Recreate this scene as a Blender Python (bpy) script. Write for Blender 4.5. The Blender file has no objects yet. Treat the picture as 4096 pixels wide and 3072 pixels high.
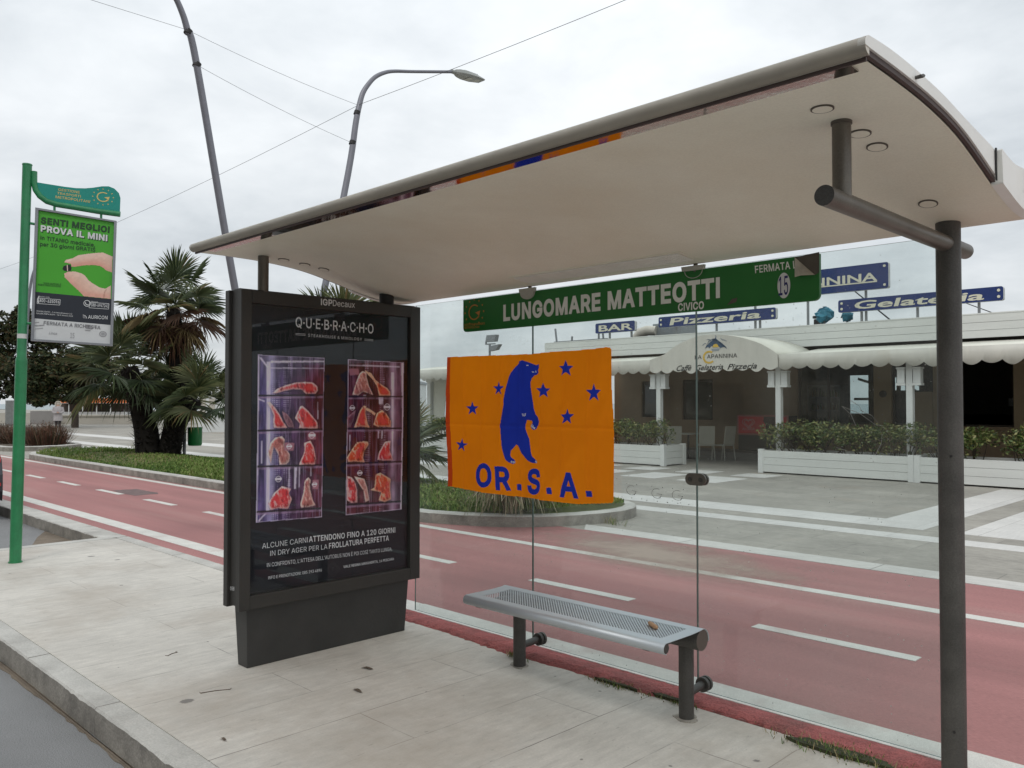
import bpy, math, random, json
import numpy as np
from mathutils import Vector, Matrix
R = math.radians
SC = bpy.context.scene
COL = SC.collection
# ---------------------------------------------------------------- camera
cd = bpy.data.cameras.new('camera'); cam = bpy.data.objects.new('camera', cd); COL.objects.link(cam)
cam.location = (0, 0, 1.65); cam.rotation_euler = (R(90 + 1.29), 0, R(45))
cd.sensor_width = 36; cd.lens = 29.28; cd.clip_start = .05; cd.clip_end = 4000
SC.camera = cam
# ---------------------------------------------------------------- world, sun, exposure
SUN_EL, SUN_AZ = R(52), R(150)
w = bpy.data.worlds.new('World'); SC.world = w; w.use_nodes = True
nt = w.node_tree; nt.nodes.clear()
def N(t, **k):
    n = nt.nodes.new(t)
    for a, b in k.items(): setattr(n, a, b)
    return n
sky = N('ShaderNodeTexSky', sky_type='NISHITA', sun_disc=False, sun_elevation=SUN_EL, sun_rotation=SUN_AZ)
tc = N('ShaderNodeTexCoord'); sep = N('ShaderNodeSeparateXYZ'); nt.links.new(tc.outputs['Generated'], sep.inputs[0])
mx = N('ShaderNodeMath', operation='MAXIMUM'); nt.links.new(sep.outputs[2], mx.inputs[0]); mx.inputs[1].default_value = 0
ad = N('ShaderNodeMath', operation='ADD'); nt.links.new(mx.outputs[0], ad.inputs[0]); ad.inputs[1].default_value = .22
dv = N('ShaderNodeVectorMath', operation='DIVIDE'); nt.links.new(tc.outputs['Generated'], dv.inputs[0])
cb = N('ShaderNodeCombineXYZ')
for i in range(3): nt.links.new(ad.outputs[0], cb.inputs[i])
nt.links.new(cb.outputs[0], dv.inputs[1])
def noise(scale, det, off, dist=.4):
    mp = N('ShaderNodeMapping'); mp.inputs['Location'].default_value = off; mp.inputs['Scale'].default_value = (1, 1, .35)
    nt.links.new(dv.outputs[0], mp.inputs[0])
    n = N('ShaderNodeTexNoise'); n.inputs['Scale'].default_value = scale; n.inputs['Detail'].default_value = det
    n.inputs['Roughness'].default_value = .55; n.inputs['Distortion'].default_value = dist
    nt.links.new(mp.outputs[0], n.inputs['Vector']); return n
n1 = noise(.95, 6, (3.1, 1.7, 0)); n2 = noise(3.2, 6, (7.3, 2.2, 1), .25)
am = N('ShaderNodeMath', operation='MULTIPLY'); nt.links.new(n2.outputs[0], am.inputs[0]); am.inputs[1].default_value = .55
aa = N('ShaderNodeMath', operation='ADD'); nt.links.new(n1.outputs[0], aa.inputs[0]); nt.links.new(am.outputs[0], aa.inputs[1])
cr = N('ShaderNodeValToRGB'); e = cr.color_ramp.elements
e[0].position = .50; e[0].color = (.56, .605, .64, 1)
e[1].position = .96; e[1].color = (.95, .98, 1.0, 1)
m_ = e.new(.72); m_.color = (.76, .80, .83, 1)
nt.links.new(aa.outputs[0], cr.inputs[0])
sc10 = N('ShaderNodeVectorMath', operation='SCALE'); sc10.inputs['Scale'].default_value = 10.0
nt.links.new(cr.outputs[0], sc10.inputs[0])
gr = N('ShaderNodeMapRange'); gr.inputs[3].default_value = 7.0; gr.inputs[4].default_value = 15.0; nt.links.new(mx.outputs[0], gr.inputs[0]); nt.links.new(gr.outputs[0], sc10.inputs['Scale'])   # overcast: brighter towards the zenith
mix = N('ShaderNodeMix', data_type='RGBA'); mix.inputs[0].default_value = .93
nt.links.new(sky.outputs[0], mix.inputs['A']); nt.links.new(sc10.outputs[0], mix.inputs['B'])
bg = N('ShaderNodeBackground'); bg.inputs[1].default_value = .1
nt.links.new(mix.outputs['Result'], bg.inputs[0])
out = N('ShaderNodeOutputWorld'); nt.links.new(bg.outputs[0], out.inputs[0])
sl = bpy.data.lights.new('sun', 'SUN'); sl.energy = .6; sl.angle = R(16); sl.color = (1, .96, .9)
so = bpy.data.objects.new('sun', sl); COL.objects.link(so)
_d = Vector((math.sin(SUN_AZ) * math.cos(SUN_EL), math.cos(SUN_AZ) * math.cos(SUN_EL), math.sin(SUN_EL)))
so.rotation_euler = _d.to_track_quat('Z', 'Y').to_euler()
SC.view_settings.view_transform = 'Standard'; SC.view_settings.look = 'None'; SC.view_settings.exposure = .19; SC.view_settings.gamma = 1
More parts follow.
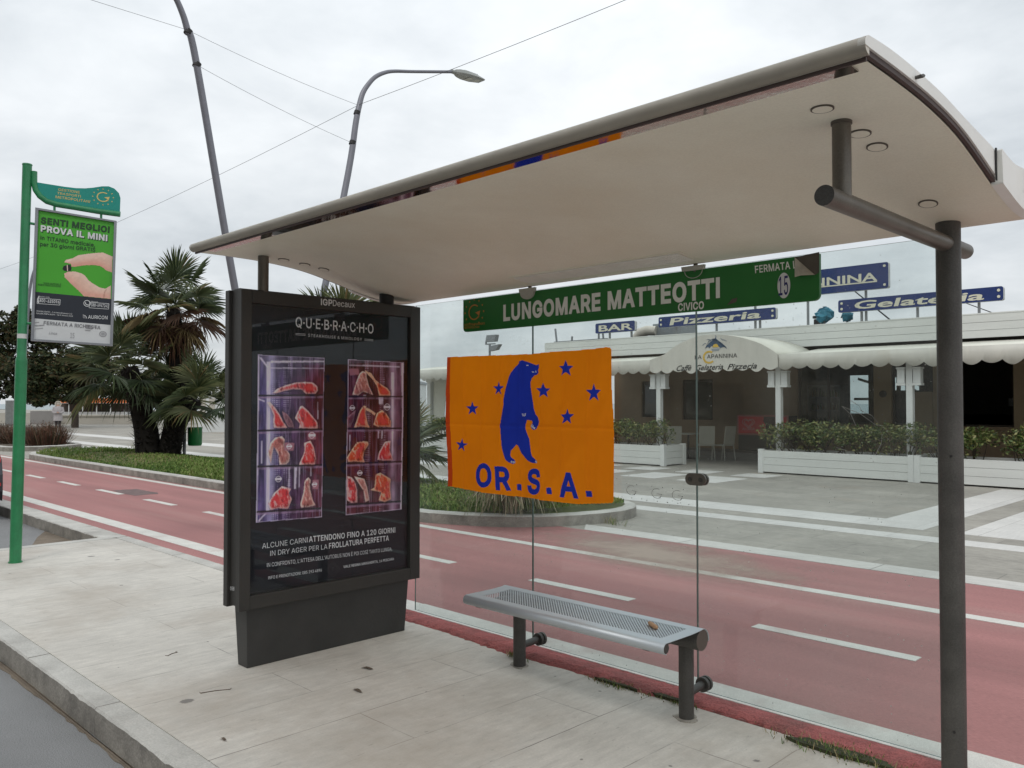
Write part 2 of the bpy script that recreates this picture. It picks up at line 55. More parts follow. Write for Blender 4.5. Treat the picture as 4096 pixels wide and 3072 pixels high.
# ---------------------------------------------------------------- traced outlines (metres)
D = {"ad_text":[["IGPDecaux",[[3.0039,2.3],[3.0037,2.3401],[3.2726,2.3016]]],["Q·U·E·B·R·A·C·H·O",[[2.8361,2.1447],[2.8357,2.2092],[3.452,2.1377]]],["STEAKHOUSE & MIXOLOGY",[[2.9294,2.0862],[2.9293,2.1053],[3.3556,2.0816]]],["ALCUNE CARNI",[[2.6093,0.7318],[2.609,0.765],[2.9349,0.7338]]],["ATTENDONO FINO A 120 GIORNI",[[2.9436,0.7339],[2.9434,0.7697],[3.6481,0.7207]]],["IN DRY AGER PER LA",[[2.6656,0.6799],[2.6654,0.7113],[3.0853,0.6719]]],["FROLLATURA PERFETTA",[[3.0969,0.6727],[3.0967,0.7081],[3.5926,0.6691]]],["IN CONFRONTO, L'ATTESA DELL'AUTOBUS NON È POI COSÌ TANTO LUNGA.",[[2.6432,0.6119],[2.643,0.637],[3.6206,0.5939]]],["INFO E PRENOTAZIONI: 085 293 4896",[[2.6529,0.5334],[2.6528,0.5522],[3.0427,0.5279]]],["VIALE REGINA MARGHERITA, 14 PESCARA",[[3.2114,0.5262],[3.2113,0.5431],[3.6371,0.5245]]]],"ad_lines":[[[2.8364,2.1022],[2.9094,2.1018]],[[2.8364,2.0936],[2.9095,2.093]],[[3.3757,2.0945],[3.4502,2.0943]],[[3.3757,2.0861],[3.4502,2.0858]]],"ad_058":[[-4.9417,0.4799],[-4.9421,0.5025],[-4.8868,0.4866]],"ad_diamond":[[3.1284,0.5811],[3.1836,0.5256],[3.129,0.4779],[3.0745,0.5366]],"photo":{"L":[[2.5745,1.9531],[3.0581,1.9514],[3.0526,1.6866],[3.0491,1.2282],[3.0423,0.8876],[2.5676,0.9],[2.5716,1.2896],[2.5734,1.6844]],"R":[[3.2432,1.9482],[3.7234,1.9435],[3.7197,1.5237],[3.7066,0.8793],[3.2313,0.8833],[3.2337,1.2963],[3.2432,1.6091]]},"shelfL":[[[2.5764,1.7003],[3.0542,1.7081],[3.0543,1.6943],[2.5765,1.6902]],[[2.5733,1.4796],[3.0476,1.4786],[3.0477,1.4664],[2.5734,1.4688]],[[2.5703,1.2552],[3.0446,1.2421],[3.0447,1.2284],[2.5704,1.2431]],[[2.5686,0.9714],[3.0437,0.9528],[3.0437,0.9392],[2.5687,0.9592]]],"shelfR":[[[3.2436,1.6985],[3.7139,1.6997],[3.7139,1.6897],[3.2437,1.6875]],[[3.2364,1.4776],[3.7096,1.47],[3.7096,1.4584],[3.2365,1.4651]],[[3.234,1.2401],[3.7084,1.23],[3.7084,1.2176],[3.2341,1.2276]],[[3.2318,0.9595],[3.7012,0.944],[3.7012,0.9309],[3.2318,0.9455]]],"bright":[[[2.6347,1.9097],[2.6618,1.9107],[2.6605,0.9665],[2.6352,0.9616]],[[2.5746,1.9437],[2.584,1.9441],[2.5817,1.6125],[2.5768,0.9041],[2.5675,0.905],[2.5724,1.6125]],[[3.6995,1.9385],[3.7234,1.9427],[3.7197,1.5237],[3.7117,0.8805],[3.6952,0.8803],[3.7094,1.5239]],[[3.6106,1.8698],[3.636,1.8705],[3.6302,1.2789],[3.6181,1.2467]],[[2.6004,1.4105],[2.6083,1.4103],[2.6078,1.2662],[2.5999,1.2666]],[[2.5809,1.9367],[2.5966,1.9373],[2.6485,1.8738],[2.6365,1.8735]],[[2.6601,1.9179],[3.0556,1.9321],[3.0556,1.9229],[2.6602,1.9033]],[[2.6604,1.8742],[3.0559,1.8822],[3.0559,1.8784],[2.6605,1.8684]],[[3.2555,1.9117],[3.6872,1.9149],[3.6872,1.9049],[3.2556,1.9062]],[[3.5012,1.6887],[3.5409,1.6889],[3.5381,1.6401],[3.5063,1.6402]],[[3.4973,1.4543],[3.5072,1.454],[3.5035,1.3976],[3.4956,1.3978]],[[3.527,1.4536],[3.5389,1.4533],[3.5352,1.3966],[3.5252,1.3969]],[[3.258,1.4285],[3.2655,1.4283],[3.2641,1.3264],[3.2567,1.3188]],[[2.8363,1.2321],[2.8547,1.2311],[2.8456,1.0905],[2.8356,1.0913]],[[2.8699,1.2303],[2.8766,1.2299],[2.8741,1.1034],[2.8691,1.0963]],[[2.955,1.2257],[2.9619,1.2253],[2.9606,1.165],[2.9554,1.1654]],[[2.5807,0.9094],[2.6274,0.9516],[2.6392,0.9504],[2.5924,0.9047]],[[3.3699,1.6881],[3.3949,1.6882],[3.3929,1.7042],[3.3718,1.7041]],[[3.0044,1.656],[3.0097,1.656],[3.0103,1.5418],[3.0051,1.5419]],[[2.5687,1.6808],[2.6222,1.6629],[2.6207,1.6542],[2.5688,1.6736]],[[2.7948,1.2344],[2.8031,1.2339],[2.8007,1.1012],[2.7941,1.1017]],[[3.2442,1.9451],[3.2498,1.9453],[3.2432,1.6091],[3.2348,0.9063],[3.2311,0.9067],[3.2362,1.5308]]],"meat":[[0,[[2.676,1.7104],[2.7096,1.74],[2.7666,1.7606],[2.8411,1.7811],[2.9087,1.7868],[2.9689,1.7833],[3.0038,1.7587],[3.0083,1.7321],[2.991,1.7107],[2.9177,1.7101],[2.8835,1.7368],[2.8247,1.7391],[2.7586,1.7258],[2.7098,1.7129]]],[0,[[2.6381,1.6521],[2.658,1.6557],[2.6943,1.6192],[2.727,1.575],[2.7517,1.5307],[2.7832,1.4895],[2.7357,1.4869],[2.6888,1.4915],[2.6828,1.539],[2.6883,1.5681],[2.6663,1.612]]],[3,[[2.7431,1.5969],[2.7843,1.5745],[2.8177,1.5296],[2.8347,1.4884],[2.789,1.4931],[2.7598,1.5453]]],[0,[[2.8384,1.5516],[2.8758,1.6259],[2.8927,1.6289],[2.9355,1.5956],[2.9702,1.5575],[3.0052,1.5191],[3.0098,1.481],[2.9363,1.481],[2.8682,1.4855],[2.8765,1.5137]]],[1,[[2.6445,1.3222],[2.6639,1.394],[2.6957,1.4257],[2.7442,1.4353],[2.7648,1.4126],[2.761,1.3686],[2.8025,1.3153],[2.7987,1.2711],[2.7782,1.2537],[2.7292,1.2526],[2.7207,1.3189],[2.688,1.3713],[2.6764,1.3208],[2.6688,1.2594],[2.6566,1.2999]]],[0,[[2.8698,1.2452],[2.9116,1.333],[2.907,1.3856],[2.9539,1.3991],[2.9802,1.3529],[2.9962,1.2764],[2.9895,1.2404],[2.9292,1.2458]]],[0,[[2.6507,1.0108],[2.6901,1.0728],[2.7464,1.1139],[2.8123,1.093],[2.796,1.0647],[2.8194,1.0259],[2.7925,0.9655],[2.723,0.9754],[2.6669,0.9696]]],[1,[[2.8799,0.9837],[2.9048,1.0638],[2.9128,1.1381],[2.9383,1.1589],[2.9555,1.1428],[2.9516,1.0828],[2.9736,1.0058],[2.9955,0.97],[2.9224,0.9636],[2.8885,0.9644]]],[1,[[3.2799,1.7035],[3.3077,1.7827],[3.3358,1.8467],[3.3595,1.8696],[3.3979,1.8642],[3.3981,1.8322],[3.4177,1.7685],[3.4549,1.7046],[3.3697,1.728],[3.3318,1.7022]]],[2,[[3.3786,1.8781],[3.4367,1.8572],[3.476,1.8097],[3.5256,1.7782],[3.5757,1.7544],[3.601,1.7302],[3.6062,1.7015],[3.5061,1.7009],[3.486,1.7695],[3.4466,1.8172],[3.4076,1.8485]]],[2,[[3.2951,1.4787],[3.3184,1.5296],[3.3418,1.5927],[3.3702,1.6284],[3.3971,1.6259],[3.3896,1.5764],[3.4093,1.5043],[3.4268,1.476],[3.3518,1.4855]]],[2,[[3.3972,1.6163],[3.4281,1.6042],[3.4771,1.5757],[3.4673,1.5596],[3.4282,1.5841],[3.3953,1.5988]]],[2,[[3.4578,1.4954],[3.4869,1.5756],[3.5313,1.5979],[3.5664,1.5749],[3.612,1.5171],[3.6121,1.4778],[3.4972,1.4801]]],[3,[[3.2389,1.5465],[3.2759,1.5775],[3.3086,1.6009],[3.2948,1.5379],[3.2671,1.4833],[3.2392,1.4877]]],[2,[[3.2357,1.2728],[3.2772,1.3259],[3.3192,1.3755],[3.3714,1.3817],[3.4147,1.3763],[3.4177,1.3562],[3.3813,1.3137],[3.372,1.2664],[3.3865,1.2355],[3.2963,1.2464],[3.2497,1.2448]]],[0,[[3.4933,1.2487],[3.5078,1.3005],[3.5572,1.3715],[3.6075,1.3781],[3.6027,1.3128],[3.6283,1.2381],[3.5478,1.2379]]],[0,[[3.2409,1.1476],[3.2782,1.1374],[3.3064,1.1041],[3.3208,1.0559],[3.326,0.9609],[3.2791,0.961],[3.2418,0.9836],[3.2395,1.0618]]],[1,[[3.2968,1.1441],[3.3822,1.1189],[3.4065,1.0576],[3.4262,0.9684],[3.3926,0.9593],[3.3778,1.0359],[3.3348,1.0943]]],[2,[[3.4307,1.0399],[3.4696,1.0531],[3.479,1.1448],[3.5183,1.1545],[3.5682,1.1272],[3.6086,1.1043],[3.6038,1.0434],[3.6142,0.961],[3.559,0.9453],[3.5044,0.9619],[3.5288,1.0165]]]],"fat":[[[2.6946,1.5827],[2.719,1.5531],[2.7437,1.5087],[2.7193,1.5129],[2.6989,1.5461]],[[2.9015,1.5733],[2.9358,1.5504],[2.9617,1.5349],[2.9792,1.5043],[2.9362,1.4901],[2.9105,1.5056]],[[2.9088,1.7612],[2.9516,1.7732],[2.9864,1.7547],[2.9865,1.7319],[2.9433,1.7315]],[[2.92,1.3401],[2.9456,1.3542],[2.9631,1.3082],[2.972,1.2625],[2.9377,1.2567],[2.9246,1.2949]],[[2.7224,1.063],[2.7466,1.0978],[2.7589,1.0749],[2.7389,1.0252],[2.7473,0.9879],[2.7228,1.0046]],[[3.3326,1.5373],[3.3608,1.5926],[3.3751,1.6084],[3.3706,1.5448],[3.39,1.4967],[3.3517,1.5053]],[[3.497,1.527],[3.5265,1.559],[3.5665,1.5341],[3.5868,1.5012],[3.5268,1.4941]],[[3.3148,1.3165],[3.362,1.3542],[3.3811,1.3456],[3.3432,1.2995],[3.3339,1.2603],[3.3056,1.2696]],[[3.5426,1.2828],[3.5774,1.3383],[3.5876,1.2971],[3.6029,1.2516],[3.5527,1.2499]],[[3.5684,1.0947],[3.5905,1.0769],[3.5838,1.0123],[3.597,0.9706],[3.5638,0.9814],[3.5736,1.0375]],[[3.5257,1.7457],[3.5606,1.7542],[3.5859,1.7137],[3.5259,1.7132]]],"labs":[[[2.9322,1.445],[2.9622,1.4608],[2.9952,1.4433],[2.9929,1.4055],[2.9367,1.4072]],[[2.765,1.3942],[2.8353,1.3881],[2.829,1.3401],[2.7628,1.3428]],[[2.9728,1.1379],[3.018,1.1372],[3.0149,1.0767],[2.9714,1.0799]],[[3.251,1.884],[3.3309,1.8863],[3.3358,1.8467],[3.2606,1.8371]]],"badges":[[[2.7218,1.1617],[2.7478,1.16]],[[3.2804,1.6152],[3.3039,1.6151]],[[3.5762,1.6197],[3.6085,1.6196]],[[3.3439,1.1633],[3.3677,1.1619]],[[2.9641,1.4351],[2.9927,1.4343]],[[2.7964,1.3673],[2.8188,1.3664]],[[2.986,1.109],[3.0077,1.1075]]],"flag_out":[[-4.6222,1.9818],[-4.206,1.976],[-3.7468,1.9674],[-3.5574,1.9754],[-3.2967,1.9773],[-3.1286,1.9836],[-3.1084,1.9807],[-3.0972,1.9663],[-3.0978,1.7702],[-3.0901,1.4739],[-3.0861,1.1788],[-3.0853,1.0659],[-3.1002,1.0528],[-3.2208,1.0396],[-3.3523,1.0253],[-3.5447,1.0245],[-3.7475,1.0268],[-3.9933,1.0257],[-4.2554,1.0292],[-4.5536,1.0446],[-4.6067,1.0444],[-4.6154,1.5557]],"flag_hem":[[-4.6222,1.9818],[-4.5816,1.9803],[-4.5609,1.044],[-4.6085,1.043]],"bear":[[-3.8559,1.9236],[-3.8345,1.9305],[-3.8192,1.9266],[-3.7769,1.9175],[-3.7245,1.8995],[-3.7053,1.8935],[-3.6788,1.9002],[-3.6817,1.8745],[-3.692,1.8609],[-3.6847,1.8467],[-3.6994,1.832],[-3.7246,1.8273],[-3.7469,1.8083],[-3.7589,1.7815],[-3.756,1.7381],[-3.747,1.6948],[-3.7381,1.6516],[-3.7322,1.6085],[-3.7204,1.5763],[-3.6997,1.5551],[-3.688,1.5284],[-3.6939,1.5069],[-3.7101,1.4798],[-3.7353,1.4728],[-3.7532,1.481],[-3.7591,1.5025],[-3.7442,1.5221],[-3.7546,1.5349],[-3.7922,1.5376],[-3.8027,1.5103],[-3.8058,1.4776],[-3.7922,1.4454],[-3.7742,1.4134],[-3.7682,1.3704],[-3.7622,1.3274],[-3.7533,1.3009],[-3.7251,1.2839],[-3.7059,1.2709],[-3.7088,1.2579],[-3.7548,1.2588],[-3.7923,1.2699],[-3.8195,1.2903],[-3.8454,1.3185],[-3.8607,1.3506],[-3.8761,1.3665],[-3.8915,1.3736],[-3.9117,1.3542],[-3.9429,1.3309],[-3.9523,1.3029],[-3.9429,1.2845],[-3.9117,1.2684],[-3.907,1.2499],[-3.9304,1.241],[-3.9696,1.2501],[-3.9981,1.2642],[-4.0125,1.2947],[-4.0252,1.3332],[-4.0317,1.3664],[-4.0333,1.4167],[-4.0381,1.4613],[-4.0398,1.506],[-4.0333,1.5509],[-4.0254,1.5957],[-4.0142,1.6405],[-4.0174,1.6684],[-4.0062,1.7075],[-3.9967,1.7409],[-3.9808,1.7797],[-3.965,1.8184],[-3.9461,1.8457],[-3.9226,1.8672],[-3.8961,1.8886],[-3.8744,1.9022],[-3.859,1.9094]],"claws":[[[-3.8377,1.5806],[-3.83,1.5807],[-3.8224,1.5644],[-3.8285,1.5611]],[[-3.8224,1.5808],[-3.8164,1.5808],[-3.8133,1.5613],[-3.8209,1.5612]],[[-3.8072,1.582],[-3.8012,1.581],[-3.8042,1.5646],[-3.8118,1.5613]],[[-3.7874,1.8972],[-3.7709,1.8989],[-3.7694,1.8912],[-3.7889,1.8918]],[[-3.7439,1.8547],[-3.7246,1.8521],[-3.7246,1.8467],[-3.7409,1.8482]],[[-3.7142,1.8582],[-3.7068,1.8602],[-3.7053,1.8472],[-3.7127,1.8474]],[[-3.7576,1.5003],[-3.7516,1.5112],[-3.7442,1.5092],[-3.7502,1.4843]],[[-3.7472,1.4941],[-3.7397,1.5061],[-3.7323,1.4987],[-3.7383,1.4792]],[[-3.7368,1.4835],[-3.7278,1.4944],[-3.7204,1.4881],[-3.7264,1.4762]],[[-3.9539,1.2531],[-3.9429,1.2635],[-3.9351,1.2606],[-3.9429,1.2448]],[[-3.9366,1.2506],[-3.9288,1.2631],[-3.921,1.2591],[-3.9273,1.2434]],[[-3.921,1.2503],[-3.9164,1.2626],[-3.9086,1.2586],[-3.9117,1.2464]],[[-3.7251,1.2667],[-3.7177,1.2757],[-3.7073,1.2676],[-3.7118,1.2588]]],"stars":[[[-3.4621,1.9199],[-3.4476,1.8823],[-3.4038,1.8801],[-3.4388,1.8575],[-3.4261,1.8196],[-3.4622,1.8429],[-3.4988,1.8213],[-3.4858,1.8588],[-3.5214,1.8838],[-3.4767,1.8832]],[[-4.0722,1.7959],[-4.058,1.7621],[-4.0152,1.7608],[-4.0493,1.7399],[-4.0368,1.7059],[-4.0722,1.7265],[-4.1078,1.7064],[-4.0952,1.7404],[-4.13,1.7624],[-4.0864,1.7625]],[[-3.6497,1.7791],[-3.6354,1.7432],[-3.5923,1.7419],[-3.6267,1.7195],[-3.6142,1.6834],[-3.6498,1.7051],[-3.6858,1.6837],[-3.673,1.7199],[-3.7081,1.7433],[-3.6641,1.7435]],[[-3.2304,1.7687],[-3.2155,1.7288],[-3.1702,1.7274],[-3.2063,1.7025],[-3.1933,1.6624],[-3.2306,1.6864],[-3.2685,1.6625],[-3.255,1.7029],[-3.2919,1.7288],[-3.2456,1.7291]],[[-4.3454,1.6599],[-4.3302,1.6253],[-4.2844,1.6247],[-4.3208,1.6025],[-4.3075,1.5676],[-4.3453,1.5882],[-4.3833,1.5669],[-4.3699,1.6022],[-4.4071,1.6243],[-4.3605,1.6252]],[[-3.4461,1.6138],[-3.4323,1.5784],[-3.3906,1.5781],[-3.4239,1.5551],[-3.4118,1.5195],[-3.4462,1.5403],[-3.4811,1.5183],[-3.4687,1.5545],[-3.5026,1.577],[-3.46,1.5782]],[[-4.4533,1.3967],[-4.4437,1.3626],[-4.3995,1.3592],[-4.438,1.3402],[-4.4301,1.3059],[-4.4637,1.3279],[-4.5037,1.3098],[-4.4855,1.3429],[-4.5183,1.3664],[-4.4731,1.3644]]],"orsa":[["O",[[-4.3099,1.0689],[-4.3136,1.2141],[-4.1419,1.0807]]],["R",[[-4.1075,1.064],[-4.1109,1.208],[-3.9617,1.068]]],["S",[[-3.8075,1.0588],[-3.8014,1.2065],[-3.6767,1.0688]]],["A",[[-3.5025,1.0655],[-3.4995,1.2082],[-3.3522,1.065]]]],"dots":[[[-3.907,1.1094],[-3.8592,1.1116],[-3.8562,1.0703],[-3.9039,1.069]],[[-3.6115,1.1097],[-3.5686,1.1106],[-3.5658,1.0699],[-3.6086,1.0687]],[[-3.2963,1.112],[-3.2544,1.1121],[-3.2492,1.0773],[-3.2924,1.0749]]],"stop_text":[["LUNGOMARE MATTEOTTI",[[-3.9705,2.2009],[-3.9706,2.2975],[-2.3313,2.2124]]],["CIVICO",[[-2.593,2.1562],[-2.5928,2.1953],[-2.4288,2.1563]]],["FERMATA L",[[-2.1262,2.3146],[-2.1285,2.3504],[-1.9009,2.315]]],["15",[[-1.9982,2.1868],[-1.9975,2.2791],[-1.9477,2.1897]]]],"stop_oval":[[-1.9704,2.2348],[-1.9362,2.2351],[-1.9699,2.2988]],"stop_G":[[-4.2579,2.2774],[-4.1988,2.2729]],"stop_gt":[["GESTIONE TRASPORTI",[[-4.3612,2.1887],[-4.3612,2.2027],[-4.152,2.1852]]],["METROPOLITANI",[[-4.3612,2.1689],[-4.3612,2.1829],[-4.2071,2.1649]]]],"stop_torn":[[-1.9114,2.3685],[-1.786,2.3792],[-1.7891,2.2788],[-1.8081,2.2699]],"stop_flap":[[-1.9114,2.3685],[-1.8081,2.2699],[-1.8309,2.2701],[-1.8693,2.2713],[-1.9028,2.2675]],"stop_out":[[-4.3738,2.3599],[-4.3733,2.1428],[-1.786,2.3792],[-1.7917,2.1476]],"pole_o":[-9.743,2.484,0],"bs_frame_out":[[0.1444,3.694],[0.9162,3.6104],[0.8875,2.2574],[0.1187,2.2949]],"bs_frame_in":[[0.1738,3.6702],[0.8943,3.5953],[0.8653,2.2811],[0.1424,2.3144]],"bs_green":[[0.1718,3.6677],[0.892,3.5964],[0.8748,2.7654],[0.1554,2.8116]],"bs_dark":[[0.1554,2.8116],[0.8748,2.7654],[0.8698,2.4878],[0.1471,2.532]],"bs_white":[[0.1471,2.532],[0.8699,2.4854],[0.8631,2.2811],[0.1403,2.3167]],"bs_hand1":[[0.4168,3.1374],[0.4325,3.1623],[0.4963,3.1841],[0.5495,3.2198],[0.6464,3.2414],[0.7331,3.2565],[0.7876,3.2623],[0.8316,3.2443],[0.8791,3.2252],[0.8775,3.0543],[0.8224,3.0696],[0.7893,3.0982],[0.7563,3.1182],[0.6909,3.123],[0.6044,3.1145],[0.5187,3.0952],[0.4866,3.0958],[0.4809,3.1231]],"bs_hand2":[[0.4181,3.0176],[0.4552,3.0376],[0.5192,3.0447],[0.5838,3.0265],[0.6164,3.004],[0.6493,2.9574],[0.693,2.9233],[0.7586,2.8841],[0.8134,2.8745],[0.8679,2.9136],[0.866,2.7674],[0.6079,2.7841],[0.5535,2.8443],[0.4994,2.8958],[0.4616,2.936],[0.4239,2.976]],"bs_nail":[[0.4221,3.1401],[0.4379,3.1602],[0.4857,3.1714],[0.4753,3.1468]],"bs_crease":[[0.7925,2.7764],[0.8027,2.8437],[0.8265,2.8812],[0.8331,2.8791],[0.8115,2.838],[0.8034,2.7733]],"bs_aid":[[0.4017,3.0646],[0.412,3.0952],[0.4437,3.1089],[0.4757,3.1144],[0.4867,3.0813],[0.4817,3.051],[0.4498,3.0409],[0.4178,3.0476]],"bs_aidw":[[0.4416,3.1088],[0.4501,3.1105],[0.4551,3.0436],[0.4466,3.0407]],"bs_text":[["SENTI MEGLIO!",0,[[0.1921,3.5371],[0.1956,3.5981],[0.848,3.482]]],["PROVA IL MINI",1,[[0.193,3.4538],[0.1944,3.5134],[0.8269,3.3903]]],["in TITANIO medicale,",0,[[0.1909,3.3644],[0.1925,3.4038],[0.7085,3.318]]],["per 30 giorni GRATIS",0,[[0.1885,3.2965],[0.1902,3.3358],[0.7112,3.266]]],["www.auricon.it",0,[[0.2243,2.9003],[0.2252,2.9194],[0.3908,2.8917]]],["#SENTIRECONVIENE",0,[[0.1744,2.8789],[0.1753,2.8979],[0.3889,2.8701]]],["800-625096",1,[[0.191,2.7065],[0.1927,2.7374],[0.3739,2.6974]]],["388-6947241",1,[[0.6759,2.6808],[0.6778,2.7122],[0.8439,2.6729]]],["Numero Verde",1,[[0.1967,2.7566],[0.1976,2.7685],[0.2836,2.7532]]],["WhatsApp",1,[[0.6755,2.7218],[0.6764,2.7364],[0.7439,2.7198]]],["PESCARA CENTRO - C.so Vittorio Emanuele II, 21",1,[[0.164,2.6036],[0.1649,2.6166],[0.4973,2.5849]]],["PESCARA PORTA NUOVA - Via G. Marconi, 340/2",1,[[0.1622,2.5798],[0.1631,2.5929],[0.505,2.5612]]],["AURICON",1,[[0.6492,2.547],[0.651,2.5833],[0.8363,2.5462]]],["FERMATA A RICHIESTA",2,[[0.2312,2.4708],[0.234,2.5065],[0.7697,2.4361]]],["Linea",3,[[0.2826,2.3703],[0.2844,2.3965],[0.3542,2.3664]]],["15",3,[[0.4818,2.3377],[0.4834,2.3916],[0.5203,2.3351]]]],"bs_box1":[[0.1718,2.746],[0.384,2.7384],[0.3804,2.6809],[0.1682,2.689]],"bs_box2":[[0.6625,2.7213],[0.85,2.7145],[0.8462,2.6559],[0.6588,2.6632]],"bs_ph":[[0.6389,2.7094],[0.6735,2.7084]],"bs_rec":[[0.1819,2.7701],[0.1924,2.7682],[0.1823,2.7322],[0.189,2.6993],[0.1766,2.6917],[0.1668,2.7256]],"bs_arcs":[[0.5996,2.5477],[0.6406,2.5443]],"bs_seal":[[0.7942,2.386],[0.8314,2.3834]],"bs_scr":[[[0.6218,2.4834],[0.6704,2.4802],[0.6978,2.4497],[0.6871,2.4336],[0.633,2.438]],[[0.617,2.4279],[0.6764,2.4225],[0.6743,2.4152],[0.6278,2.4186]],[[0.1456,2.4882],[0.1923,2.498],[0.1893,2.4896],[0.1508,2.4824]],[[0.1459,2.4586],[0.2396,2.4687],[0.2345,2.4591],[0.1564,2.4495]],[[0.1515,2.4234],[0.2295,2.4352],[0.2244,2.4279],[0.1567,2.4188]],[[0.7085,2.4645],[0.7412,2.4534],[0.7304,2.4434],[0.7108,2.4501]]],"bs_header":[[0.1517,3.9637],[0.2545,3.9539],[0.4135,3.9394],[0.5205,3.9345],[0.6067,3.9397],[0.6825,3.9537],[0.7695,3.9761],[0.8353,3.982],[0.8907,3.9624],[0.9354,3.9173],[0.9503,3.867],[0.9463,3.7071],[0.6196,3.736],[0.4048,3.7583],[0.3093,3.7708],[0.2352,3.8064],[0.1821,3.8615],[0.1553,3.9247]],"bs_tube":[[0.1254,4.0768],[0.1268,3.9519],[0.1422,3.8819],[0.1826,3.8199],[0.2461,3.7715],[0.3413,3.7459],[0.5012,3.73],[0.7286,3.7046],[0.9509,3.6891]],"bs_htext":[["GESTIONE",[[0.3524,3.892],[0.3542,3.9173],[0.5555,3.8795]]],["TRASPORTI",[[0.3422,3.8539],[0.3441,3.878],[0.5667,3.8369]]],["METROPOLITANI",[[0.3279,3.8119],[0.3297,3.8384],[0.6559,3.7862]]]],"bs_G":[[0.7816,3.8613],[0.8498,3.856],[0.7809,3.9381]],"bs_hang":[[[0.3181,3.7416],[0.3188,3.6758]],[[0.7636,3.6928],[0.7643,3.6258]]],"bs_arm":[[[0.0714,3.5317],[0.1463,3.5218]],[[0.0732,2.4799],[0.1353,2.4772]]],"pole_pts":[[0.0612,4.1458],[-0.0003,-0.0001],[0.0616,4.1117],[0.0257,2.0832],[0.0294,2.1315]],"bs_band":[[-0.0005,2.367],[0.0,2.3204]],"rs_text":[["BAR",[[-16.5691,3.8861],[-16.5685,4.0738],[-15.2483,3.8808]]],["Pizzeria",[[-13.9205,3.9157],[-13.9073,4.1096],[-11.0217,3.9263]]],["NNINA",[[-9.3887,4.6158],[-9.3871,4.8075],[-7.9441,4.6108]]],["Gelateria",[[-8.5348,3.9571],[-8.5182,4.1419],[-5.6334,3.9404]]]],"rs_board":[[[-16.7101,4.1496],[-15.162,4.141],[-15.1829,3.8236],[-16.6967,3.8385]],[[-14.306,4.1586],[-10.5844,4.1846],[-10.5868,3.87],[-14.3074,3.8598]],[[-9.6565,5.022],[-7.681,5.0323],[-7.6873,4.3958],[-9.6617,4.4106]],[[-8.9102,4.1983],[-5.2406,4.2097],[-5.2443,3.8996],[-8.9129,3.8892]]],"rs_line":[[-9.6602,4.5886],[-7.9515,4.586]],"aw_text":[["LA",[[-11.7035,2.7616],[-11.703,2.8539],[-11.5043,2.7619]]],["APANNINA",[[-11.3469,2.7636],[-11.3463,2.8623],[-10.5018,2.7614]]],["Caffè",[[-12.2816,2.4736],[-12.2624,2.6101],[-11.8348,2.4809]]],["Gelateria",[[-11.7051,2.4735],[-11.6955,2.6076],[-10.9032,2.4814]]],["Pizzeria",[[-10.773,2.4702],[-10.7596,2.6038],[-9.9878,2.477]]]],"aw_C":[[-11.286,2.7954],[-11.469,2.8025],[-11.285,2.9584]],"aw_hut":[[-11.4021,3.0131],[-11.3712,3.0763],[-11.2491,3.1689],[-11.1409,3.2464],[-11.0979,3.2705],[-11.0342,3.2106],[-10.9159,3.1293],[-10.8154,3.0421],[-10.7821,2.9958],[-10.8869,3.0381],[-10.9505,3.0111],[-10.9926,3.0581],[-11.0565,3.0461],[-11.099,3.0858],[-11.1636,3.0437],[-11.2151,3.0764],[-11.2716,3.026],[-11.3277,3.059]],"aw_sun":[[-11.0993,3.0369],[-11.014,3.0328]],"aw_sea":[[-11.2285,3.0051],[-10.9717,3.0046],[-11.0146,2.9464],[-11.1857,2.9465]],"aw_birds":[[[-11.476,3.0928],[-11.4232,3.1398],[-11.3707,3.1448]],[[-11.3572,3.2315],[-11.3092,3.2442],[-11.2703,3.2345]],[[-10.9574,3.2552],[-10.8985,3.2033],[-10.8648,3.209],[-10.7894,3.1714]]],"aw_gable":[[-12.8217,2.7592],[-12.6067,2.9298],[-12.2782,3.1317],[-11.9569,3.2519],[-11.6424,3.3389],[-11.3782,3.3621],[-11.076,3.356],[-10.7383,3.314],[-10.4085,3.2435],[-10.0863,3.1455],[-9.8106,3.0301],[-9.5788,2.8936],[-9.4265,2.798]],"win":[[[-17.6871,2.4087],[-16.7628,1.1449]],[[-15.987,2.4294],[-14.8053,1.0793]],[[-11.8646,2.6358],[-10.9538,1.0369]],[[-12.598,2.7964],[-9.5482,1.017]],[[-9.0576,2.6861],[-7.9472,1.0265]],[[-7.2661,2.7715],[-6.0061,1.0642]]],"frz":[[-13.9045,1.2629],[-12.1503,0.6214],[-13.8744,0.111]],"frz_logo":[[-13.5038,1.002],[-13.719,0.7707],[-13.7184,0.853],[-13.2837,0.7808]],"rear":[[[-13.5976,2.7083],[-12.8195,1.239]],[[-11.9976,2.5979],[-11.7844,2.1167]],[[-11.6984,2.5914],[-10.9859,2.1082]]],"chairs":[[-13.43,20.02],[-13.06,20.61],[-12.78,20.89]],"lampL":[[7.373,0.297],[6.641,3.615],[5.948,7.221],[5.788,7.748],[5.717,7.992],[5.593,8.179],[5.442,8.292],[5.221,8.347],[4.935,8.317],[4.59,8.206],[4.064,8.041]],"lampR":[[7.589,0.282],[8.8,5.504],[9.076,7.02],[9.149,7.352],[9.227,7.61],[9.345,7.808],[9.512,8.006],[9.73,8.156],[9.978,8.258],[10.492,8.396],[11.532,8.686],[12.512,8.851]]}
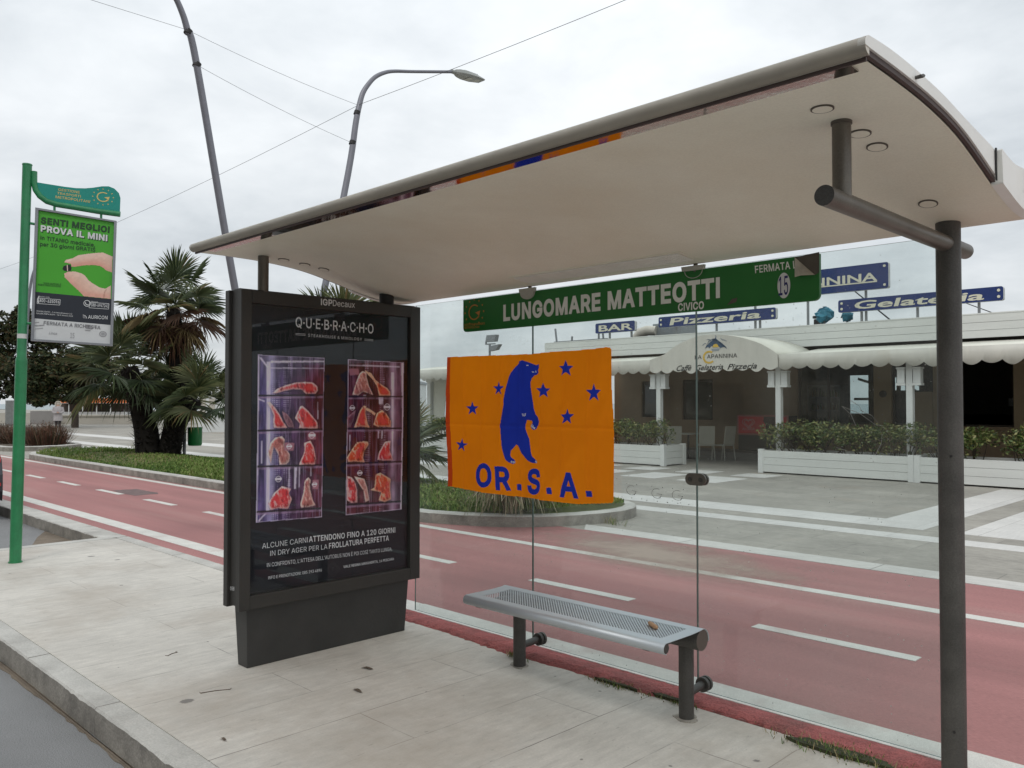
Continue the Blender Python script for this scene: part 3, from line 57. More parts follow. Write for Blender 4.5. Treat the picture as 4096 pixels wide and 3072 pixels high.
FONT = {" ":[369,[]],"!":[385,[[132,315,124,1000,260,1000,251,315],[193,-9,158,-2,129,17,109,46,103,81,109,115,129,144,158,163,193,170,227,163,256,144,275,115,282,81,275,46,256,17,227,-2]]],"#":[865,[[475,0,640,1000,741,1000,577,0],[20,276,37,377,786,377,769,276],[125,0,289,1000,389,1000,226,0],[79,622,96,724,844,724,828,622]]],"&":[880,[[387,-13,295,-4,217,23,153,66,106,122,77,188,67,262,74,321,93,372,125,418,166,461,217,504,484,713,500,737,511,764,515,796,507,840,483,875,445,898,396,906,361,902,330,891,305,872,285,848,273,818,269,784,273,748,286,714,305,680,860,0,715,0,200,626,172,676,154,728,148,783,156,846,179,901,215,946,264,981,324,1002,393,1009,463,1002,522,981,570,947,606,903,629,852,636,795,632,751,619,711,599,673,573,639,541,606,303,428,251,384,216,343,197,302,191,258,197,212,215,172,244,138,282,113,327,97,379,91,438,98,494,116,546,147,592,188,631,238,661,298,680,366,686,441,801,441,796,354,780,283,756,226,729,182,654,92,600,46,533,13,460,-7]]],"'":[405,[[153,624,138,1000,266,1000,252,624]]],",":[369,[[74,-235,133,140,269,140,166,-235]]],"-":[891,[[662,481,662,369,224,369,224,481]]],".":[369,[[187,-9,153,-2,124,17,104,46,97,81,104,115,124,144,153,164,187,170,222,164,251,144,271,115,277,81,271,46,251,17,222,-2]]],"/":[490,[[462,1047,140,-150,28,-150,350,1047]]],"0":[891,[[446,-13,342,2,255,47,186,122,135,223,104,349,94,499,104,649,136,776,187,878,256,952,343,998,446,1013,548,998,635,952,704,878,755,776,786,649,797,499,786,349,755,223,705,122,636,47,549,2],[446,97,513,109,570,145,616,203,649,283,669,382,676,499,669,618,649,717,616,797,570,855,513,891,446,903,377,891,320,855,275,797,242,717,222,618,215,499,222,382,242,283,275,203,320,145,377,109]]],"1":[891,[[150,0,150,107,768,107,768,0],[542,1000,542,0,417,0,417,881,411,881,169,703,169,839,390,1000]]],"2":[891,[[126,0,126,93,555,555,587,600,611,642,625,685,630,730,623,780,605,823,575,857,537,883,491,898,440,903,385,897,339,880,301,851,273,813,255,766,250,711,129,711,139,796,169,869,218,930,281,976,357,1004,442,1013,527,1004,601,976,663,932,710,875,739,808,749,732,744,677,729,624,702,569,660,508,602,437,525,353,300,119,300,111,765,111,765,0]]],"3":[891,[[428,-13,341,-5,261,19,192,59,138,113,102,180,86,259,215,259,226,211,249,171,282,139,325,116,374,103,430,98,488,103,541,119,585,146,618,183,640,229,647,285,641,337,621,386,588,427,540,459,476,480,395,487,308,487,308,588,566,881,566,889,137,889,137,1000,732,1000,732,905,415,547,415,568,518,567,606,542,677,498,729,437,762,365,772,285,761,202,728,130,676,70,607,24,523,-4]]],"4":[891,[[78,207,78,311,485,1000,611,1000,213,326,213,319,812,319,812,207],[554,0,554,624,674,624,674,0]]],"5":[891,[[435,-13,350,-5,275,22,212,64,163,118,130,183,117,256,240,256,250,213,271,175,302,143,341,118,385,103,435,98,492,105,543,127,585,160,617,205,638,258,644,319,637,380,616,435,583,480,540,515,488,537,428,544,378,540,329,528,285,508,252,483,132,497,189,1000,720,1000,720,889,296,889,263,593,268,593,305,619,349,639,399,651,451,656,517,649,578,631,632,601,678,561,716,511,745,454,763,390,768,321,758,229,725,149,674,81,607,30,526,-3]]],"6":[891,[[445,-13,357,-3,280,29,215,79,166,146,135,227,125,318,133,392,157,470,201,560,270,669,496,1000,633,1000,297,513,286,513,302,541,324,565,352,587,385,603,421,614,462,617,547,608,621,579,681,533,727,471,755,396,764,309,754,221,723,143,674,78,609,28,532,-3],[445,95,500,102,548,123,587,156,618,199,637,251,644,309,637,368,618,419,587,462,548,494,500,515,445,521,390,515,342,495,302,463,271,420,252,370,246,311,252,252,271,200,302,156,342,123,390,102]]],"7":[891,[[191,0,636,881,636,889,122,889,122,1000,768,1000,768,882,324,0]]],"8":[891,[[445,-13,350,-4,266,22,198,65,146,121,113,189,102,266,108,327,128,384,158,433,199,474,246,504,300,520,300,525,234,554,182,605,149,672,138,748,148,820,178,884,225,938,287,979,361,1005,445,1013,528,1005,602,979,663,938,710,884,740,820,750,748,739,672,706,605,655,554,591,525,591,520,643,504,690,474,730,433,761,384,781,327,788,266,777,189,744,121,692,65,623,22,540,-4],[445,97,507,102,560,118,603,145,635,180,655,223,662,272,655,325,634,371,600,409,556,438,504,456,445,462,385,456,333,438,289,409,255,371,234,325,227,272,233,223,253,180,285,145,329,118,382,102],[445,569,495,574,539,590,576,616,604,650,622,691,628,738,622,785,605,826,577,859,541,884,496,899,445,904,393,899,349,884,312,859,284,826,267,785,261,738,267,691,284,650,312,616,349,590,394,574]]],"9":[891,[[444,1013,532,1003,610,971,674,921,723,854,754,773,764,682,756,608,733,530,688,440,619,331,394,0,256,0,593,487,604,487,588,459,565,435,537,413,505,397,468,386,428,383,343,392,269,421,209,467,163,529,134,604,125,691,135,780,166,858,216,922,280,972,357,1003],[444,905,390,898,342,877,302,844,272,801,253,749,246,691,253,632,272,581,302,538,342,506,390,485,444,479,499,485,548,505,588,537,618,580,637,631,644,689,637,748,618,800,588,844,548,877,500,898]]],":":[369,[[187,-9,153,-2,124,17,104,46,97,81,104,115,124,144,153,164,187,170,222,164,251,144,271,115,277,81,271,46,251,17,222,-2],[187,532,153,539,124,558,104,587,97,621,104,656,124,685,153,705,187,711,222,705,251,685,271,656,277,621,271,587,251,558,222,539]]],"A":[943,[[32,0,396,1000,543,1000,910,0,777,0,456,940,482,940,167,0],[216,279,216,391,727,391,727,279]]],"B":[897,[[118,0,118,1000,474,1000,569,991,646,964,706,923,749,869,774,805,783,735,777,677,760,629,734,591,700,562,661,540,619,524,619,515,667,506,714,483,756,447,791,399,814,340,821,268,813,196,787,131,742,77,677,35,592,9,485,0],[245,112,481,112,581,123,648,157,686,207,699,268,692,317,673,361,642,399,601,429,549,447,488,454,245,454],[245,561,468,561,520,566,566,582,605,608,635,642,654,683,660,732,649,793,614,843,556,877,472,888,245,888]]],"C":[1003,[[526,-13,403,2,295,49,205,125,137,227,94,352,79,499,94,647,137,773,205,875,295,951,403,998,526,1013,599,1008,669,991,733,964,790,926,840,879,880,822,910,758,930,685,803,685,788,733,765,776,737,812,702,842,663,866,620,883,574,893,526,896,438,884,361,850,296,793,246,715,214,617,203,499,214,382,246,284,296,207,361,150,439,116,526,104,574,107,620,118,663,135,702,158,737,188,765,225,788,267,803,315,930,315,911,243,881,178,840,122,791,74,734,37,669,9,600,-8]]],"D":[987,[[430,0,189,0,189,112,422,112,534,124,625,159,695,216,745,293,775,389,785,502,775,614,745,709,696,785,628,842,541,876,434,888,183,888,183,1000,443,1000,579,985,693,940,785,868,852,769,894,646,907,502,893,357,852,233,783,134,689,60,571,15],[245,1000,245,0,118,0,118,1000]]],"E":[823,[[118,0,118,1000,732,1000,732,888,245,888,245,562,699,562,699,450,245,450,245,112,738,112,738,0]]],"F":[806,[[118,0,118,1000,726,1000,726,888,245,888,245,547,681,547,681,435,245,435,245,0]]],"G":[1023,[[528,-13,403,2,294,49,204,125,136,227,93,353,79,499,93,647,136,773,203,875,293,951,400,998,521,1013,597,1008,669,990,735,961,793,922,842,874,883,818,913,755,932,685,802,685,784,732,761,773,733,809,700,839,662,864,620,882,573,892,521,896,436,884,360,850,295,793,246,715,214,617,203,499,214,382,246,285,296,207,362,150,440,116,528,104,608,113,678,140,735,183,779,242,806,314,815,398,854,391,556,391,556,503,940,503,940,393,926,278,886,179,823,97,740,37,641,-1]]],"H":[1016,[[118,0,118,1000,245,1000,245,568,771,568,771,1000,898,1000,898,0,771,0,771,456,245,456,245,0]]],"I":[335,[[103,0,103,1000,232,1000,232,0]]],"K":[917,[[205,286,205,425,715,1000,881,1000,454,542,448,543],[118,0,118,1000,245,1000,245,0],[732,0,369,509,448,608,882,0]]],"L":[772,[[118,0,118,1000,245,1000,245,112,710,112,710,0]]],"M":[1235,[[118,0,118,1000,298,1000,632,96,604,96,936,1000,1116,1000,1116,0,991,0,997,899,1008,899,672,0,562,0,220,899,234,899,240,0]]],"N":[1029,[[118,0,118,1000,268,1000,813,108,796,105,784,1000,911,1000,911,0,760,0,211,889,234,892,246,0]]],"O":[1048,[[525,-13,403,2,296,49,206,125,137,227,94,352,79,499,94,647,137,773,206,875,296,951,403,998,525,1013,647,998,754,951,844,875,912,773,955,647,969,499,955,352,912,227,844,125,754,49,647,2],[525,104,610,115,687,149,752,205,803,283,835,382,846,499,835,618,803,717,752,795,687,851,610,885,525,896,439,885,362,850,297,794,246,716,214,618,203,499,214,382,246,284,297,206,362,150,439,115]]],"P":[874,[[118,0,118,1000,462,1000,568,990,653,958,719,909,766,845,794,769,803,683,794,598,766,522,719,457,653,407,568,376,462,365,215,365,215,477,457,477,528,483,584,503,626,535,655,577,672,627,677,683,672,740,655,789,626,831,584,862,527,882,456,889,245,889,245,0]]],"Q":[1048,[[482,313,615,313,921,-94,788,-94],[525,-13,403,2,296,49,206,125,137,227,94,352,79,499,94,647,137,773,206,875,296,951,403,998,525,1013,647,998,754,951,844,875,912,773,955,647,969,499,955,352,912,227,844,125,754,49,647,2],[525,104,610,115,687,149,752,205,803,283,835,382,846,499,835,618,803,717,752,795,687,851,610,885,525,896,439,885,362,850,297,794,246,716,214,618,203,499,214,382,246,284,297,206,362,150,439,115]]],"R":[883,[[118,0,118,1000,464,1000,569,990,655,960,721,913,767,851,795,777,805,692,795,607,767,534,721,473,654,427,569,398,464,389,189,389,189,501,459,501,530,507,585,524,627,553,656,591,673,637,679,692,673,748,656,796,627,835,585,864,529,882,458,889,245,889,245,0],[694,0,452,450,595,450,841,0]]],"S":[878,[[440,-17,338,-9,251,18,179,61,126,118,90,188,75,268,205,268,217,216,243,172,280,139,327,115,381,101,440,97,504,102,562,118,610,145,648,181,671,224,679,274,673,317,653,352,622,379,582,402,534,421,361,470,251,512,169,568,119,641,102,732,113,811,147,880,201,936,270,979,353,1005,446,1013,540,1005,621,978,689,936,741,882,775,817,788,743,663,743,642,810,594,860,526,891,442,901,382,896,329,880,285,855,253,822,233,783,226,738,234,692,257,656,292,627,333,606,376,589,565,536,660,496,705,467,744,432,776,388,796,336,803,272,792,195,760,125,707,66,636,21,546,-8]]],"T":[882,[[62,888,62,1000,819,1000,819,888,505,888,505,0,379,0,379,888]]],"U":[1017,[[509,-16,398,-5,303,30,225,85,166,157,130,243,118,340,118,1000,244,1000,244,350,252,282,277,222,315,172,368,134,433,109,509,101,585,109,650,134,702,172,740,222,764,282,772,350,772,1000,899,1000,899,340,887,243,850,157,792,85,714,30,619,-5]]],"V":[943,[[401,0,32,1000,166,1000,487,60,461,60,776,1000,910,1000,546,0]]],"W":[1349,[[305,0,32,1000,162,1000,387,78,372,78,602,1000,746,1000,977,78,960,78,1186,1000,1316,1000,1042,0,895,0,660,934,687,934,453,0]]],"X":[932,[[36,0,427,559,427,464,58,1000,205,1000,479,574,456,574,734,1000,877,1000,509,470,509,564,896,0,750,0,453,454,481,454,180,0]]],"Y":[928,[[400,0,400,409,32,1000,179,1000,491,453,440,453,467,520,749,1000,895,1000,527,409,527,0]]],"Z":[862,[[82,0,82,91,670,935,684,893,79,888,79,1000,780,1000,780,907,191,65,177,107,785,112,785,0]]],"a":[765,[[314,-17,247,-10,186,10,134,42,94,88,68,144,60,212,66,270,85,316,114,352,152,380,197,400,246,414,496,452,521,462,537,477,537,547,524,583,502,612,471,633,432,646,385,650,335,646,293,634,259,615,231,591,211,565,197,538,81,572,112,633,154,680,205,715,261,738,321,751,381,756,470,746,517,731,562,708,602,675,634,630,655,570,662,494,662,0,544,0,544,102,536,102,519,76,495,48,464,23,423,2,374,-12],[335,89,397,96,448,115,488,145,518,183,536,226,542,271,542,373,530,365,303,323,264,312,230,296,203,274,186,244,181,206,185,171,200,142,224,119,255,103,292,93]]],"c":[778,[[407,-16,312,-4,230,32,161,90,110,167,78,261,67,368,78,478,110,572,161,649,230,707,312,744,407,756,461,752,511,741,558,724,600,700,637,669,668,633,693,591,711,544,595,515,585,543,571,568,553,591,531,611,505,627,476,639,443,646,407,648,340,639,285,610,243,565,213,508,195,441,189,368,195,297,213,231,243,174,285,130,340,101,407,91,444,94,477,101,506,114,532,130,555,150,573,174,588,201,598,230,713,201,696,153,671,110,639,73,602,42,559,17,512,-1,461,-12]]],"d":[834,[[384,-16,296,-4,219,32,155,89,107,166,77,261,67,371,77,481,108,575,156,652,220,709,297,744,385,756,448,750,497,733,536,708,565,680,602,628,611,628,611,1000,731,1000,731,0,615,0,615,115,603,115,564,61,534,33,496,7,446,-10],[402,92,465,101,517,128,559,170,589,226,607,294,613,372,607,450,589,517,559,572,518,613,465,640,402,648,337,639,284,612,243,569,213,513,195,447,189,372,195,297,213,229,243,172,285,129,338,101]]],"e":[794,[[417,-16,316,-4,230,32,161,90,109,167,78,260,67,367,78,475,109,569,159,647,226,706,308,743,403,756,464,751,522,735,578,709,628,670,670,619,702,554,723,475,730,381,730,333,147,333,147,434,664,434,609,397,603,467,585,528,556,578,516,617,465,641,403,649,341,641,288,616,245,578,214,530,195,474,189,415,189,349,196,273,217,209,251,158,297,121,353,98,417,91,460,94,499,104,532,120,561,143,584,172,601,207,717,179,694,124,659,77,612,38,555,9,490,-10]]],"g":[836,[[407,-296,330,-291,263,-274,207,-249,162,-216,126,-178,99,-136,199,-80,239,-130,267,-154,303,-173,349,-187,407,-191,489,-180,555,-148,598,-92,612,-11,612,134,602,134,563,82,534,54,496,31,446,15,383,9,298,20,221,52,157,105,108,177,77,268,67,376,77,484,108,577,157,652,221,709,298,744,385,756,448,750,498,733,537,708,566,680,605,627,615,627,615,746,732,746,732,-17,721,-106,689,-177,637,-230,571,-267,493,-289],[403,116,466,124,518,148,559,186,590,238,608,302,614,379,608,454,590,519,560,573,519,614,466,640,403,648,338,639,285,612,243,570,213,516,195,451,189,379,195,305,214,241,244,188,286,149,339,124]]],"h":[806,[[223,446,223,0,103,0,103,1000,223,1000,223,565,201,565,243,653,299,712,368,745,447,756,518,748,580,724,631,685,670,631,694,560,702,472,702,0,582,0,582,462,571,540,537,598,483,635,413,647,362,641,316,624,278,595,248,556,230,506]]],"i":[328,[[103,0,103,746,223,746,223,0],[164,870,133,876,106,894,87,919,81,950,87,981,106,1006,133,1024,164,1030,197,1024,224,1006,242,981,248,950,242,919,224,894,197,876]]],"l":[372,[[274,-5,198,6,145,40,114,93,103,166,103,1000,223,1000,223,194,227,151,236,122,255,107,334,107,355,5]]],"m":[1199,[[103,0,103,746,220,746,221,581,211,581,231,635,260,680,297,715,338,739,384,754,431,759,506,747,565,709,607,652,631,579,614,579,633,631,663,674,702,710,748,737,801,754,858,759,921,752,977,731,1025,695,1063,646,1087,581,1095,501,1095,0,974,0,974,499,963,568,929,615,880,641,823,650,776,644,736,629,703,603,679,570,664,531,659,486,659,0,539,0,539,511,529,567,497,611,450,640,392,650,350,645,310,629,275,604,247,568,229,523,223,468,223,0]]],"n":[805,[[223,446,223,0,103,0,103,746,219,746,220,565,201,565,243,653,299,712,368,745,447,756,518,748,580,724,631,685,669,631,694,560,702,472,702,0,582,0,582,462,571,540,537,598,483,635,413,647,362,641,316,624,278,595,248,556,230,506]]],"o":[816,[[407,-16,312,-4,230,32,161,90,110,167,78,261,67,368,78,478,110,572,161,649,230,707,312,744,407,756,504,744,587,707,655,649,706,572,738,478,749,368,738,261,706,167,655,90,587,32,504,-4],[407,91,476,101,531,130,574,174,604,231,622,297,628,368,622,441,604,507,574,565,531,610,476,639,407,648,340,639,285,610,243,565,213,508,195,441,189,368,195,297,213,231,243,174,285,130,340,101]]],"p":[834,[[103,-281,103,746,220,746,220,628,232,628,270,680,299,708,337,733,387,750,450,756,538,744,615,709,679,652,727,575,757,481,767,371,757,261,727,166,679,89,616,32,539,-4,451,-16,389,-10,339,7,301,33,271,61,232,115,223,115,223,-281],[433,92,497,101,549,129,591,172,621,229,639,297,645,372,639,447,621,513,591,569,550,612,497,639,433,648,369,640,317,613,276,572,246,517,228,450,221,372,228,294,246,226,276,170,318,128,370,101]]],"r":[509,[[103,0,103,746,219,746,219,631,227,631,255,682,300,722,355,748,479,754,479,634,357,635,313,618,276,592,247,557,229,515,223,466,223,0]]],"s":[717,[[358,-16,285,-10,220,7,166,35,121,74,89,125,70,185,185,209,207,156,244,118,294,97,356,89,426,98,481,122,515,159,527,202,520,238,499,267,465,289,417,305,293,334,205,365,142,409,104,467,92,538,101,599,128,652,170,695,226,728,293,749,368,756,439,750,499,732,548,704,588,667,617,622,637,570,527,545,508,585,477,620,431,645,368,654,307,646,257,623,224,588,213,545,221,507,244,478,282,456,338,438,451,411,540,381,602,337,639,280,651,209,642,147,614,93,570,47,511,13,439,-9]]],"t":[447,[[401,746,401,643,13,643,13,746],[128,926,248,926,248,192,253,150,267,120,294,104,335,98,397,105,419,3,331,-8,245,4,181,42,141,102,128,183]]],"u":[806,[[358,-10,288,-2,226,21,175,60,136,115,111,186,103,273,103,746,223,746,223,283,235,206,269,147,323,111,393,99,444,104,490,122,528,151,557,190,576,240,582,300,582,746,702,746,702,0,586,0,586,181,604,181,562,92,505,33,437,1]]],"w":[1115,[[270,0,44,746,171,746,344,81,324,81,495,746,622,746,791,81,769,81,944,746,1070,746,844,0,724,0,544,664,571,664,391,0]]],"x":[744,[[41,0,337,429,336,336,56,746,197,746,407,405,345,405,554,746,691,746,410,332,410,421,703,0,564,0,340,357,402,357,180,0]]],"·":[385,[[193,386,158,392,129,412,109,441,103,475,109,510,129,539,158,559,193,565,227,559,256,539,276,510,283,475,276,441,256,412,227,392]]],"È":[823,[[118,0,118,1000,732,1000,732,888,245,888,245,562,699,562,699,450,245,450,245,112,738,112,738,0],[381,1097,252,1295,386,1295,480,1097]]],"Ì":[591,[[61,0,61,112,232,112,232,888,61,888,61,1000,530,1000,530,888,359,888,359,112,530,112,530,0],[248,1097,119,1295,253,1295,347,1097]]]}
rng = random.Random(7)
# ---------------------------------------------------------------- materials
MATS = {}
def srgb(r, g, b):
    f = lambda c: (c / 255 / 12.92) if c / 255 <= .04045 else ((c / 255 + .055) / 1.055) ** 2.4
    return (f(r), f(g), f(b))
def M(name, col, rough=.6, metal=0, var=.12, scale=6, bump=0, bscale=60, stretch=(1, 1, 1), coat=0, spec=.5, spots=None, col2=None, fine=.0, cover=.5):
    """principled, base colour broken by noise; optional second colour patches, dark spots, bump"""
    if name in MATS: return MATS[name]
    m = bpy.data.materials.new(name); m.use_nodes = True; MATS[name] = m
    t = m.node_tree; L = t.links.new; p = t.nodes['Principled BSDF']
    p.inputs['Roughness'].default_value = rough; p.inputs['Metallic'].default_value = metal
    p.inputs['Specular IOR Level'].default_value = spec
    if coat: p.inputs['Coat Weight'].default_value = coat; p.inputs['Coat Roughness'].default_value = .03
    tcn = t.nodes.new('ShaderNodeTexCoord'); mp = t.nodes.new('ShaderNodeMapping'); mp.inputs['Scale'].default_value = stretch
    L(tcn.outputs['Object'], mp.inputs[0])
    def nz(s, d=5, ro=.6):
        n = t.nodes.new('ShaderNodeTexNoise'); n.inputs['Scale'].default_value = s; n.inputs['Detail'].default_value = d; n.inputs['Roughness'].default_value = ro
        L(mp.outputs[0], n.inputs['Vector']); return n
    n = nz(scale)
    rp = t.nodes.new('ShaderNodeValToRGB'); el = rp.color_ramp.elements
    el[0].position = .28; el[1].position = .72
    el[0].color = tuple(c * (1 - var) for c in col) + (1,); el[1].color = tuple(min(1, c * (1 + var)) for c in col) + (1,)
    L(n.outputs[0], rp.inputs[0]); cur = rp.outputs[0]
    def mixin(fac, c2, blend='MIX'):
        nonlocal cur
        mxn = t.nodes.new('ShaderNodeMix'); mxn.data_type = 'RGBA'; mxn.blend_type = blend
        L(fac, mxn.inputs[0]); L(cur, mxn.inputs['A'])
        if isinstance(c2, tuple): mxn.inputs['B'].default_value = c2 + (1,)
        else: L(c2, mxn.inputs['B'])
        cur = mxn.outputs['Result']
    def ramp(src, a, b):
        q = t.nodes.new('ShaderNodeMapRange'); q.inputs[1].default_value = a; q.inputs[2].default_value = b; q.clamp = True
        L(src, q.inputs[0]); return q.outputs[0]
    if col2 is not None:
        n3 = nz(scale * .37, 6, .65); mixin(ramp(n3.outputs[0], cover, cover + .22), col2)
    if fine:
        n4 = nz(bscale * 2, 2); mq = t.nodes.new('ShaderNodeMapRange'); mq.inputs[3].default_value = 1 - fine; mq.inputs[4].default_value = 1 + fine
        mq.inputs[1].default_value = .3; mq.inputs[2].default_value = .7; L(n4.outputs[0], mq.inputs[0])
        vm = t.nodes.new('ShaderNodeVectorMath'); vm.operation = 'SCALE'; L(cur, vm.inputs[0]); L(mq.outputs[0], vm.inputs['Scale']); cur = vm.outputs[0]
    if spots:
        v = t.nodes.new('ShaderNodeTexVoronoi'); v.inputs['Scale'].default_value = spots[0]; L(tcn.outputs['Object'], v.inputs['Vector'])
        n5 = nz(spots[0] * 3, 3); sm = t.nodes.new('ShaderNodeMath'); sm.operation = 'ADD'; L(v.outputs['Distance'], sm.inputs[0])
        m5 = t.nodes.new('ShaderNodeMath'); m5.operation = 'MULTIPLY'; m5.inputs[1].default_value = .25; L(n5.outputs[0], m5.inputs[0]); L(m5.outputs[0], sm.inputs[1])
        inv = t.nodes.new('ShaderNodeMapRange'); inv.inputs[1].default_value = spots[1] + .16; inv.inputs[2].default_value = spots[1] + .12; inv.clamp = True
        L(sm.outputs[0], inv.inputs[0]); mixin(inv.outputs[0], spots[2])
    L(cur, p.inputs['Base Color'])
    if bump:
        b = t.nodes.new('ShaderNodeBump'); b.inputs['Strength'].default_value = bump; b.inputs['Distance'].default_value = .01
        L(nz(bscale).outputs[0], b.inputs['Height']); L(b.outputs[0], p.inputs['Normal'])
    return m
def stone(name, col, bw, bh, mortar, var=.12, streak=(6, 1.2, 1), rough=.75, rot=0, spots=None, mcol=(.12, .11, .1), patch=None, slabvar=.08, jmin=.6, pits=(.66, .72, .55)):
    """paving laid in slabs: brick joints, tone per slab, streaky grain, stains"""
    m = bpy.data.materials.new(name); m.use_nodes = True; MATS[name] = m
    t = m.node_tree; L = t.links.new; p = t.nodes['Principled BSDF']; p.inputs['Roughness'].default_value = rough
    tcn = t.nodes.new('ShaderNodeTexCoord'); mp = t.nodes.new('ShaderNodeMapping'); mp.inputs['Rotation'].default_value = (0, 0, rot)
    L(tcn.outputs['Object'], mp.inputs[0])
    ds = t.nodes.new('ShaderNodeTexNoise'); ds.inputs['Scale'].default_value = 3.5; L(mp.outputs[0], ds.inputs['Vector'])
    dm = t.nodes.new('ShaderNodeMix'); dm.data_type = 'VECTOR'; dm.inputs[0].default_value = .012; L(mp.outputs[0], dm.inputs['A']); L(ds.outputs['Color'], dm.inputs['B'])
    br = t.nodes.new('ShaderNodeTexBrick'); br.inputs['Scale'].default_value = 1; br.inputs['Brick Width'].default_value = bw; br.inputs['Row Height'].default_value = bh
    br.inputs['Mortar Size'].default_value = mortar; br.inputs['Mortar Smooth'].default_value = .3; br.inputs['Bias'].default_value = 0
    br.inputs['Color1'].default_value = tuple(c * (1 - slabvar) for c in col) + (1,); br.inputs['Color2'].default_value = tuple(c * (1 + slabvar) for c in col) + (1,)
    br.inputs['Mortar'].default_value = col + (1,)
    L(dm.outputs['Result'] if False else dm.outputs[1], br.inputs['Vector']); cur = br.outputs['Color']
    ms = t.nodes.new('ShaderNodeMapping'); ms.inputs['Scale'].default_value = streak; L(tcn.outputs['Object'], ms.inputs[0])
    def nz(src, s, d=6, ro=.65):
        n = t.nodes.new('ShaderNodeTexNoise'); n.inputs['Scale'].default_value = s; n.inputs['Detail'].default_value = d; n.inputs['Roughness'].default_value = ro
        L(src, n.inputs['Vector']); return n.outputs[0]
    def gain(src, a, lo, hi, b0=.3, b1=.7):
        q = t.nodes.new('ShaderNodeMapRange'); q.inputs[1].default_value = b0; q.inputs[2].default_value = b1; q.inputs[3].default_value = lo; q.inputs[4].default_value = hi; L(src, q.inputs[0])
        v = t.nodes.new('ShaderNodeVectorMath'); v.operation = 'SCALE'; L(a, v.inputs[0]); L(q.outputs[0], v.inputs['Scale']); return v.outputs[0]
    cur = gain(nz(ms.outputs[0], 5), cur, 1 - var, 1 + var)
    cur = gain(nz(tcn.outputs['Object'], 1.1, 8, .7), cur, 1 - var * 1.2, 1 + var)
    cur = gain(nz(tcn.outputs['Object'], 90, 3), cur, .93, 1.06)
    def patchmix(src, a, b, c2, k=1.0):
        nonlocal cur
        q = t.nodes.new('ShaderNodeMapRange'); q.inputs[1].default_value = a; q.inputs[2].default_value = b; q.inputs[4].default_value = k; q.clamp = True; L(src, q.inputs[0])
        mn = t.nodes.new('ShaderNodeMix'); mn.data_type = 'RGBA'; L(q.outputs[0], mn.inputs[0]); L(cur, mn.inputs['A']); mn.inputs['B'].default_value = c2 + (1,); cur = mn.outputs['Result']
    jn = t.nodes.new('ShaderNodeMapRange'); jn.inputs[1].default_value = .40; jn.inputs[2].default_value = .62; jn.inputs[3].default_value = jmin; jn.clamp = True; L(nz(tcn.outputs['Object'], 2.3, 5), jn.inputs[0])
    jm = t.nodes.new('ShaderNodeMath'); jm.operation = 'MULTIPLY'; L(jn.outputs[0], jm.inputs[0]); L(br.outputs['Fac'], jm.inputs[1])
    jx = t.nodes.new('ShaderNodeMix'); jx.data_type = 'RGBA'; L(jm.outputs[0], jx.inputs[0]); L(cur, jx.inputs['A']); jx.inputs['B'].default_value = mcol + (1,); cur = jx.outputs['Result']
    if patch: patchmix(nz(tcn.outputs['Object'], patch[1], 7, .7), patch[2], patch[2] + .2, patch[0], .7)
    patchmix(nz(ms.outputs[0], 9, 6, .75), pits[0], pits[1], tuple(c * .42 for c in col), pits[2])
    if spots:
        for sc_, th in ((spots[0], spots[1]), (spots[0] * 2.7, spots[1] * .9)):
            v = t.nodes.new('ShaderNodeTexVoronoi'); v.inputs['Scale'].default_value = sc_; L(tcn.outputs['Object'], v.inputs['Vector'])
            s2 = t.nodes.new('ShaderNodeMath'); s2.operation = 'MULTIPLY_ADD'; L(nz(tcn.outputs['Object'], 34, 3), s2.inputs[0]); s2.inputs[1].default_value = .09; L(v.outputs['Distance'], s2.inputs[2])
            sx = t.nodes.new('ShaderNodeSeparateXYZ'); L(v.outputs['Color'], sx.inputs[0])
            th_ = t.nodes.new('ShaderNodeMapRange'); th_.inputs[1].default_value = .45; th_.inputs[2].default_value = 1; th_.inputs[3].default_value = 0; th_.inputs[4].default_value = th; L(sx.outputs[0], th_.inputs[0])
            df = t.nodes.new('ShaderNodeMath'); df.operation = 'SUBTRACT'; L(th_.outputs[0], df.inputs[0]); L(s2.outputs[0], df.inputs[1])
            patchmix(df.outputs[0], -.05, -.03, spots[2], .8)
    L(cur, p.inputs['Base Color'])
    b = t.nodes.new('ShaderNodeBump'); b.inputs['Strength'].default_value = .25; b.inputs['Distance'].default_value = .006
    hb = t.nodes.new('ShaderNodeMath'); hb.operation = 'SUBTRACT'; L(nz(tcn.outputs['Object'], 60, 4), hb.inputs[0]); L(br.outputs['Fac'], hb.inputs[1])
    L(hb.outputs[0], b.inputs['Height']); L(b.outputs[0], p.inputs['Normal'])
    return m
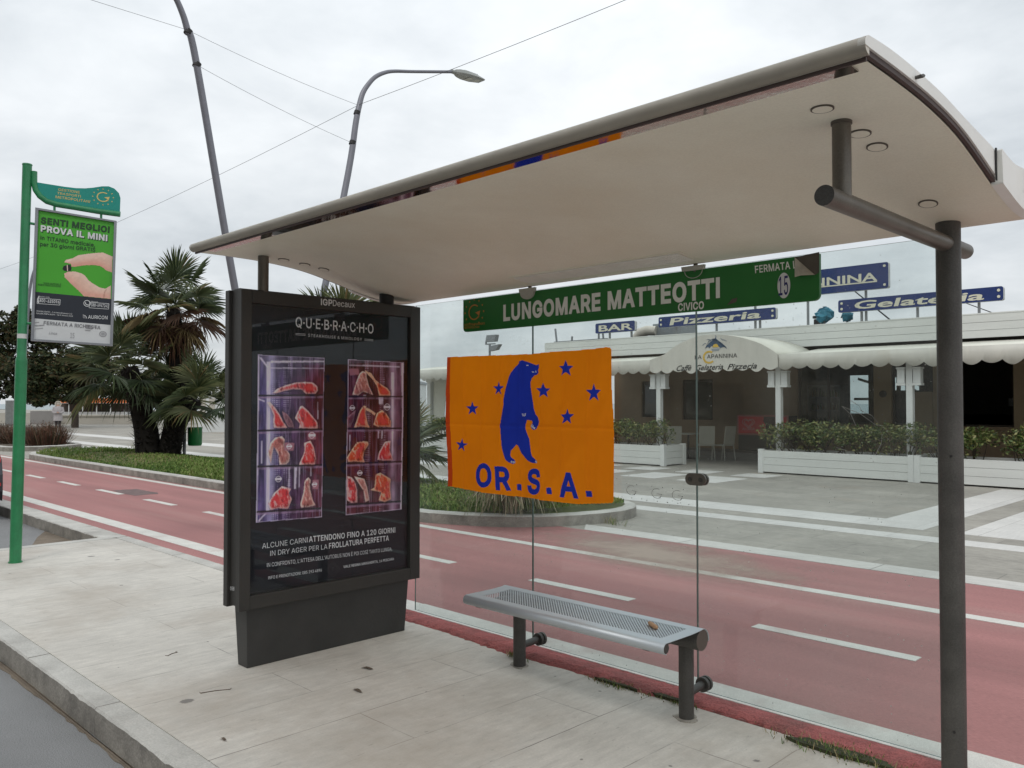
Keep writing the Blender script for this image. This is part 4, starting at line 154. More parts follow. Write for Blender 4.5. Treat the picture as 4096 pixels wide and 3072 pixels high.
def glassmat(name, tint=(.93, .97, .96), dirt=.0, refl=1.0):
    m = bpy.data.materials.new(name); m.use_nodes = True; MATS[name] = m
    t = m.node_tree; t.nodes.clear(); L = t.links.new
    o = t.nodes.new('ShaderNodeOutputMaterial'); tr = t.nodes.new('ShaderNodeBsdfTransparent'); tr.inputs[0].default_value = tint + (1,)
    gl = t.nodes.new('ShaderNodeBsdfGlossy'); gl.inputs['Roughness'].default_value = .015
    fr = t.nodes.new('ShaderNodeFresnel'); ge = t.nodes.new('ShaderNodeNewGeometry'); io = t.nodes.new('ShaderNodeMapRange')
    io.inputs[3].default_value = 1.45; io.inputs[4].default_value = 1 / 1.45; L(ge.outputs['Backfacing'], io.inputs[0]); L(io.outputs[0], fr.inputs[0])
    fm = t.nodes.new('ShaderNodeMath'); fm.operation = 'MULTIPLY'; fm.inputs[1].default_value = refl; L(fr.outputs[0], fm.inputs[0])
    m1 = t.nodes.new('ShaderNodeMixShader'); L(fm.outputs[0], m1.inputs[0]); L(tr.outputs[0], m1.inputs[1]); L(gl.outputs[0], m1.inputs[2])
    cur = m1.outputs[0]
    if dirt:
        tcn = t.nodes.new('ShaderNodeTexCoord')
        v = t.nodes.new('ShaderNodeTexVoronoi'); v.inputs['Scale'].default_value = 26; L(tcn.outputs['Object'], v.inputs['Vector'])
        sp = t.nodes.new('ShaderNodeMapRange'); sp.inputs[1].default_value = .10; sp.inputs[2].default_value = .05; sp.inputs[4].default_value = .8; sp.clamp = True; L(v.outputs['Distance'], sp.inputs[0])
        n = t.nodes.new('ShaderNodeTexNoise'); n.inputs['Scale'].default_value = 2.2; n.inputs['Detail'].default_value = 8; n.inputs['Roughness'].default_value = .7; L(tcn.outputs['Object'], n.inputs['Vector'])
        dq = t.nodes.new('ShaderNodeMapRange'); dq.inputs[1].default_value = .42; dq.inputs[2].default_value = .75; dq.inputs[3].default_value = dirt * .25; dq.inputs[4].default_value = dirt; L(n.outputs[0], dq.inputs[0])
        ng = t.nodes.new('ShaderNodeTexNoise'); ng.inputs['Scale'].default_value = 5; L(tcn.outputs['Object'], ng.inputs['Vector'])
        gq = t.nodes.new('ShaderNodeMapRange'); gq.inputs[1].default_value = .48; gq.inputs[2].default_value = .56; gq.clamp = True; L(ng.outputs[0], gq.inputs[0])
        sm = t.nodes.new('ShaderNodeMath'); sm.operation = 'MULTIPLY'; L(sp.outputs[0], sm.inputs[0]); L(gq.outputs[0], sm.inputs[1])
        mxm = t.nodes.new('ShaderNodeMath'); mxm.operation = 'MAXIMUM'; L(dq.outputs[0], mxm.inputs[0]); L(sm.outputs[0], mxm.inputs[1])
        df = t.nodes.new('ShaderNodeBsdfDiffuse'); df.inputs[0].default_value = (.62, .62, .58, 1)
        m2 = t.nodes.new('ShaderNodeMixShader'); L(mxm.outputs[0], m2.inputs[0]); L(cur, m2.inputs[1]); L(df.outputs[0], m2.inputs[2]); cur = m2.outputs[0]
    L(cur, o.inputs[0]); return m
# ---------------------------------------------------------------- mesh helpers
class MB:
    def __init__(s): s.v = []; s.f = []; s.m = []; s.sm = []
    def add(s, vs, fs, m=0, sm=False):
        o = len(s.v); s.v += [tuple(x) for x in vs]
        for f in fs: s.f.append(tuple(i + o for i in f)); s.m.append(m); s.sm.append(sm)
        return s
    def box(s, x0, x1, y0, y1, z0, z1, m=0):
        return s.add([(x0, y0, z0), (x1, y0, z0), (x1, y1, z0), (x0, y1, z0), (x0, y0, z1), (x1, y0, z1), (x1, y1, z1), (x0, y1, z1)],
              [(0, 3, 2, 1), (4, 5, 6, 7), (0, 1, 5, 4), (1, 2, 6, 5), (2, 3, 7, 6), (3, 0, 4, 7)], m)
    def poly(s, pts, m=0): return s.add(pts, [tuple(range(len(pts)))], m)
    def prism(s, pts, vec, m=0, side=None):
        n = len(pts); q = [tuple(Vector(p) + Vector(vec)) for p in pts]
        s.add(list(pts) + q, [tuple(range(n)), tuple(range(2 * n - 1, n - 1, -1))], m)
        s.add(list(pts) + q, [(i, (i + 1) % n, n + (i + 1) % n, n + i) for i in range(n)], m if side is None else side); return s
    def tube(s, pts, r, seg=12, m=0, cap=True, capm=None):
        P = [Vector(p) for p in pts]; n = len(P); rr = r if isinstance(r, (list, tuple)) else [r] * n
        vs = []; up = None
        for i in range(n):
            d = ((P[min(i + 1, n - 1)] - P[i]).normalized() + (P[i] - P[max(i - 1, 0)]).normalized()).normalized() if 0 < i < n - 1 else (P[1] - P[0] if i == 0 else P[-1] - P[-2]).normalized()
            if up is None:
                up = Vector((0, 0, 1)) if abs(d.z) < .9 else Vector((1, 0, 0))
            a = (up - d * up.dot(d)).normalized(); up = a; b = d.cross(a)
            for k in range(seg):
                t = 2 * math.pi * k / seg; vs.append(P[i] + (a * math.cos(t) + b * math.sin(t)) * rr[i])
        fs = [(i * seg + k, i * seg + (k + 1) % seg, (i + 1) * seg + (k + 1) % seg, (i + 1) * seg + k) for i in range(n - 1) for k in range(seg)]
        s.add(vs, fs, m, True)
        if cap:
            c = m if capm is None else capm
            s.add(vs[:seg], [tuple(range(seg - 1, -1, -1))], c); s.add(vs[-seg:], [tuple(range(seg))], c)
        return s
    def cyl(s, a, b, r, seg=20, m=0, capm=None): return s.tube([a, b], r, seg, m, True, capm)
    def ball(s, c, r, seg=12, m=0):
        rx, ry, rz = r if isinstance(r, (list, tuple)) else (r, r, r); h = seg // 2; vs = []
        for i in range(h + 1):
            p = math.pi * i / h
            for k in range(seg):
                t = 2 * math.pi * k / seg; vs.append((c[0] + rx * math.sin(p) * math.cos(t), c[1] + ry * math.sin(p) * math.sin(t), c[2] + rz * math.cos(p)))
        return s.add(vs, [(i * seg + k, (i + 1) * seg + k, (i + 1) * seg + (k + 1) % seg, i * seg + (k + 1) % seg) for i in range(h) for k in range(seg)], m, True)
    def build(s, name, mats, parent=None, bevel=0, kind=None):
        me = bpy.data.meshes.new(name); me.from_pydata(s.v, [], s.f)
        for x in (mats if isinstance(mats, (list, tuple)) else [mats]): me.materials.append(x)
        me.polygons.foreach_set('material_index', s.m); me.polygons.foreach_set('use_smooth', s.sm); me.update()
        o = bpy.data.objects.new(name, me); COL.objects.link(o)
        if parent is not None: attach(o, parent)
        if bevel:
            b = o.modifiers.new('bevel', 'BEVEL'); b.width = bevel; b.segments = 2; b.limit_method = 'ANGLE'; b.angle_limit = R(40)
        if kind: o['kind'] = kind
        return o
def pieces(mb, name, mats, parent, **k):
    """each connected piece of mb becomes a mesh of its own"""
    key = {}; par = list(range(len(mb.v)))
    def fd(i):
        while par[i] != i: par[i] = par[par[i]]; i = par[i]
        return i
    for i, v in enumerate(mb.v):
        r = tuple(round(c, 4) for c in v)
        if r in key: par[fd(i)] = fd(key[r])
        else: key[r] = i
    for f in mb.f:
        for i in f[1:]: par[fd(i)] = fd(f[0])
    g = {}
    for n, f in enumerate(mb.f): g.setdefault(fd(f[0]), []).append(n)
    out_ = []
    for fs in g.values():
        m = MB(); mp = {}
        for n in fs:
            t = []
            for i in mb.f[n]:
                if i not in mp: mp[i] = len(m.v); m.v.append(mb.v[i])
                t.append(mp[i])
            m.f.append(tuple(t)); m.m.append(mb.m[n]); m.sm.append(mb.sm[n])
        out_.append(m.build(name, mats, parent, **k))
    return out_
ROOT = {}
def attach(o, parent):
    o.parent = parent
    top = parent
    while top.parent: top = top.parent
    if parent.type == 'EMPTY': o.matrix_parent_inverse = Matrix.LocRotScale(parent.location, parent.rotation_euler, None).inverted()
def thing(name, label, cat, loc=(0, 0, 0), group=None):
    o = bpy.data.objects.new(name, None); COL.objects.link(o); o.location = loc; o.empty_display_size = .2
    o['label'] = label; o['category'] = cat
    if group: o['group'] = group
    return o
def tag(o, label, cat, group=None, kind=None):
    o['label'] = label; o['category'] = cat
    if group: o['group'] = group
    if kind: o['kind'] = kind
    return o
def dup(root, loc, rotz=0, label=None, scale=1):
    r = root.copy(); COL.objects.link(r); r.location = loc; r.rotation_euler = (0, 0, rotz); r.scale = (scale,) * 3
    if label: r['label'] = label
    for ch in list(root.children):
        c = ch.copy(); COL.objects.link(c); c.parent = r
        for g in list(ch.children):
            d = g.copy(); COL.objects.link(d); d.parent = c
    return r
# ---------------------------------------------------------------- lettering
_tx = {}
def glyphs(body, bold=0., space=1.):
    k = (body, bold, space)
    if k in _tx: return _tx[k]
    c = bpy.data.curves.new('t', 'FONT'); c.body = body; c.resolution_u = 3; c.offset = bold; c.dimensions = '2D'; c.fill_mode = 'FRONT'; c.space_character = space
    o = bpy.data.objects.new('t', c); COL.objects.link(o); bpy.context.view_layer.update()
    dg = bpy.context.evaluated_depsgraph_get(); me = bpy.data.meshes.new_from_object(o.evaluated_get(dg))
    me.calc_loop_triangles()
    v = [tuple(x.co[:2]) for x in me.vertices]; f = [tuple(t.vertices) for t in me.loop_triangles]
    bpy.data.objects.remove(o); bpy.data.curves.remove(c); bpy.data.meshes.remove(me)
    _tx[k] = (v, f); return v, f
CAP = max(p[1] for p in glyphs('H')[0])
from mathutils.geometry import delaunay_2d_cdt
def sans(body, bold=0., space=1.):
    """grotesque letters from stored outlines; bold pushes every outline outwards"""
    k = ('sans', body, bold, space)
    if k in _tx: return _tx[k]
    V, T, x = [], [], 0.
    for ch in body:
        adv, loops = FONT[ch]; L = []
        for lp_ in loops:
            P = [Vector((lp_[i], lp_[i + 1])) for i in range(0, len(lp_), 2)]; n = len(P); Q = []
            for i in range(n):
                d1 = (P[i] - P[i - 1]).normalized(); d2 = (P[(i + 1) % n] - P[i]).normalized()
                n1 = Vector((-d1.y, d1.x)); n2 = Vector((-d2.y, d2.x)); m_ = n1 + n2
                m_ = m_.normalized() if m_.length > 1e-4 else n1
                Q.append(P[i] + m_ * (bold * 1000 * min(1.4, 1 / max(.3, m_.dot(n1)))))
            L.append([Vector((x + p.x, p.y, 0)) for p in Q])
        if L:                                    # union of the outlines: keep triangles with non-zero winding
            pts = [Vector((p.x, p.y)) for l_ in L for p in l_]; ed = []; o_ = 0
            for l_ in L: ed += [(o_ + i, o_ + (i + 1) % len(l_)) for i in range(len(l_))]; o_ += len(l_)
            cv, _, cf, _, _, _ = delaunay_2d_cdt(pts, ed, [], 0, 1e-4); o = len(V)
            for t_ in cf:
                cx = sum(cv[i].x for i in t_) / 3; cy = sum(cv[i].y for i in t_) / 3; wn = 0
                for l_ in L:
                    for i in range(len(l_)):
                        p, r = l_[i - 1], l_[i]
                        if (p.y > cy) != (r.y > cy) and cx < p.x + (r.x - p.x) * (cy - p.y) / (r.y - p.y): wn += 1 if r.y > p.y else -1
                if wn: T.append(tuple(o + i for i in t_))
            V += [(p.x / 1000 * CAP, p.y / 1000 * CAP) for p in cv]
        x += adv * space + bold * 1300
    _tx[k] = (V, T); return V, T
def text2d(body, q, bold=0., shear=0., space=1., face=None):
    """letters laid in the parallelogram q = (left foot, left top, right foot)"""
    v, f = glyphs(body, bold, space) if (face == 'alt' or any(c not in FONT for c in body)) else sans(body, bold, space)
    x0 = min(p[0] for p in v); x1 = max(p[0] for p in v); o, t, r = q
    ex = (r[0] - o[0], r[1] - o[1]); ey = (t[0] - o[0], t[1] - o[1]); sw = math.hypot(*ex) / max(1e-6, math.hypot(*ey))
    out_ = []
    for x, y in v:
        b = y / CAP; a = (x - x0) / (x1 - x0) + shear * b / sw
        out_.append((o[0] + ex[0] * a + ey[0] * b, o[1] + ex[1] * a + ey[1] * b))
    return out_, f
def text_mb(mb, body, q, fr, m=0, **k):
    v, f = text2d(body, q, **k); mb.add([fr(*p) for p in v], f, m); return mb
def ring(c, r0, r1, a0, a1, n=24, sx=1., sy=1.):
    o = []
    for i in range(n + 1):
        t = a0 + (a1 - a0) * i / n; o.append((c[0] + r1 * sx * math.cos(t), c[1] + r1 * sy * math.sin(t)))
    for i in range(n, -1, -1):
        t = a0 + (a1 - a0) * i / n; o.append((c[0] + r0 * sx * math.cos(t), c[1] + r0 * sy * math.sin(t)))
    return o
def strip(mb, pts, fr, m=0):
    """ring() outline as quads"""
    n = len(pts) // 2; P = [fr(*p) for p in pts]
    for i in range(n - 1): mb.add([P[i], P[i + 1], P[2 * n - 2 - i], P[2 * n - 1 - i]], [(0, 1, 2, 3)], m)
def starpts(c, r, rot=0, k=.4): return [(c[0] + (r if i % 2 == 0 else r * k) * math.sin(rot + i * math.pi / 5), c[1] + (r if i % 2 == 0 else r * k) * math.cos(rot + i * math.pi / 5)) for i in range(10)]
def emblem_g(mb, c, r, fr, m, sx=1., sy=1., w=.2, stars=12):
    """open ring ending in an arrow tail, circled by small stars"""
    strip(mb, ring(c, r * (1 - w), r, R(50), R(330), 28, sx, sy), fr, m)
    mb.poly([fr(c[0] + sx * r * a, c[1] + sy * r * b) for a, b in ((.15, -.05), (1.02, .12), (.78, -.85), (.62, -.35))], m)
    for i in range(stars):
        t = 2 * math.pi * i / stars
        mb.poly([fr(*p) for p in starpts((c[0] + 1.6 * r * sx * math.cos(t), c[1] + 1.6 * r * sy * math.sin(t)), r * .16)], m)
def line2(mb, a, b, wd, fr, m=0):
    dx, dy = b[0] - a[0], b[1] - a[1]; l = math.hypot(dx, dy) or 1; nx, ny = -dy / l * wd / 2, dx / l * wd / 2
    mb.poly([fr(a[0] + nx, a[1] + ny), fr(b[0] + nx, b[1] + ny), fr(b[0] - nx, b[1] - ny), fr(a[0] - nx, a[1] - ny)], m)
def plane_x(x): return lambda u, v: (x, u, v)
def plane_y(y): return lambda u, v: (u, y, v)
def smooth_poly(pts, n=4):
    o = []; k = len(pts)
    for i in range(k):
        p0, p1, p2, p3 = (Vector(pts[(i + j - 1) % k]) for j in range(4))
        for s in range(n):
            t = s / n; o.append(tuple(.5 * ((2 * p1) + (p2 - p0) * t + (2 * p0 - 5 * p1 + 4 * p2 - p3) * t * t + (3 * p1 - p0 - 3 * p2 + p3) * t ** 3)))
    return o
def inset(pts, d):
    k = len(pts); o = []
    A = sum(pts[i][0] * pts[(i + 1) % k][1] - pts[(i + 1) % k][0] * pts[i][1] for i in range(k)); sg = 1 if A > 0 else -1
    for i in range(k):
        a, b, c = Vector(pts[i - 1]), Vector(pts[i]), Vector(pts[(i + 1) % k]); t = (c - a).normalized(); o.append((b.x - t.y * d * sg, b.y + t.x * d * sg))
    return o
def inside(pt, poly):
    x, y = pt; c = False; j = len(poly) - 1
    for i in range(len(poly)):
        if (poly[i][1] > y) != (poly[j][1] > y) and x < (poly[j][0] - poly[i][0]) * (y - poly[i][1]) / (poly[j][1] - poly[i][1]) + poly[i][0]: c = not c
        j = i
    return c
# ================================================================ THE SETTING
WHITE = (.78, .78, .75)
stone('travertine', (.515, .485, .435), 1.7, .46, .0035, .12, (4.5, 1.1, 1), .72, R(90), spots=(2.2, .085, (.12, .11, .10)), mcol=(.17, .155, .14), slabvar=.025, jmin=.12, pits=(.60, .67, .55), patch=((.36, .31, .255), .7, .47))
M('kerb stone', (.46, .445, .41), .85, 0, .16, 3, .5, 45, col2=(.3, .285, .26), cover=.52, fine=.12)
M('kerb dirty', (.27, .25, .22), .9, 0, .3, 5, .6, 40, col2=(.1, .092, .082), cover=.5, fine=.15)
M('asphalt', (.215, .215, .215), .9, 0, .10, 1.2, .8, 110, fine=.45, col2=(.18, .18, .18))
M('gutter dirt', (.17, .135, .10), .95, 0, .3, 4, .5, 80, fine=.25)
M('red path', (.335, .150, .142), .82, 0, .2, .9, .5, 110, stretch=(.16, 1.6, 1), fine=.25, col2=(.375, .225, .20), cover=.52, spots=(1.1, -.02, (.16, .09, .08)))
M('red edge', (.30, .088, .082), .95, 0, .25, 7, 1.0, 55, fine=.35, col2=(.18, .075, .066), cover=.5)
M('dusty red', (.36, .265, .225), .9, 0, .15, 1.5, .3, 90, fine=.12, col2=(.40, .34, .28), cover=.48)
M('moss', (.045, .048, .022), .95, 0, .4, 30, 1, 60)
M('road paint', (.60, .585, .54), .7, 0, .10, 4, .4, 90, fine=.14, col2=(.46, .36, .33), cover=.55)
stone('plaza stone', (.30, .282, .245), 1.15, .75, .006, .16, (1.5, 3, 1), .8, 0, mcol=(.16, .15, .135), patch=((.33, .265, .205), .45, .56), slabvar=.10)
stone('white marble', (.58, .565, .535), 1.5, .8, .004, .08, (6, .8, 1), .6, R(90), mcol=(.26, .25, .235), slabvar=.04)
stone('edge stone', (.52, .505, .47), 2.2, .8, .008, .12, (1, 4, 1), .8, 0, mcol=(.17, .16, .145), slabvar=.05)
M('sand', (.42, .37, .29), .95, 0, .12, .3, .2, 40)
M('soil', (.09, .07, .05), .95, 0, .3, 9, .6, 60, fine=.3)
M('lawn soil', (.10, .12, .04), .95, 0, .3, 3, .5, 60, fine=.3, col2=(.15, .125, .07), cover=.55)
def ragged(pts, amp, seed, n=10):
    q = random.Random(seed); o = []
    for i in range(len(pts)):
        a, b = pts[i], pts[(i + 1) % len(pts)]
        for k in range(n): t = k / n; o.append((a[0] + (b[0] - a[0]) * t + q.uniform(-amp, amp), a[1] + (b[1] - a[1]) * t + q.uniform(-amp, amp)))
    return o
def sheet(name, x0, x1, y0, y1, z, mat, nx=1): return MB().box(x0, x1, y0, y1, z - .12, z, 0).build(name, MATS[mat], kind='structure')
def outline(name, pts, z0, z1, mat, mat2=None):
    mb = MB(); n = len(pts)
    mb.poly([(x, y, z1) for x, y in pts], 0)
    mb.add([(x, y, z0) for x, y in pts] + [(x, y, z1) for x, y in pts], [(i, (i + 1) % n, n + (i + 1) % n, n + i) for i in range(n)], 1 if mat2 else 0)
    return mb.build(name, [MATS[mat]] + ([MATS[mat2]] if mat2 else []), kind='structure')
MB().poly([(-1500, -1500, -.6), (1500, -1500, -.6), (1500, 1500, -.6), (-1500, 1500, -.6)]).build('ground', MATS['sand'], kind='structure')
M('sea water', (.10, .16, .17), .25, 0, .1, .05, .3, 3)
MB().poly([(-1500, 75, -.5), (1500, 75, -.5), (1500, 1500, -.5), (-1500, 1500, -.5)]).build('sea', MATS['sea water'], kind='structure')
sheet('road', -220, 60, -40, 1.615, -.15, 'asphalt')
outline('parking_ground', [(-220, 1.62), (-10.72, 1.62), (-10.78, 3.66), (-220, 3.66)], -.3, -.151, 'asphalt')
outline('dirt', [(-12.9, 3.655), (-10.78, 3.655), (-10.77, 3.0), (-11.2, 2.95), (-11.8, 3.2), (-12.4, 3.42)], -.2, -.146, 'gutter dirt')
outline('dirt', ragged([(-10.7, 1.613), (9, 1.613), (9, 1.585), (-3, 1.57), (-5, 1.585), (-7, 1.565), (-10.7, 1.58)], .008, 4, 30), -.2, -.146, 'gutter dirt')
# platform of travertine slabs
MB().box(-10.62, 9, 1.755, 3.788, -.3, 0).build('pavement', MATS['travertine'], kind='structure')
# kerbs: chipped, uneven strips laid as individual stones in one sheet
def kerb_run(name, x0, x1, y0, y1, z0, z1, step, seed, jit=.006):
    q = random.Random(seed); mb = MB(); x = x0
    while x < x1 - .01:
        ln = min(step * q.uniform(.9, 1.1), x1 - x); ns = 26; vs = []
        for i in range(ns + 1):
            xx = x + .002 + (ln - .004) * i / ns; j = q.uniform(-jit, jit) * .45; c = .008 + q.uniform(0, .006) * (1 + 1.2 * (q.random() > .88))
            e = [(y0 + j * .6, z0), (y0 + j * .5, z1 - c), (y0 + c * .9 + j * .5, z1 + q.uniform(-.002, .002)), (y1 - .004, z1 + q.uniform(-.001, .002)), (y1, z1 - .01), (y1, z0)]
            vs += [(xx, a, b) for a, b in e]
        fs = [(i * 6 + k, (i + 1) * 6 + k, (i + 1) * 6 + k + 1, i * 6 + k + 1) for i in range(ns) for k in range(5)]
        mm = [1 if k == 0 else 0 for i in range(ns) for k in range(5)]
        o = len(mb.v); mb.v += vs
        for f, m_i in zip(fs, mm): mb.f.append(tuple(i + o for i in f)); mb.m.append(m_i); mb.sm.append(False)
        mb.f.append(tuple(o + i for i in range(6))); mb.m.append(1); mb.sm.append(False)
        mb.f.append(tuple(o + ns * 6 + i for i in range(5, -1, -1))); mb.m.append(1); mb.sm.append(False)
        x += ln
    return mb.build(name, [MATS['kerb stone'], MATS['kerb dirty']], kind='structure')
kerb_run('kerb', -10.62, 9, 1.615, 1.752, -.3, .002, 1.15, 3)
kerb_run('kerb', -60, -10.66, 3.665, 3.94, -.3, .003, 1.25, 4)
kerb_run('kerb', -10.63, -5.3, 3.792, 3.94, -.3, .003, 1.6, 5, .003)
MB().box(-5.3, 9, 3.792, 3.93, -.3, -.004).build('pavement', MATS['travertine'], kind='structure')
outline('kerb', [(-10.76, 1.66), (-10.625, 1.66), (-10.625, 3.786), (-10.80, 3.69)], -.3, .001, 'kerb stone', 'kerb dirty')
# cycle path
MB().box(-220, -9.2, 3.945, 7.25, -.2, 0).box(-9.2, 30, 3.945, 8.345, -.2, 0).build('cycle_path', MATS['red path'], kind='structure')
# crumbling red edge of the path beside the platform
q = random.Random(12); mb = MB(); nx = 420; vs = []; prof = [(-.035, -.006), (-.015, .006), (.03, .016), (.09, .018), (.15, .010), (.185, .0035)]
for i in range(nx + 1):
    x = -5.35 + 14.3 * i / nx; wv = .018 * math.sin(x * 2.1) + .012 * math.sin(x * 5.3 + 1)
    for k, (a, b) in enumerate(prof):
        f = 1 - k / 5
        vs.append((x + q.uniform(-.01, .01), 3.945 + a + f * (wv + q.uniform(-.012, .012)), b + q.uniform(-.004, .005) * (1 if k else .3)))
mb.add(vs, [(i * 6 + k, (i + 1) * 6 + k, (i + 1) * 6 + k + 1, i * 6 + k + 1) for i in range(nx) for k in range(5)], 0)
mb.build('path_kerb', MATS['red edge'], kind='structure')
# dusty strip between the far line and the plaza
def dustmat():
    m = bpy.data.materials.new('path dust'); m.use_nodes = True; t = m.node_tree; L = t.links.new; p = t.nodes['Principled BSDF']; p.inputs['Base Color'].default_value = (.41, .33, .27, 1); p.inputs['Roughness'].default_value = .95
    tcn = t.nodes.new('ShaderNodeTexCoord'); mp = t.nodes.new('ShaderNodeMapping'); mp.vector_type = 'TEXTURE'; mp.inputs['Location'].default_value = (-5.35, 7.55, 0); mp.inputs['Scale'].default_value = (2.1, .85, 1); mp.inputs['Rotation'].default_value = (0, 0, R(-12)); L(tcn.outputs['Object'], mp.inputs[0])
    ln = t.nodes.new('ShaderNodeVectorMath'); ln.operation = 'LENGTH'; L(mp.outputs[0], ln.inputs[0])
    n = t.nodes.new('ShaderNodeTexNoise'); n.inputs['Scale'].default_value = 2.5; n.inputs['Detail'].default_value = 8; n.inputs['Roughness'].default_value = .65; L(tcn.outputs['Object'], n.inputs['Vector'])
    ad_ = t.nodes.new('ShaderNodeMath'); ad_.operation = 'MULTIPLY_ADD'; ad_.inputs[1].default_value = 1.1; L(n.outputs[0], ad_.inputs[0]); L(ln.outputs['Value'], ad_.inputs[2])
    q_ = t.nodes.new('ShaderNodeMapRange'); q_.inputs[1].default_value = 1.5; q_.inputs[2].default_value = .75; q_.inputs[4].default_value = .8; q_.clamp = True; L(ad_.outputs[0], q_.inputs[0])
    tr = t.nodes.new('ShaderNodeBsdfTransparent'); mxs = t.nodes.new('ShaderNodeMixShader'); L(q_.outputs[0], mxs.inputs[0]); L(tr.outputs[0], mxs.inputs[1]); L(p.outputs[0], mxs.inputs[2]); L(mxs.outputs[0], t.nodes['Material Output'].inputs[0]); return m
MB().poly([(-7.9, 6.6, .0065), (-2.6, 6.6, .0065), (-2.6, 8.34, .0065), (-7.9, 8.34, .0065)]).build('path', dustmat(), kind='structure')
def line(name, x0, x1, y0, y1, z=.004): return MB().box(x0, x1, y0, y1, -.02, z).build(name, MATS['road paint'], kind='structure')
line('road_marking', -220, -5.36, 4.125, 4.335); line('road_marking', -5.36, 30, 4.138, 4.345)
line('road_marking', -220, 30, 6.995, 7.135)
mb = MB()
x = -5.39
for k in range(-9, 60):
    x0 = -5.39 - k * 2.275; mb.box(x0, x0 + 1.15, 5.60, 5.715, -.02, .004)
mb.build('road_marking', MATS['road paint'], kind='structure')
M('manhole', (.15, .10, .095), .8, 0, .3, 9, .6, 60)
outline('path', ragged([(-16.4, 5.75), (-15.2, 5.75), (-15.2, 6.2), (-16.4, 6.2)], .05, 8, 5), -.01, .0025, 'manhole')
# plaza
MB().box(-220, 60, 7.26, 75, -.25, -.004).build('plaza_pavement', MATS['plaza stone'], kind='structure')
outline('plaza_kerb', [(-7.02, 8.35), (30, 8.35), (30, 8.715), (-7.3, 8.715)], -.1, .004, 'edge stone')
mb = MB().box(-60, 30, 10.53, 10.945, -.05, .0)
mb.box(-60, -4.66, 11.43, 12.2, -.05, .0).box(-4.655, -3.90, 11.43, 17.9, -.05, .0).box(-3.47, -2.72, 11.43, 17.9, -.05, 0).box(-2.715, 30, 11.43, 12.2, -.05, 0)
for k in range(9): mb.box(-10.15 - 1.5 * k, -9.2 - 1.5 * k, 15.1, 16.45, -.05, 0)
for k in range(9): mb.box(-9.9 - 1.5 * k, -9.05 - 1.5 * k, 16.9, 17.75, -.05, 0)
mb.box(-60, -16, 14.3, 15.3, -.05, 0)
mb.build('plaza_pavement', MATS['white marble'], kind='structure')
# lawn island
ISL = smooth_poly([(-28.7, 7.95), (-27.6, 7.36), (-26, 7.235), (-22, 7.23), (-16, 7.23), (-11, 7.23), (-9.3, 7.26), (-8.6, 7.42), (-7.95, 7.75), (-7.5, 8.25), (-7.25, 8.9), (-7.2, 9.5), (-7.45, 10.05), (-8.0, 10.35), (-9, 10.45), (-14, 10.45), (-20, 10.45), (-26.5, 10.42), (-28.1, 10.1), (-28.9, 9.3), (-29, 8.6)], 5)
def kerb_ring(name, pts, wid, z1):
    I = inset(pts, wid); B = inset(pts, .02); n = len(pts); mb = MB(); q = random.Random(5)
    vs = []
    for i in range(n):
        c = q.uniform(-.003, .003)
        vs += [(pts[i][0], pts[i][1], -.1), (pts[i][0], pts[i][1], z1 - .02 + c), (B[i][0], B[i][1], z1 + c), (I[i][0], I[i][1], z1 + c), (I[i][0], I[i][1], -.1)]
    o = len(mb.v); mb.v += vs
    for i in range(n):
        j = (i + 1) % n
        for k in range(4): mb.f.append((o + i * 5 + k, o + j * 5 + k, o + j * 5 + k + 1, o + i * 5 + k + 1)); mb.m.append(1 if k == 0 else 0); mb.sm.append(False)
    mb.build(name, [MATS['kerb stone'], MATS['kerb dirty']], kind='structure'); return I
def lawn(name, I, z, hump):
    n = len(I); cx = sum(p[0] for p in I) / n; mb = MB(); K = 5; cy = sum(p[1] for p in I) / n
    vs = []
    for k in range(K + 1):
        f = k / K
        for p in I:
            tx = max(min(I, key=lambda a: a[0])[0] + 1.3, min(max(I, key=lambda a: a[0])[0] - 1.3, p[0]))
            vs.append((p[0] + (tx - p[0]) * f, p[1] + (cy - p[1]) * f, z + hump * math.sin(f * math.pi / 2)))
    mb.add(vs, [(k * n + i, k * n + (i + 1) % n, (k + 1) * n + (i + 1) % n, (k + 1) * n + i) for k in range(K) for i in range(n)], 0, True)
    return mb.build(name, MATS['lawn soil'], kind='structure')
IN = kerb_ring('lawn_kerb', ISL, .17, .155)
lawn('lawn', IN, .14, .10)
BED = smooth_poly([(-45, 7.75), (-40, 7.7), (-33, 7.75), (-31.9, 8.3), (-31.8, 9.3), (-32.4, 10.1), (-33.6, 10.6), (-40, 10.7), (-45, 10.6), (-46, 9.2)], 5)
IN2 = kerb_ring('bed_kerb', BED, .2, .16)
MB().poly([(x, y, .12) for x, y in IN2]).build('ground', MATS['soil'], kind='structure')
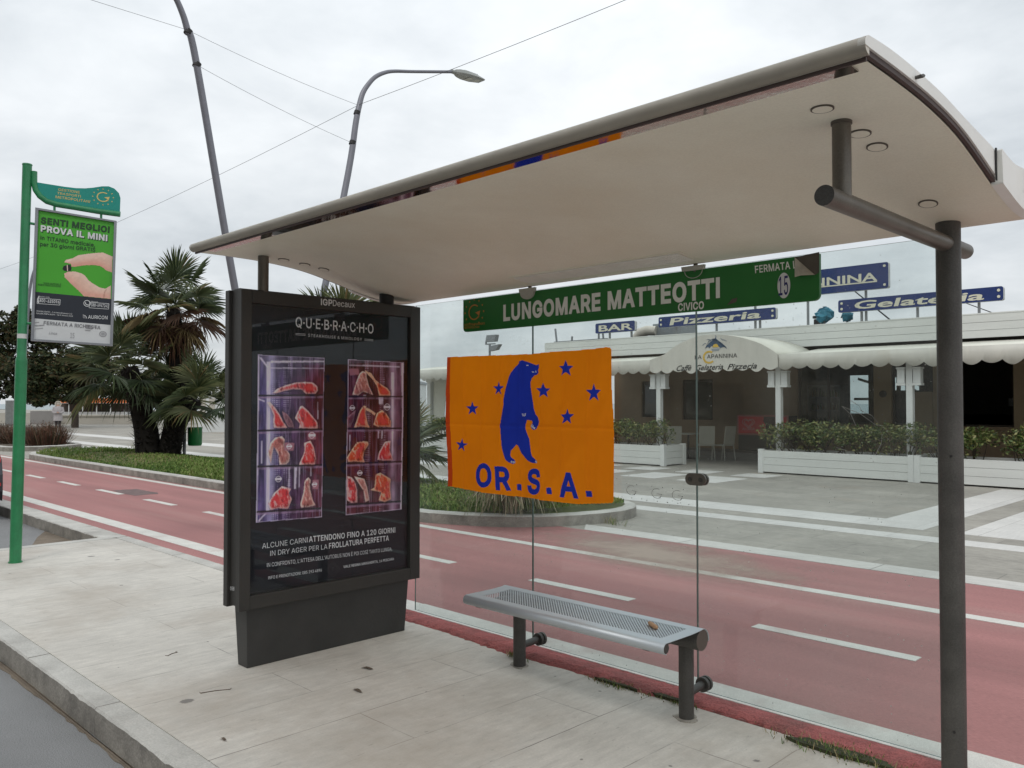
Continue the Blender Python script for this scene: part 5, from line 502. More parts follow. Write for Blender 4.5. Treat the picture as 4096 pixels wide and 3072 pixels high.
# grass blades
GR = [M('grass ' + c, k, .7, 0, .2, 3, spec=.2) for c, k in (('mid', (.125, .20, .042)), ('dark', (.07, .13, .028)), ('pale', (.21, .26, .075)), ('straw', (.32, .26, .14)))]
def blades(name, poly, n, z, hmin, hmax, label, seed, hump=0, bias=None):
    q = random.Random(seed); xs = [p[0] for p in poly]; ys = [p[1] for p in poly]; mb = MB(); cy = (min(ys) + max(ys)) / 2; hw = (max(ys) - min(ys)) / 2
    while n:
        x = min(xs) + (max(xs) - min(xs)) * (q.random() ** .6); y = q.uniform(min(ys), max(ys))
        if not inside((x, y), poly): continue
        n -= 1
        cl = math.sin(x * 1.7 + 2 * math.sin(y * 2.3)) + math.sin(y * 3.1 + x * .6)
        bald = (abs(x + 22.6) < 2.6 and abs(y - 8.6) < 1.0) and q.random() < .75
        m = 3 if (bald and q.random() < .8) else (0 if q.random() < .5 else (1 if cl + q.uniform(-1, 1) < .2 else 2)); 
        if q.random() < .04: m = 3
        zz = z + hump * math.sin(max(0, 1 - abs(y - cy) / hw) * math.pi / 2)
        h = q.uniform(hmin, hmax) * (1 + .35 * cl * .5) * (.4 if bald else 1); a = q.uniform(0, 6.28); wd = q.uniform(.006, .013); l = q.uniform(.1, .8) * h; b = a + q.uniform(-.8, .8) + 1.57
        dx, dy = math.cos(a) * wd, math.sin(a) * wd; lx, ly = math.cos(b) * l, math.sin(b) * l
        mb.add([(x - dx, y - dy, zz), (x + dx, y + dy, zz), (x + lx * .4 + dx * .7, y + ly * .4 + dy * .7, zz + h * .65), (x + lx * .4 - dx * .7, y + ly * .4 - dy * .7, zz + h * .65), (x + lx, y + ly, zz + h * .9)], [(0, 1, 2, 3), (3, 2, 4)], m)
    return tag(mb.build(name, GR), label, 'grass', kind='stuff')
blades('grass', inset(IN, .01), 70000, .135, .03, .085, 'short green grass covering the kerbed lawn island', 2, .10)
# ================================================================ FOLIAGE
def leafcloud(mb, c, r, n, sz, nm, q, flat=.0, shell=.5):
    """n leaf faces scattered through an ellipsoid, more towards its skin"""
    for _ in range(n):
        while 1:
            d = Vector((q.uniform(-1, 1), q.uniform(-1, 1), q.uniform(-1, 1)))
            if .01 < d.length < 1: break
        d = d.normalized() * (d.length ** shell); p = Vector((c[0] + d.x * r[0], c[1] + d.y * r[1], c[2] + d.z * r[2]))
        s = sz * q.uniform(.6, 1.3); a = Vector((q.gauss(0, 1), q.gauss(0, 1), q.gauss(0, .7))).normalized(); b = a.cross(Vector((q.gauss(0, 1), q.gauss(0, 1), q.gauss(0, 1)))).normalized()
        m = min(nm - 1, int(q.random() ** 1.3 * nm))
        mb.add([p - a * s, p + b * s * .42 + a * .1 * s, p + a * s, p - b * s * .42 + a * .1 * s], [(0, 1, 2, 3)], m)
DK = [M('evergreen ' + c, k, .65, 0, .2, 2, spec=.3) for c, k in (('deep', (.022, .032, .012)), ('mid', (.035, .05, .018)), ('olive', (.065, .068, .024)), ('brown', (.075, .052, .022)))]
BARK = M('bark', (.055, .042, .032), .95, 0, .35, 8, .8, 40, stretch=(1, 1, .3))
def tree(loc, h, clumps, label, seed, nleaf=900, ls=.16):
    q = random.Random(seed); t = thing('evergreen_tree', label, 'tree', loc, 'evergreen trees behind the bus stop pole')
    x, y, z = loc; mb = MB()
    mb.tube([(x, y, z - .1), (x + .05, y, z + h * .25), (x - .05, y + .05, z + h * .5), (x, y, z + h * .8)], [.24, .19, .14, .04], 9)
    for cx, cy, cz, r in clumps: mb.tube([(x, y, z + h * .25), (x + cx * .5, y + cy * .5, z + (h * .25 + cz) * .55), (x + cx, y + cy, z + cz)], [.11, .07, .02], 6)
    mb.build('trunk', BARK, t)
    c = MB()
    for cx, cy, cz, r in clumps:
        for _ in range(9):
            d = Vector((q.gauss(0, 1), q.gauss(0, 1), q.gauss(0, .8))).normalized() * r * q.uniform(.3, .95)
            leafcloud(c, (x + cx + d.x, y + cy + d.y, z + cz + d.z * .8), (r * .45, r * .45, r * .38), nleaf // 5, ls, 4, q)
    c.build('crown', DK, t); return t
tree((-63.2, 16.2, 0), 8, [(-.8, -.8, 6.6, 1.7), (1.0, .9, 6.0, 1.6), (-1.5, -1.5, 4.4, 1.8), (.6, .6, 4.0, 2.0), (1.8, 1.9, 3.6, 1.5), (-2.6, -2.4, 5.2, 1.7), (0, 0, 7.3, .9), (.2, .2, 2.6, 1.5), (-2, -1.8, 2.6, 1.5)], 'tallest dark evergreen tree, rising behind the green bus stop pole', 21, 1500)
tree((-59.6, 18.6, 0), 6, [(0, 0, 4.3, 1.5), (-1.2, -1.2, 3.4, 1.5), (1.3, 1.3, 3.5, 1.4), (.2, .2, 2.4, 1.3), (2.0, 2.1, 2.6, 1.0), (-1.4, -1.3, 2.1, 1.1)], 'dark evergreen tree with low crown behind the person in the pale coat', 22, 1300)
tree((-64, 27.0, 0), 6, [(0, 0, 3.9, 1.5), (-1.3, -1.3, 3.0, 1.4), (1.2, 1.2, 3.0, 1.3), (0, 0, 2.2, 1.3)], 'lower dark evergreen tree behind the left side of the fan palms', 23, 1000)
tree((-58.3, 11.6, 0), 7, [(0, 0, 5.0, 1.7), (-1, -1, 4.2, 1.6), (1.0, 1.0, 4.0, 1.5), (.2, .2, 2.8, 1.3)], 'dark evergreen tree at the left border of the photo', 24, 1000)
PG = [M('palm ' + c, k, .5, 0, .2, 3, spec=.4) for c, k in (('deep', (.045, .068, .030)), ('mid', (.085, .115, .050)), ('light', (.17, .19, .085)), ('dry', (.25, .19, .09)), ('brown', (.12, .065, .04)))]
PT = M('palm trunk', (.014, .011, .008), .95, 0, .4, 9, 1, 30)
def fan(mb, o, d, pet, rad, q, m, droop=.25, nb=30):
    d = d.normalized(); sd = d.cross(Vector((0, 0, 1)));
    if sd.length < .1: sd = Vector((1, 0, 0))
    sd.normalize(); nrm = sd.cross(d).normalized(); tl = q.uniform(-.5, .5); sd = (sd * math.cos(tl) + nrm * math.sin(tl)).normalized(); nrm = sd.cross(d)
    b = o + d * pet + Vector((0, 0, -pet * .12))
    mb.tube([o, o + d * pet * .55, b], [.016, .012, .009], 5, 2 if m < 3 else m)
    sp = q.uniform(1.75, 2.25)
    for i in range(nb):
        a = -sp + 2 * sp * i / (nb - 1) + q.uniform(-.04, .04); rr = rad * (1 - .22 * abs(a) / sp) * q.uniform(.88, 1.06)
        v = d * math.cos(a) + sd * math.sin(a); pr = (sd * math.cos(a) - d * math.sin(a)) * (rr * .026)
        up = nrm * rr * .04
        dz = Vector((0, 0, -1)) * rr * droop * q.uniform(.4, 1.4); cup = nrm * (-.16 * rr * abs(math.sin(a * .5)))
        p1 = b + v * rr * .38 + cup * .3; p2 = b + v * rr * .72 + cup * .7 + dz * .25; p3 = b + v * rr + cup + dz
        mm = m if q.random() > .18 else min(m + 1, 4)
        mb.add([b, p1 - pr + up, p2 - pr * .8 + up, p3, p2 + pr * .8 + up, p1 + pr + up, p1, p2], [(0, 1, 6), (0, 6, 5), (1, 2, 7, 6), (6, 7, 4, 5), (2, 3, 7), (7, 3, 4)], mm)
def palm(name, base, pts, r0, r1, n, pet, rad, label, seed, lo=-.75, dry=0, skirt=0):
    q = random.Random(seed); t = thing(name, label, 'palm tree', base, 'fan palms on the lawn island')
    P = [Vector(base) + Vector(p) for p in pts]; k = len(P); mb = MB()
    mb.tube(P, [r0 + (r1 - r0) * i / (k - 1) for i in range(k)], 14)
    for i in range(k - 1):                                   # old leaf bases bristling along the trunk
        for _ in range(int((P[i + 1] - P[i]).length * 170)):
            f = q.random(); c = P[i].lerp(P[i + 1], f); a = q.uniform(0, 6.28); rr = r0 + (r1 - r0) * (i + f) / (k - 1); u = Vector((math.cos(a), math.sin(a), 0))
            s = Vector((-u.y, u.x, 0)) * .045; e = c + u * (rr + q.uniform(.05, .24)) + Vector((0, 0, q.uniform(-.12, .22)))
            mb.add([c + u * rr * .9 - s, c + u * rr * .9 + s, e], [(0, 1, 2)], 0)
    mb.build('trunk', PT, t)
    c = MB(); o = P[-1]
    for i in range(n):
        z = 1 - (i + .5) / n * (1 - lo); z = max(lo, min(.98, z + q.uniform(-.1, .1))); a = i * 2.39996 + q.uniform(-.25, .25); h = math.sqrt(max(0, 1 - z * z))
        d = Vector((h * math.cos(a), h * math.sin(a), z)); oo = o + Vector((d.x * r1 * .6, d.y * r1 * .6, z * .12))
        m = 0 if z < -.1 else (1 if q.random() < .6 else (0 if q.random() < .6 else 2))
        if q.random() < .16: m = 2
        if dry and z < -.05: m = 3 if q.random() < .5 else (4 if q.random() < .8 else 2)
        fan(c, oo, d, pet * q.uniform(.75, 1.15) * (1 if z > -.3 else .85), rad * q.uniform(.85, 1.1), q, m, .07 + .26 * max(0, -z + .15))
    for i in range(skirt):
        a = q.uniform(0, 6.28); z = q.uniform(-.95, -.5); h = math.sqrt(1 - z * z)
        fan(c, o - Vector((0, 0, q.uniform(.1, .4))), Vector((h * math.cos(a), h * math.sin(a), z)), pet * .6, rad * .85, q, 4 if q.random() < .6 else 3, .4, 18)
    c.build('crown', PG, t); return t
u = Vector((.707, .707, 0))
PB = (-23.8, 9.45, .18)
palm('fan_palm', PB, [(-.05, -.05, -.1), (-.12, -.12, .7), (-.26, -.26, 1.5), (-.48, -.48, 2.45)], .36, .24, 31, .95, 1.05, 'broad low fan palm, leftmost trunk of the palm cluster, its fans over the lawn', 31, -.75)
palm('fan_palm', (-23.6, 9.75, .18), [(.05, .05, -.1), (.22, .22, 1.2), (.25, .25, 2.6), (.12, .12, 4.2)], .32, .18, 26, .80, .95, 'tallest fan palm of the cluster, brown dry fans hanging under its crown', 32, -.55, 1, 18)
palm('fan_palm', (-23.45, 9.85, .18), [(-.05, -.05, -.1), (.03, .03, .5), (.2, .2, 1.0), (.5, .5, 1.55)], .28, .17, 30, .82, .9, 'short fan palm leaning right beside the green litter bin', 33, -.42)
palm('fan_palm', (-12.8, 8.4, .18), [(0, 0, -.1), (.03, .03, .9), (.02, .02, 1.8), (0, 0, 2.5)], .26, .18, 40, .55, .72, 'fan palm behind the black advertising panel, only tips showing above the panel', 34, -.7)
palm('fan_palm', (-11.75, 8.75, .18), [(0, 0, -.1), (.04, .04, .4), (.08, .08, .5), (.12, .12, .72)], .2, .14, 22, .42, .56, 'short fan palm whose fans show between the advertising panel and the flag', 35, -.5)
# ornamental grass under the flag
q = random.Random(41); mb = MB()
STR = [M('straw ' + c, k, .8, 0, .2, 4) for c, k in (('pale', (.30, .26, .17)), ('green', (.10, .13, .05)), ('brown', (.12, .09, .05)))]
GB = Vector((-8.0, 8.0, .16))
for i in range(420):
    a = q.uniform(0, 6.28); r = q.uniform(.3, .85); h = q.uniform(.35, .85); s = .009; dx, dy = -math.sin(a) * s, math.cos(a) * s
    pts = [GB + Vector((math.cos(a) * .12 * q.random(), math.sin(a) * .12 * q.random(), 0)), GB + Vector((math.cos(a) * r * .4, math.sin(a) * r * .4, h)), GB + Vector((math.cos(a) * r * .8, math.sin(a) * r * .8, h * .8)), GB + Vector((math.cos(a + q.uniform(-.3, .3)) * r, math.sin(a) * r, q.uniform(.0, .35)))]
    pw = [Vector((dx, dy, 0)) * k for k in (1, 1.1, .9, .3)]
    mb.add([p - w_ for p, w_ in zip(pts, pw)] + [p + w_ for p, w_ in zip(pts, pw)], [(0, 1, 5, 4), (1, 2, 6, 5), (2, 3, 7, 6)], q.choice((0, 0, 1, 2)))
tag(mb.build('ornamental_grass', STR), 'clump of drooping straw coloured grass on the lawn below the orange flag', 'plant')
# red twiggy shrubs in the kerbed bed
RD = [M('twig ' + c, k, .85, 0, .25, 4) for c, k in (('red', (.13, .055, .035)), ('brown', (.095, .06, .04)), ('tan', (.22, .14, .09)), ('green', (.05, .055, .025)))]
def shrub(x, y, rx, h, label, seed, n=950):
    q = random.Random(seed); mb = MB()
    for i in range(n):
        a = q.uniform(0, 6.28); r = rx * math.sqrt(q.random()); b = Vector((x + r * .75 * math.cos(a), y + r * .75 * math.sin(a), .1)); hh = h * q.uniform(.45, 1.05) * (1 - .25 * r / rx)
        d = Vector((math.cos(a) * r * .35 + q.gauss(0, .06), math.sin(a) * r * .35 + q.gauss(0, .06), hh)); s = Vector((-math.sin(a), math.cos(a), 0)) * q.uniform(.006, .014)
        m = q.choice((0, 0, 1, 1, 2)) if q.random() < .85 else 3
        mb.add([b - s, b + s, b + d * .6 + s, b + d * .6 - s, b + d], [(0, 1, 2, 3), (3, 2, 4)], m)
        if hh > h * .5:
            for k in range(3):
                e = b + d * q.uniform(.35, 1); l = Vector((q.gauss(0, 1), q.gauss(0, 1), q.gauss(.3, .6))).normalized() * .05; mb.add([e, e + l + s, e + l * 2, e + l - s], [(0, 1, 2, 3)], m if q.random() < .7 else 3)
    return tag(mb.build('red_shrub', RD), label, 'shrub', 'reddish shrubs in the kerbed bed')
shrub(-33.4, 9.5, .9, 1.0, 'small reddish twiggy shrub at the right end of the kerbed bed', 51)
shrub(-35.6, 9.3, 1.1, .8, 'reddish brown shrub in the kerbed bed, right of the bus stop pole', 52)
shrub(-38.2, 9.0, 1.4, .85, 'wide reddish brown shrub hidden partly by the bus stop pole', 53, 1200)
shrub(-41.0, 8.8, 1.5, .85, 'reddish brown shrub at the left border of the kerbed bed', 54, 1200)
q = random.Random(61)
def weed(x, y, n, h, sp, label, mats=GR, z=0, name='weeds'):
    mb = MB()
    for i in range(n):
        a = q.uniform(0, 6.28); b = Vector((x + q.gauss(0, sp), y + q.gauss(0, sp * .3), z - .005)); l = h * q.uniform(.4, 1.1); d = Vector((math.cos(a) * l * q.uniform(.2, .9), math.sin(a) * l * q.uniform(.2, .9), l * .8)); s = Vector((-math.sin(a), math.cos(a), 0)) * .0022
        mb.add([b - s, b + s, b + d * .6 + s, b + d * .6 - s, b + d], [(0, 1, 2, 3), (3, 2, 4)], q.choice((0, 1, 3, 3)))
    return tag(mb.build(name, mats), label, 'weed', 'weeds along the red path edge', 'stuff')
weed(-3.82, 3.86, 90, .06, .04, 'dry straw weed tuft at the foot of the left bench leg')
weed(-3.05, 3.90, 150, .035, .11, 'long flat weed patch between the bench legs along the red edge')
weed(-2.66, 3.93, 170, .032, .09, 'green weed patch just left of the right bench leg')
weed(-1.70, 3.89, 420, .045, .15, 'dark mossy weed patch left of the thick shelter post')
weed(-7.05, 9.0, 80, .16, .1, 'dry weed tuft at the rounded right end of the lawn kerb')
weed(-27.2, 10.2, 40, .3, .1, 'small leafy weed standing at the far left of the lawn', z=.15)
for x, y, a, b in ((-1.72, 3.885, .26, .045), (-2.68, 3.925, .13, .022), (-3.05, 3.90, .16, .016)):
    outline('ground', smooth_poly(ragged([(x - a, y - b * .3), (x, y - b), (x + a, y - b * .2), (x + a * .8, y + b), (x - a * .6, y + b)], .012, 6, 3), 2), -.02, .012, 'moss')
# ================================================================ BUS SHELTER
M('white paint', (.80, .79, .75), .45, 0, .06, 2.5, .08, 30, col2=(.70, .67, .60), cover=.58)
M('soffit', (.83, .805, .68), .5, 0, .07, 1.1, .1, 60, col2=(.74, .68, .54), cover=.47, fine=.04, spots=(3.1, -.075, (.3, .24, .17)))
M('dark metal', (.070, .066, .060), .5, .2, .3, 6, .25, 90, fine=.2, col2=(.105, .094, .078), cover=.6)
M('tube metal', (.15, .135, .115), .42, .55, .15, 6, .1, 90, fine=.1)
M('black rubber', (.012, .011, .011), .6)
M('polished strip', (.52, .49, .46), .06, 1, .05, 2, .03, 12)
M('lip metal', (.62, .57, .49), .4, .05, .12, 3)
M('steel', (.50, .52, .54), .33, .9, .08, 5, .05, 70, stretch=(.2, 1, 1))
M('brown gasket', (.07, .045, .04), .6)
M('disc rim', (.10, .085, .07), .7)
GLASS = glassmat('shelter glass', (.93, .96, .955), .085, .8)
M('glass edge', (.10, .16, .14), .2)
SH = thing('bus_shelter', 'bus shelter with curved white roof, glass back wall and round grey post', 'bus shelter', (-3, 3.8, 0))
LOW = [(2.262, 2.590), (2.34, 2.590), (2.47, 2.590), (2.70, 2.585), (2.92, 2.568), (3.09, 2.542), (3.27, 2.500), (3.46, 2.452), (3.66, 2.414), (3.82, 2.404), (3.94, 2.412), (4.05, 2.440), (4.12, 2.475)]
TOP = [(4.14, 2.60), (3.95, 2.583), (3.80, 2.567), (3.66, 2.556), (3.56, 2.553), (3.46, 2.566), (3.35, 2.583), (3.07, 2.611), (2.83, 2.637), (2.58, 2.649), (2.40, 2.650), (2.262, 2.643)]
XL, XR = -5.055, -.915
def dense(p, n=5):
    o = []
    for i in range(len(p) - 1):
        p0 = p[max(i - 1, 0)]; p1 = p[i]; p2 = p[i + 1]; p3 = p[min(i + 2, len(p) - 1)]
        for s in range(n):
            t = s / n; o.append(tuple(.5 * (2 * p1[k] + (p2[k] - p0[k]) * t + (2 * p0[k] - 5 * p1[k] + 4 * p2[k] - p3[k]) * t * t + (3 * p1[k] - p0[k] - 3 * p2[k] + p3[k]) * t ** 3) for k in (0, 1)))
    return o + [p[-1]]
lo, tp = dense(LOW), dense(TOP)
mb = MB(); pr = lo + tp; n = len(pr); nl = len(lo)
A = [(XL, y, z) for y, z in pr]; B = [(XR, y, z) for y, z in pr]
mb.add(A + B, [(i, i + 1, n + i + 1, n + i) for i in range(nl - 1)], 1, True)
mb.add(A + B, [(i, (i + 1) % n, n + (i + 1) % n, n + i) for i in range(nl - 1, n)], 0, True)
roof = mb.build('roof', [MATS['white paint'], MATS['soffit']], SH)
# end fascias: a white band standing proud, with a dark gasket under it
def lowz(y):
    for a, b in zip(lo, lo[1:]):
        if a[0] <= y <= b[0]: return a[1] + (b[1] - a[1]) * (y - a[0]) / (b[0] - a[0])
    return LOW[0][1] if y < LOW[0][0] else LOW[-1][1]
for x0, x1, nm in ((XR, XR + .022, 0), (XL - .022, XL, 1)):
    lw = [(y, z + .020) for y, z in lo]
    nose = [(2.262 - .030 * math.sin(t), 2.6165 - .0265 * math.cos(t)) for t in [math.pi * i / 16 for i in range(15, 6, -1)]]
    MB().prism([(x0, y, z) for y, z in lw + tp + nose], (x1 - x0, 0, 0)).build('end_fascia', MATS['white paint'], roof)
    g = MB(); l2 = [(y, z) for y, z in lo if y < 3.43]
    g.prism([(x0 + .002, y, z + .0185) for y, z in l2] + [(x0 + .002, y, z + .003) for y, z in reversed(l2)], ((x1 - x0) * .6, 0, 0)); g.build('gasket', MATS['brown gasket'], roof)
# the flared rear cover, a separate moulding at the back
cv = [(y, z) for y, z in lo if y > 3.40]; ct = [(y, z + .006) for y, z in tp if y > 3.40]
for x0 in (XR + .002, XL - .042):
    MB().prism([(x0, y, z - .006) for y, z in cv] + [(x0, y, z) for y, z in ct], (.04, 0, 0)).build('rear_cover', MATS['white paint'], roof, bevel=.006)
g = MB().prism([(XR + .024, 3.392, 2.466), (XR + .024, 3.402, 2.464), (XR + .024, 3.402, 2.584), (XR + .024, 3.388, 2.582)], (.004, 0, 0)); g.build('gasket', MATS['black rubber'], roof)
# front lip and mirror strip
mb = MB(); arc = [(2.262 - .030 * math.sin(t), 2.6165 - .0265 * math.cos(t)) for t in [math.pi * i / 16 for i in range(17)]]
for i in range(16):
    mb.add([(x, y, z) for x in (XL - .021, XR + .021) for y, z in (arc[i], arc[i + 1])], [(0, 1, 3, 2)], 0 if 4 <= i < 7 else 1, False)
mb.build('front_lip', [MATS['lip metal'], MATS['white paint']], roof)
mb.prism([(XL - .02, y, z) for y, z in arc], (XR - XL + .04, 0, 0)); mb.build('front_lip', MATS['lip metal'], roof)
mb = MB().box(XL - .01, XR + .01, 2.264, 2.272, 2.579, 2.5895); mb.build('lip_seam', MATS['brown gasket'], roof)
mb = MB(); mb.prism([(XL + .12, 2.274, 2.5870), (XL + .12, 2.338, 2.5830), (XL + .12, 2.338, 2.5885), (XL + .12, 2.274, 2.5885)], (XR - XL - .16, 0, 0)); mb.build('mirror_strip', MATS['polished strip'], roof)
mb = MB().cyl((XR + .022, 2.60, 2.622), (XR + .045, 2.60, 2.622), .006, 8).cyl((XR + .04, 2.585, 2.618), (XR + .04, 2.615, 2.627), .005, 8).cyl((XR + .042, 3.72, 2.48), (XR + .052, 3.72, 2.48), .006, 8); pieces(mb, 'screw', MATS['dark metal'], roof)
# screw caps on the soffit
for cx, cy in ((-1.164, 2.564), (-1.161, 2.85), (-1.159, 2.99), (-1.16, 3.5), (-4.864, 2.765), (-4.859, 2.917), (-4.845, 3.054)):
    z = lowz(cy); sl_ = (lowz(cy + .03) - lowz(cy - .03)) / .06
    mb = MB(); P = [(cx + .031 * math.cos(t), cy + .031 * math.sin(t), z + sl_ * .031 * math.sin(t) - .0050) for t in [2 * math.pi * i / 24 for i in range(24)]]
    mb.prism(P, (0, 0, .0025), 0); Q = [(cx + .036 * math.cos(t), cy + .036 * math.sin(t), z + sl_ * .036 * math.sin(t) - .0042) for t in [2 * math.pi * i / 24 for i in range(24)]]
    mb.prism(Q, (0, 0, .006), 1); mb.build('cover_cap', [MATS['soffit'], MATS['disc rim']], roof)
# light fitting let into the soffit
M('light grille', (.88, .86, .80), .35, 0, .05, 3, .5, 30, stretch=(6, .2, 1))
mb = MB()
def slope_box(x0, x1, y0, y1, d, th, m):
    mb.prism([(x0, y0, lowz(y0) - d), (x1, y0, lowz(y0) - d), (x1, y1, lowz(y1) - d), (x0, y1, lowz(y1) - d)], (0, 0, th), m)
slope_box(-3.63, -2.385, 3.60, 3.775, .0045, .012, 0); slope_box(-3.60, -2.41, 3.615, 3.76, .0075, .0028, 1)
for i in range(58): slope_box(-3.6 + i * .0205, -3.6 + i * .0205 + .010, 3.617, 3.758, .0100, .0023, 1)
mb.build('light_fitting', [MATS['soffit'], MATS['light grille']], roof)
# post, beam, struts
mb = MB().cyl((-1.17, 3.765, -.02), (-1.17, 3.765, 2.43), .0485, 32)
post = mb.build('post', MATS['dark metal'], SH)
mb = MB()
for z in (2.30, 1.43, .30): mb.cyl((-1.155, 3.72, z), (-1.152, 3.714, z), .005, 8)
pieces(mb, 'bolt', MATS['black rubber'], post)
mb = MB().cyl((-1.17, 2.585, 2.315), (-1.17, 3.99, 2.315), .0335, 28, 0, 1); mb.build('beam', [MATS['tube metal'], MATS['dark metal']], SH)
mb = MB().cyl((-1.17, 2.72, 2.325), (-1.17, 2.72, 2.592), .0305, 24); mb.build('strut', MATS['tube metal'], SH)
mb = MB().cyl((-1.17, 2.72, 2.575), (-1.17, 2.72, 2.587), .034, 24); mb.build('strut_collar', MATS['disc rim'], SH)
mb = MB().cyl((-4.88, 2.63, 2.33), (-4.88, 2.63, 2.592), .034, 24); mb.build('strut', MATS['tube metal'], SH)
mb = MB().cyl((-4.88, 3.60, 2.33), (-4.88, 3.60, 2.44), .052, 24); mb.build('stub_post', MATS['black rubber'], SH)
# glass panes, clamps
for x0, x1 in ((-5.02, -3.789), (-3.783, -2.539), (-2.533, -1.20)):
    mb = MB(); v0 = [(x0, 3.976, .078), (x1, 3.976, .078), (x1, 3.976, 2.392), (x0, 3.976, 2.392)]
    mb.prism(v0, (0, .010, 0), 0, 1); mb.build('glass_pane', [GLASS, MATS['glass edge']], SH)
mb = MB(); f = plane_y(3.9755)
M('etched mark', (.42, .42, .40), .8)
for cx, cz in ((-4.86, 1.07), (-4.66, 1.07), (-2.98, 1.135), (-2.80, 1.13), (-2.66, 1.13)):
    strip(mb, ring((cx, cz), .026, .029, R(60), R(330), 16, 1.3, 1), f); line2(mb, (cx, cz - .002), (cx + .036, cz - .004), .003, f); line2(mb, (cx + .034, cz - .002), (cx + .02, cz - .028), .003, f)
    for k in range(5): mb.poly([f(cx - .07 + k * .036 + a, cz + (.036 if k % 2 else -.045) + b) for a, b in ((-.004, 0), (0, .004), (.004, 0), (0, -.004))])
mb.build('glass_marking', MATS['etched mark'], SH)
for a, b in [[(-1.722, 1.634), (-1.561, 1.546)], [(-1.722, 1.634), (-1.654, 1.541)], [(-1.635, 1.616), (-1.547, 1.553)], [(-1.563, 1.405), (-1.531, 1.505)], [(-1.75, 1.433), (-1.677, 1.396)], [(-1.681, 1.663), (-1.617, 1.595)], [(-1.561, 1.546), (-1.52, 1.529)]]:
    mb = MB(); c_ = ((a[0] + b[0]) / 2 + .012, (a[1] + b[1]) / 2 + .006); line2(mb, a, c_, .0022, f); line2(mb, c_, b, .0016, f); mb.build('scratch', MATS['etched mark'], SH)
for cx in (-2.536,):
    mb = MB()
    for y0, y1 in ((3.962, 3.975), (3.987, 4.0)):
        P = [(cx + .032 * s + .033 * math.cos(t), y0, 1.228 + .033 * math.sin(t)) for s, a0 in ((1, -90), (-1, 90)) for t in [R(a0 + i * 15) for i in range(13)]]
        mb.prism(P, (0, y1 - y0, 0), 0)
    for sx in (-.034, .034): mb.cyl((cx + sx, 3.9615, 1.228), (cx + sx, 3.959, 1.228), .013, 12, 1)
    mb.build('glass_clamp', [MATS['tube metal'], MATS['dark metal']], SH)
for z in (2.145, 1.25, .205):
    mb = MB().tube([(-1.205, 3.80, z), (-1.235, 3.96, z)], .016, 10).cyl((-1.238, 3.955, z), (-1.238, 3.974, z), .034, 18).cyl((-1.238, 3.988, z), (-1.238, 4.0, z), .034, 18)
    mb.build('glass_clamp', MATS['black rubber'], SH)
# ================================================================ BENCH
BN = thing('bench', 'perforated steel bench on two dark round legs in front of the glass', 'bench', (-3.07, 3.7, 0))
def holes():
    m = bpy.data.materials.new('perforated steel'); m.use_nodes = True; t = m.node_tree; L = t.links.new; p = t.nodes['Principled BSDF']
    p.inputs['Base Color'].default_value = (.50, .535, .56, 1); p.inputs['Metallic'].default_value = .6; p.inputs['Roughness'].default_value = .48
    tcn = t.nodes.new('ShaderNodeTexCoord'); sp = t.nodes.new('ShaderNodeSeparateXYZ'); L(tcn.outputs['Object'], sp.inputs[0])
    def ma(op, a, b=None):
        n = t.nodes.new('ShaderNodeMath'); n.operation = op
        for i, x in enumerate((a, b)):
            if x is None: continue
            if isinstance(x, (int, float)): n.inputs[i].default_value = x
            else: L(x, n.inputs[i])
        return n.outputs[0]
    P = .0195
    def grid(ox, oy):
        fx = ma('SUBTRACT', ma('FRACT', ma('ADD', ma('DIVIDE', sp.outputs[0], P), 100 + ox)), .5); fy = ma('SUBTRACT', ma('FRACT', ma('ADD', ma('DIVIDE', sp.outputs[1], P), 100 + oy)), .5)
        return ma('ADD', ma('MULTIPLY', fx, fx), ma('MULTIPLY', fy, fy))
    d = ma('LESS_THAN', ma('MINIMUM', grid(0, 0), grid(.5, .5)), .26 ** 2)
    ins = ma('MULTIPLY', ma('MULTIPLY', ma('GREATER_THAN', sp.outputs[0], -3.68), ma('LESS_THAN', sp.outputs[0], -2.40)), ma('MULTIPLY', ma('GREATER_THAN', sp.outputs[1], 3.435), ma('LESS_THAN', sp.outputs[1], 3.665)))
    msk = ma('MULTIPLY', d, ins)
    tr = t.nodes.new('ShaderNodeBsdfTransparent'); mxs = t.nodes.new('ShaderNodeMixShader'); L(msk, mxs.inputs[0]); L(p.outputs[0], mxs.inputs[1]); L(tr.outputs[0], mxs.inputs[2])
    L(mxs.outputs[0], t.nodes['Material Output'].inputs[0]); return m
X0, X1 = -3.775, -2.33
sec = []
for i in range(13): t = R(200 - i * 180 / 12); sec.append((3.385 + .027 * math.cos(R(270) - R(i * 180 / 12)), .463 + .027 * math.sin(R(270) - R(i * 180 / 12))))
sec += [(3.50, .4895), (3.60, .4895), (3.68, .493)]
for i in range(1, 9): t = R(100 - i * 14); sec.append((3.705 + .057 * math.cos(t), .440 + .057 * math.sin(t)))
mb = MB(); n = len(sec); a = [(X0, y, z) for y, z in sec]; b = [(X1, y, z) for y, z in sec]
mb.add(a + b, [(i, i + 1, n + i + 1, n + i) for i in range(n - 1)], 0, True)
so_ = mb.build('seat', holes(), BN); sd_ = so_.modifiers.new('s', 'SOLIDIFY'); sd_.thickness = .003; sd_.offset = 0
mb = MB().cyl((X0 + .006, 3.705, .440), (X1 - .004, 3.705, .440), .0535, 24, 0, 1); mb.build('rear_tube', [MATS['dark metal'], MATS['tube metal']], BN)
mb = MB().cyl((X0 + .004, 3.385, .463), (X1 - .004, 3.385, .463), .0245, 16, 0); mb.build('front_tube', MATS['dark metal'], BN)
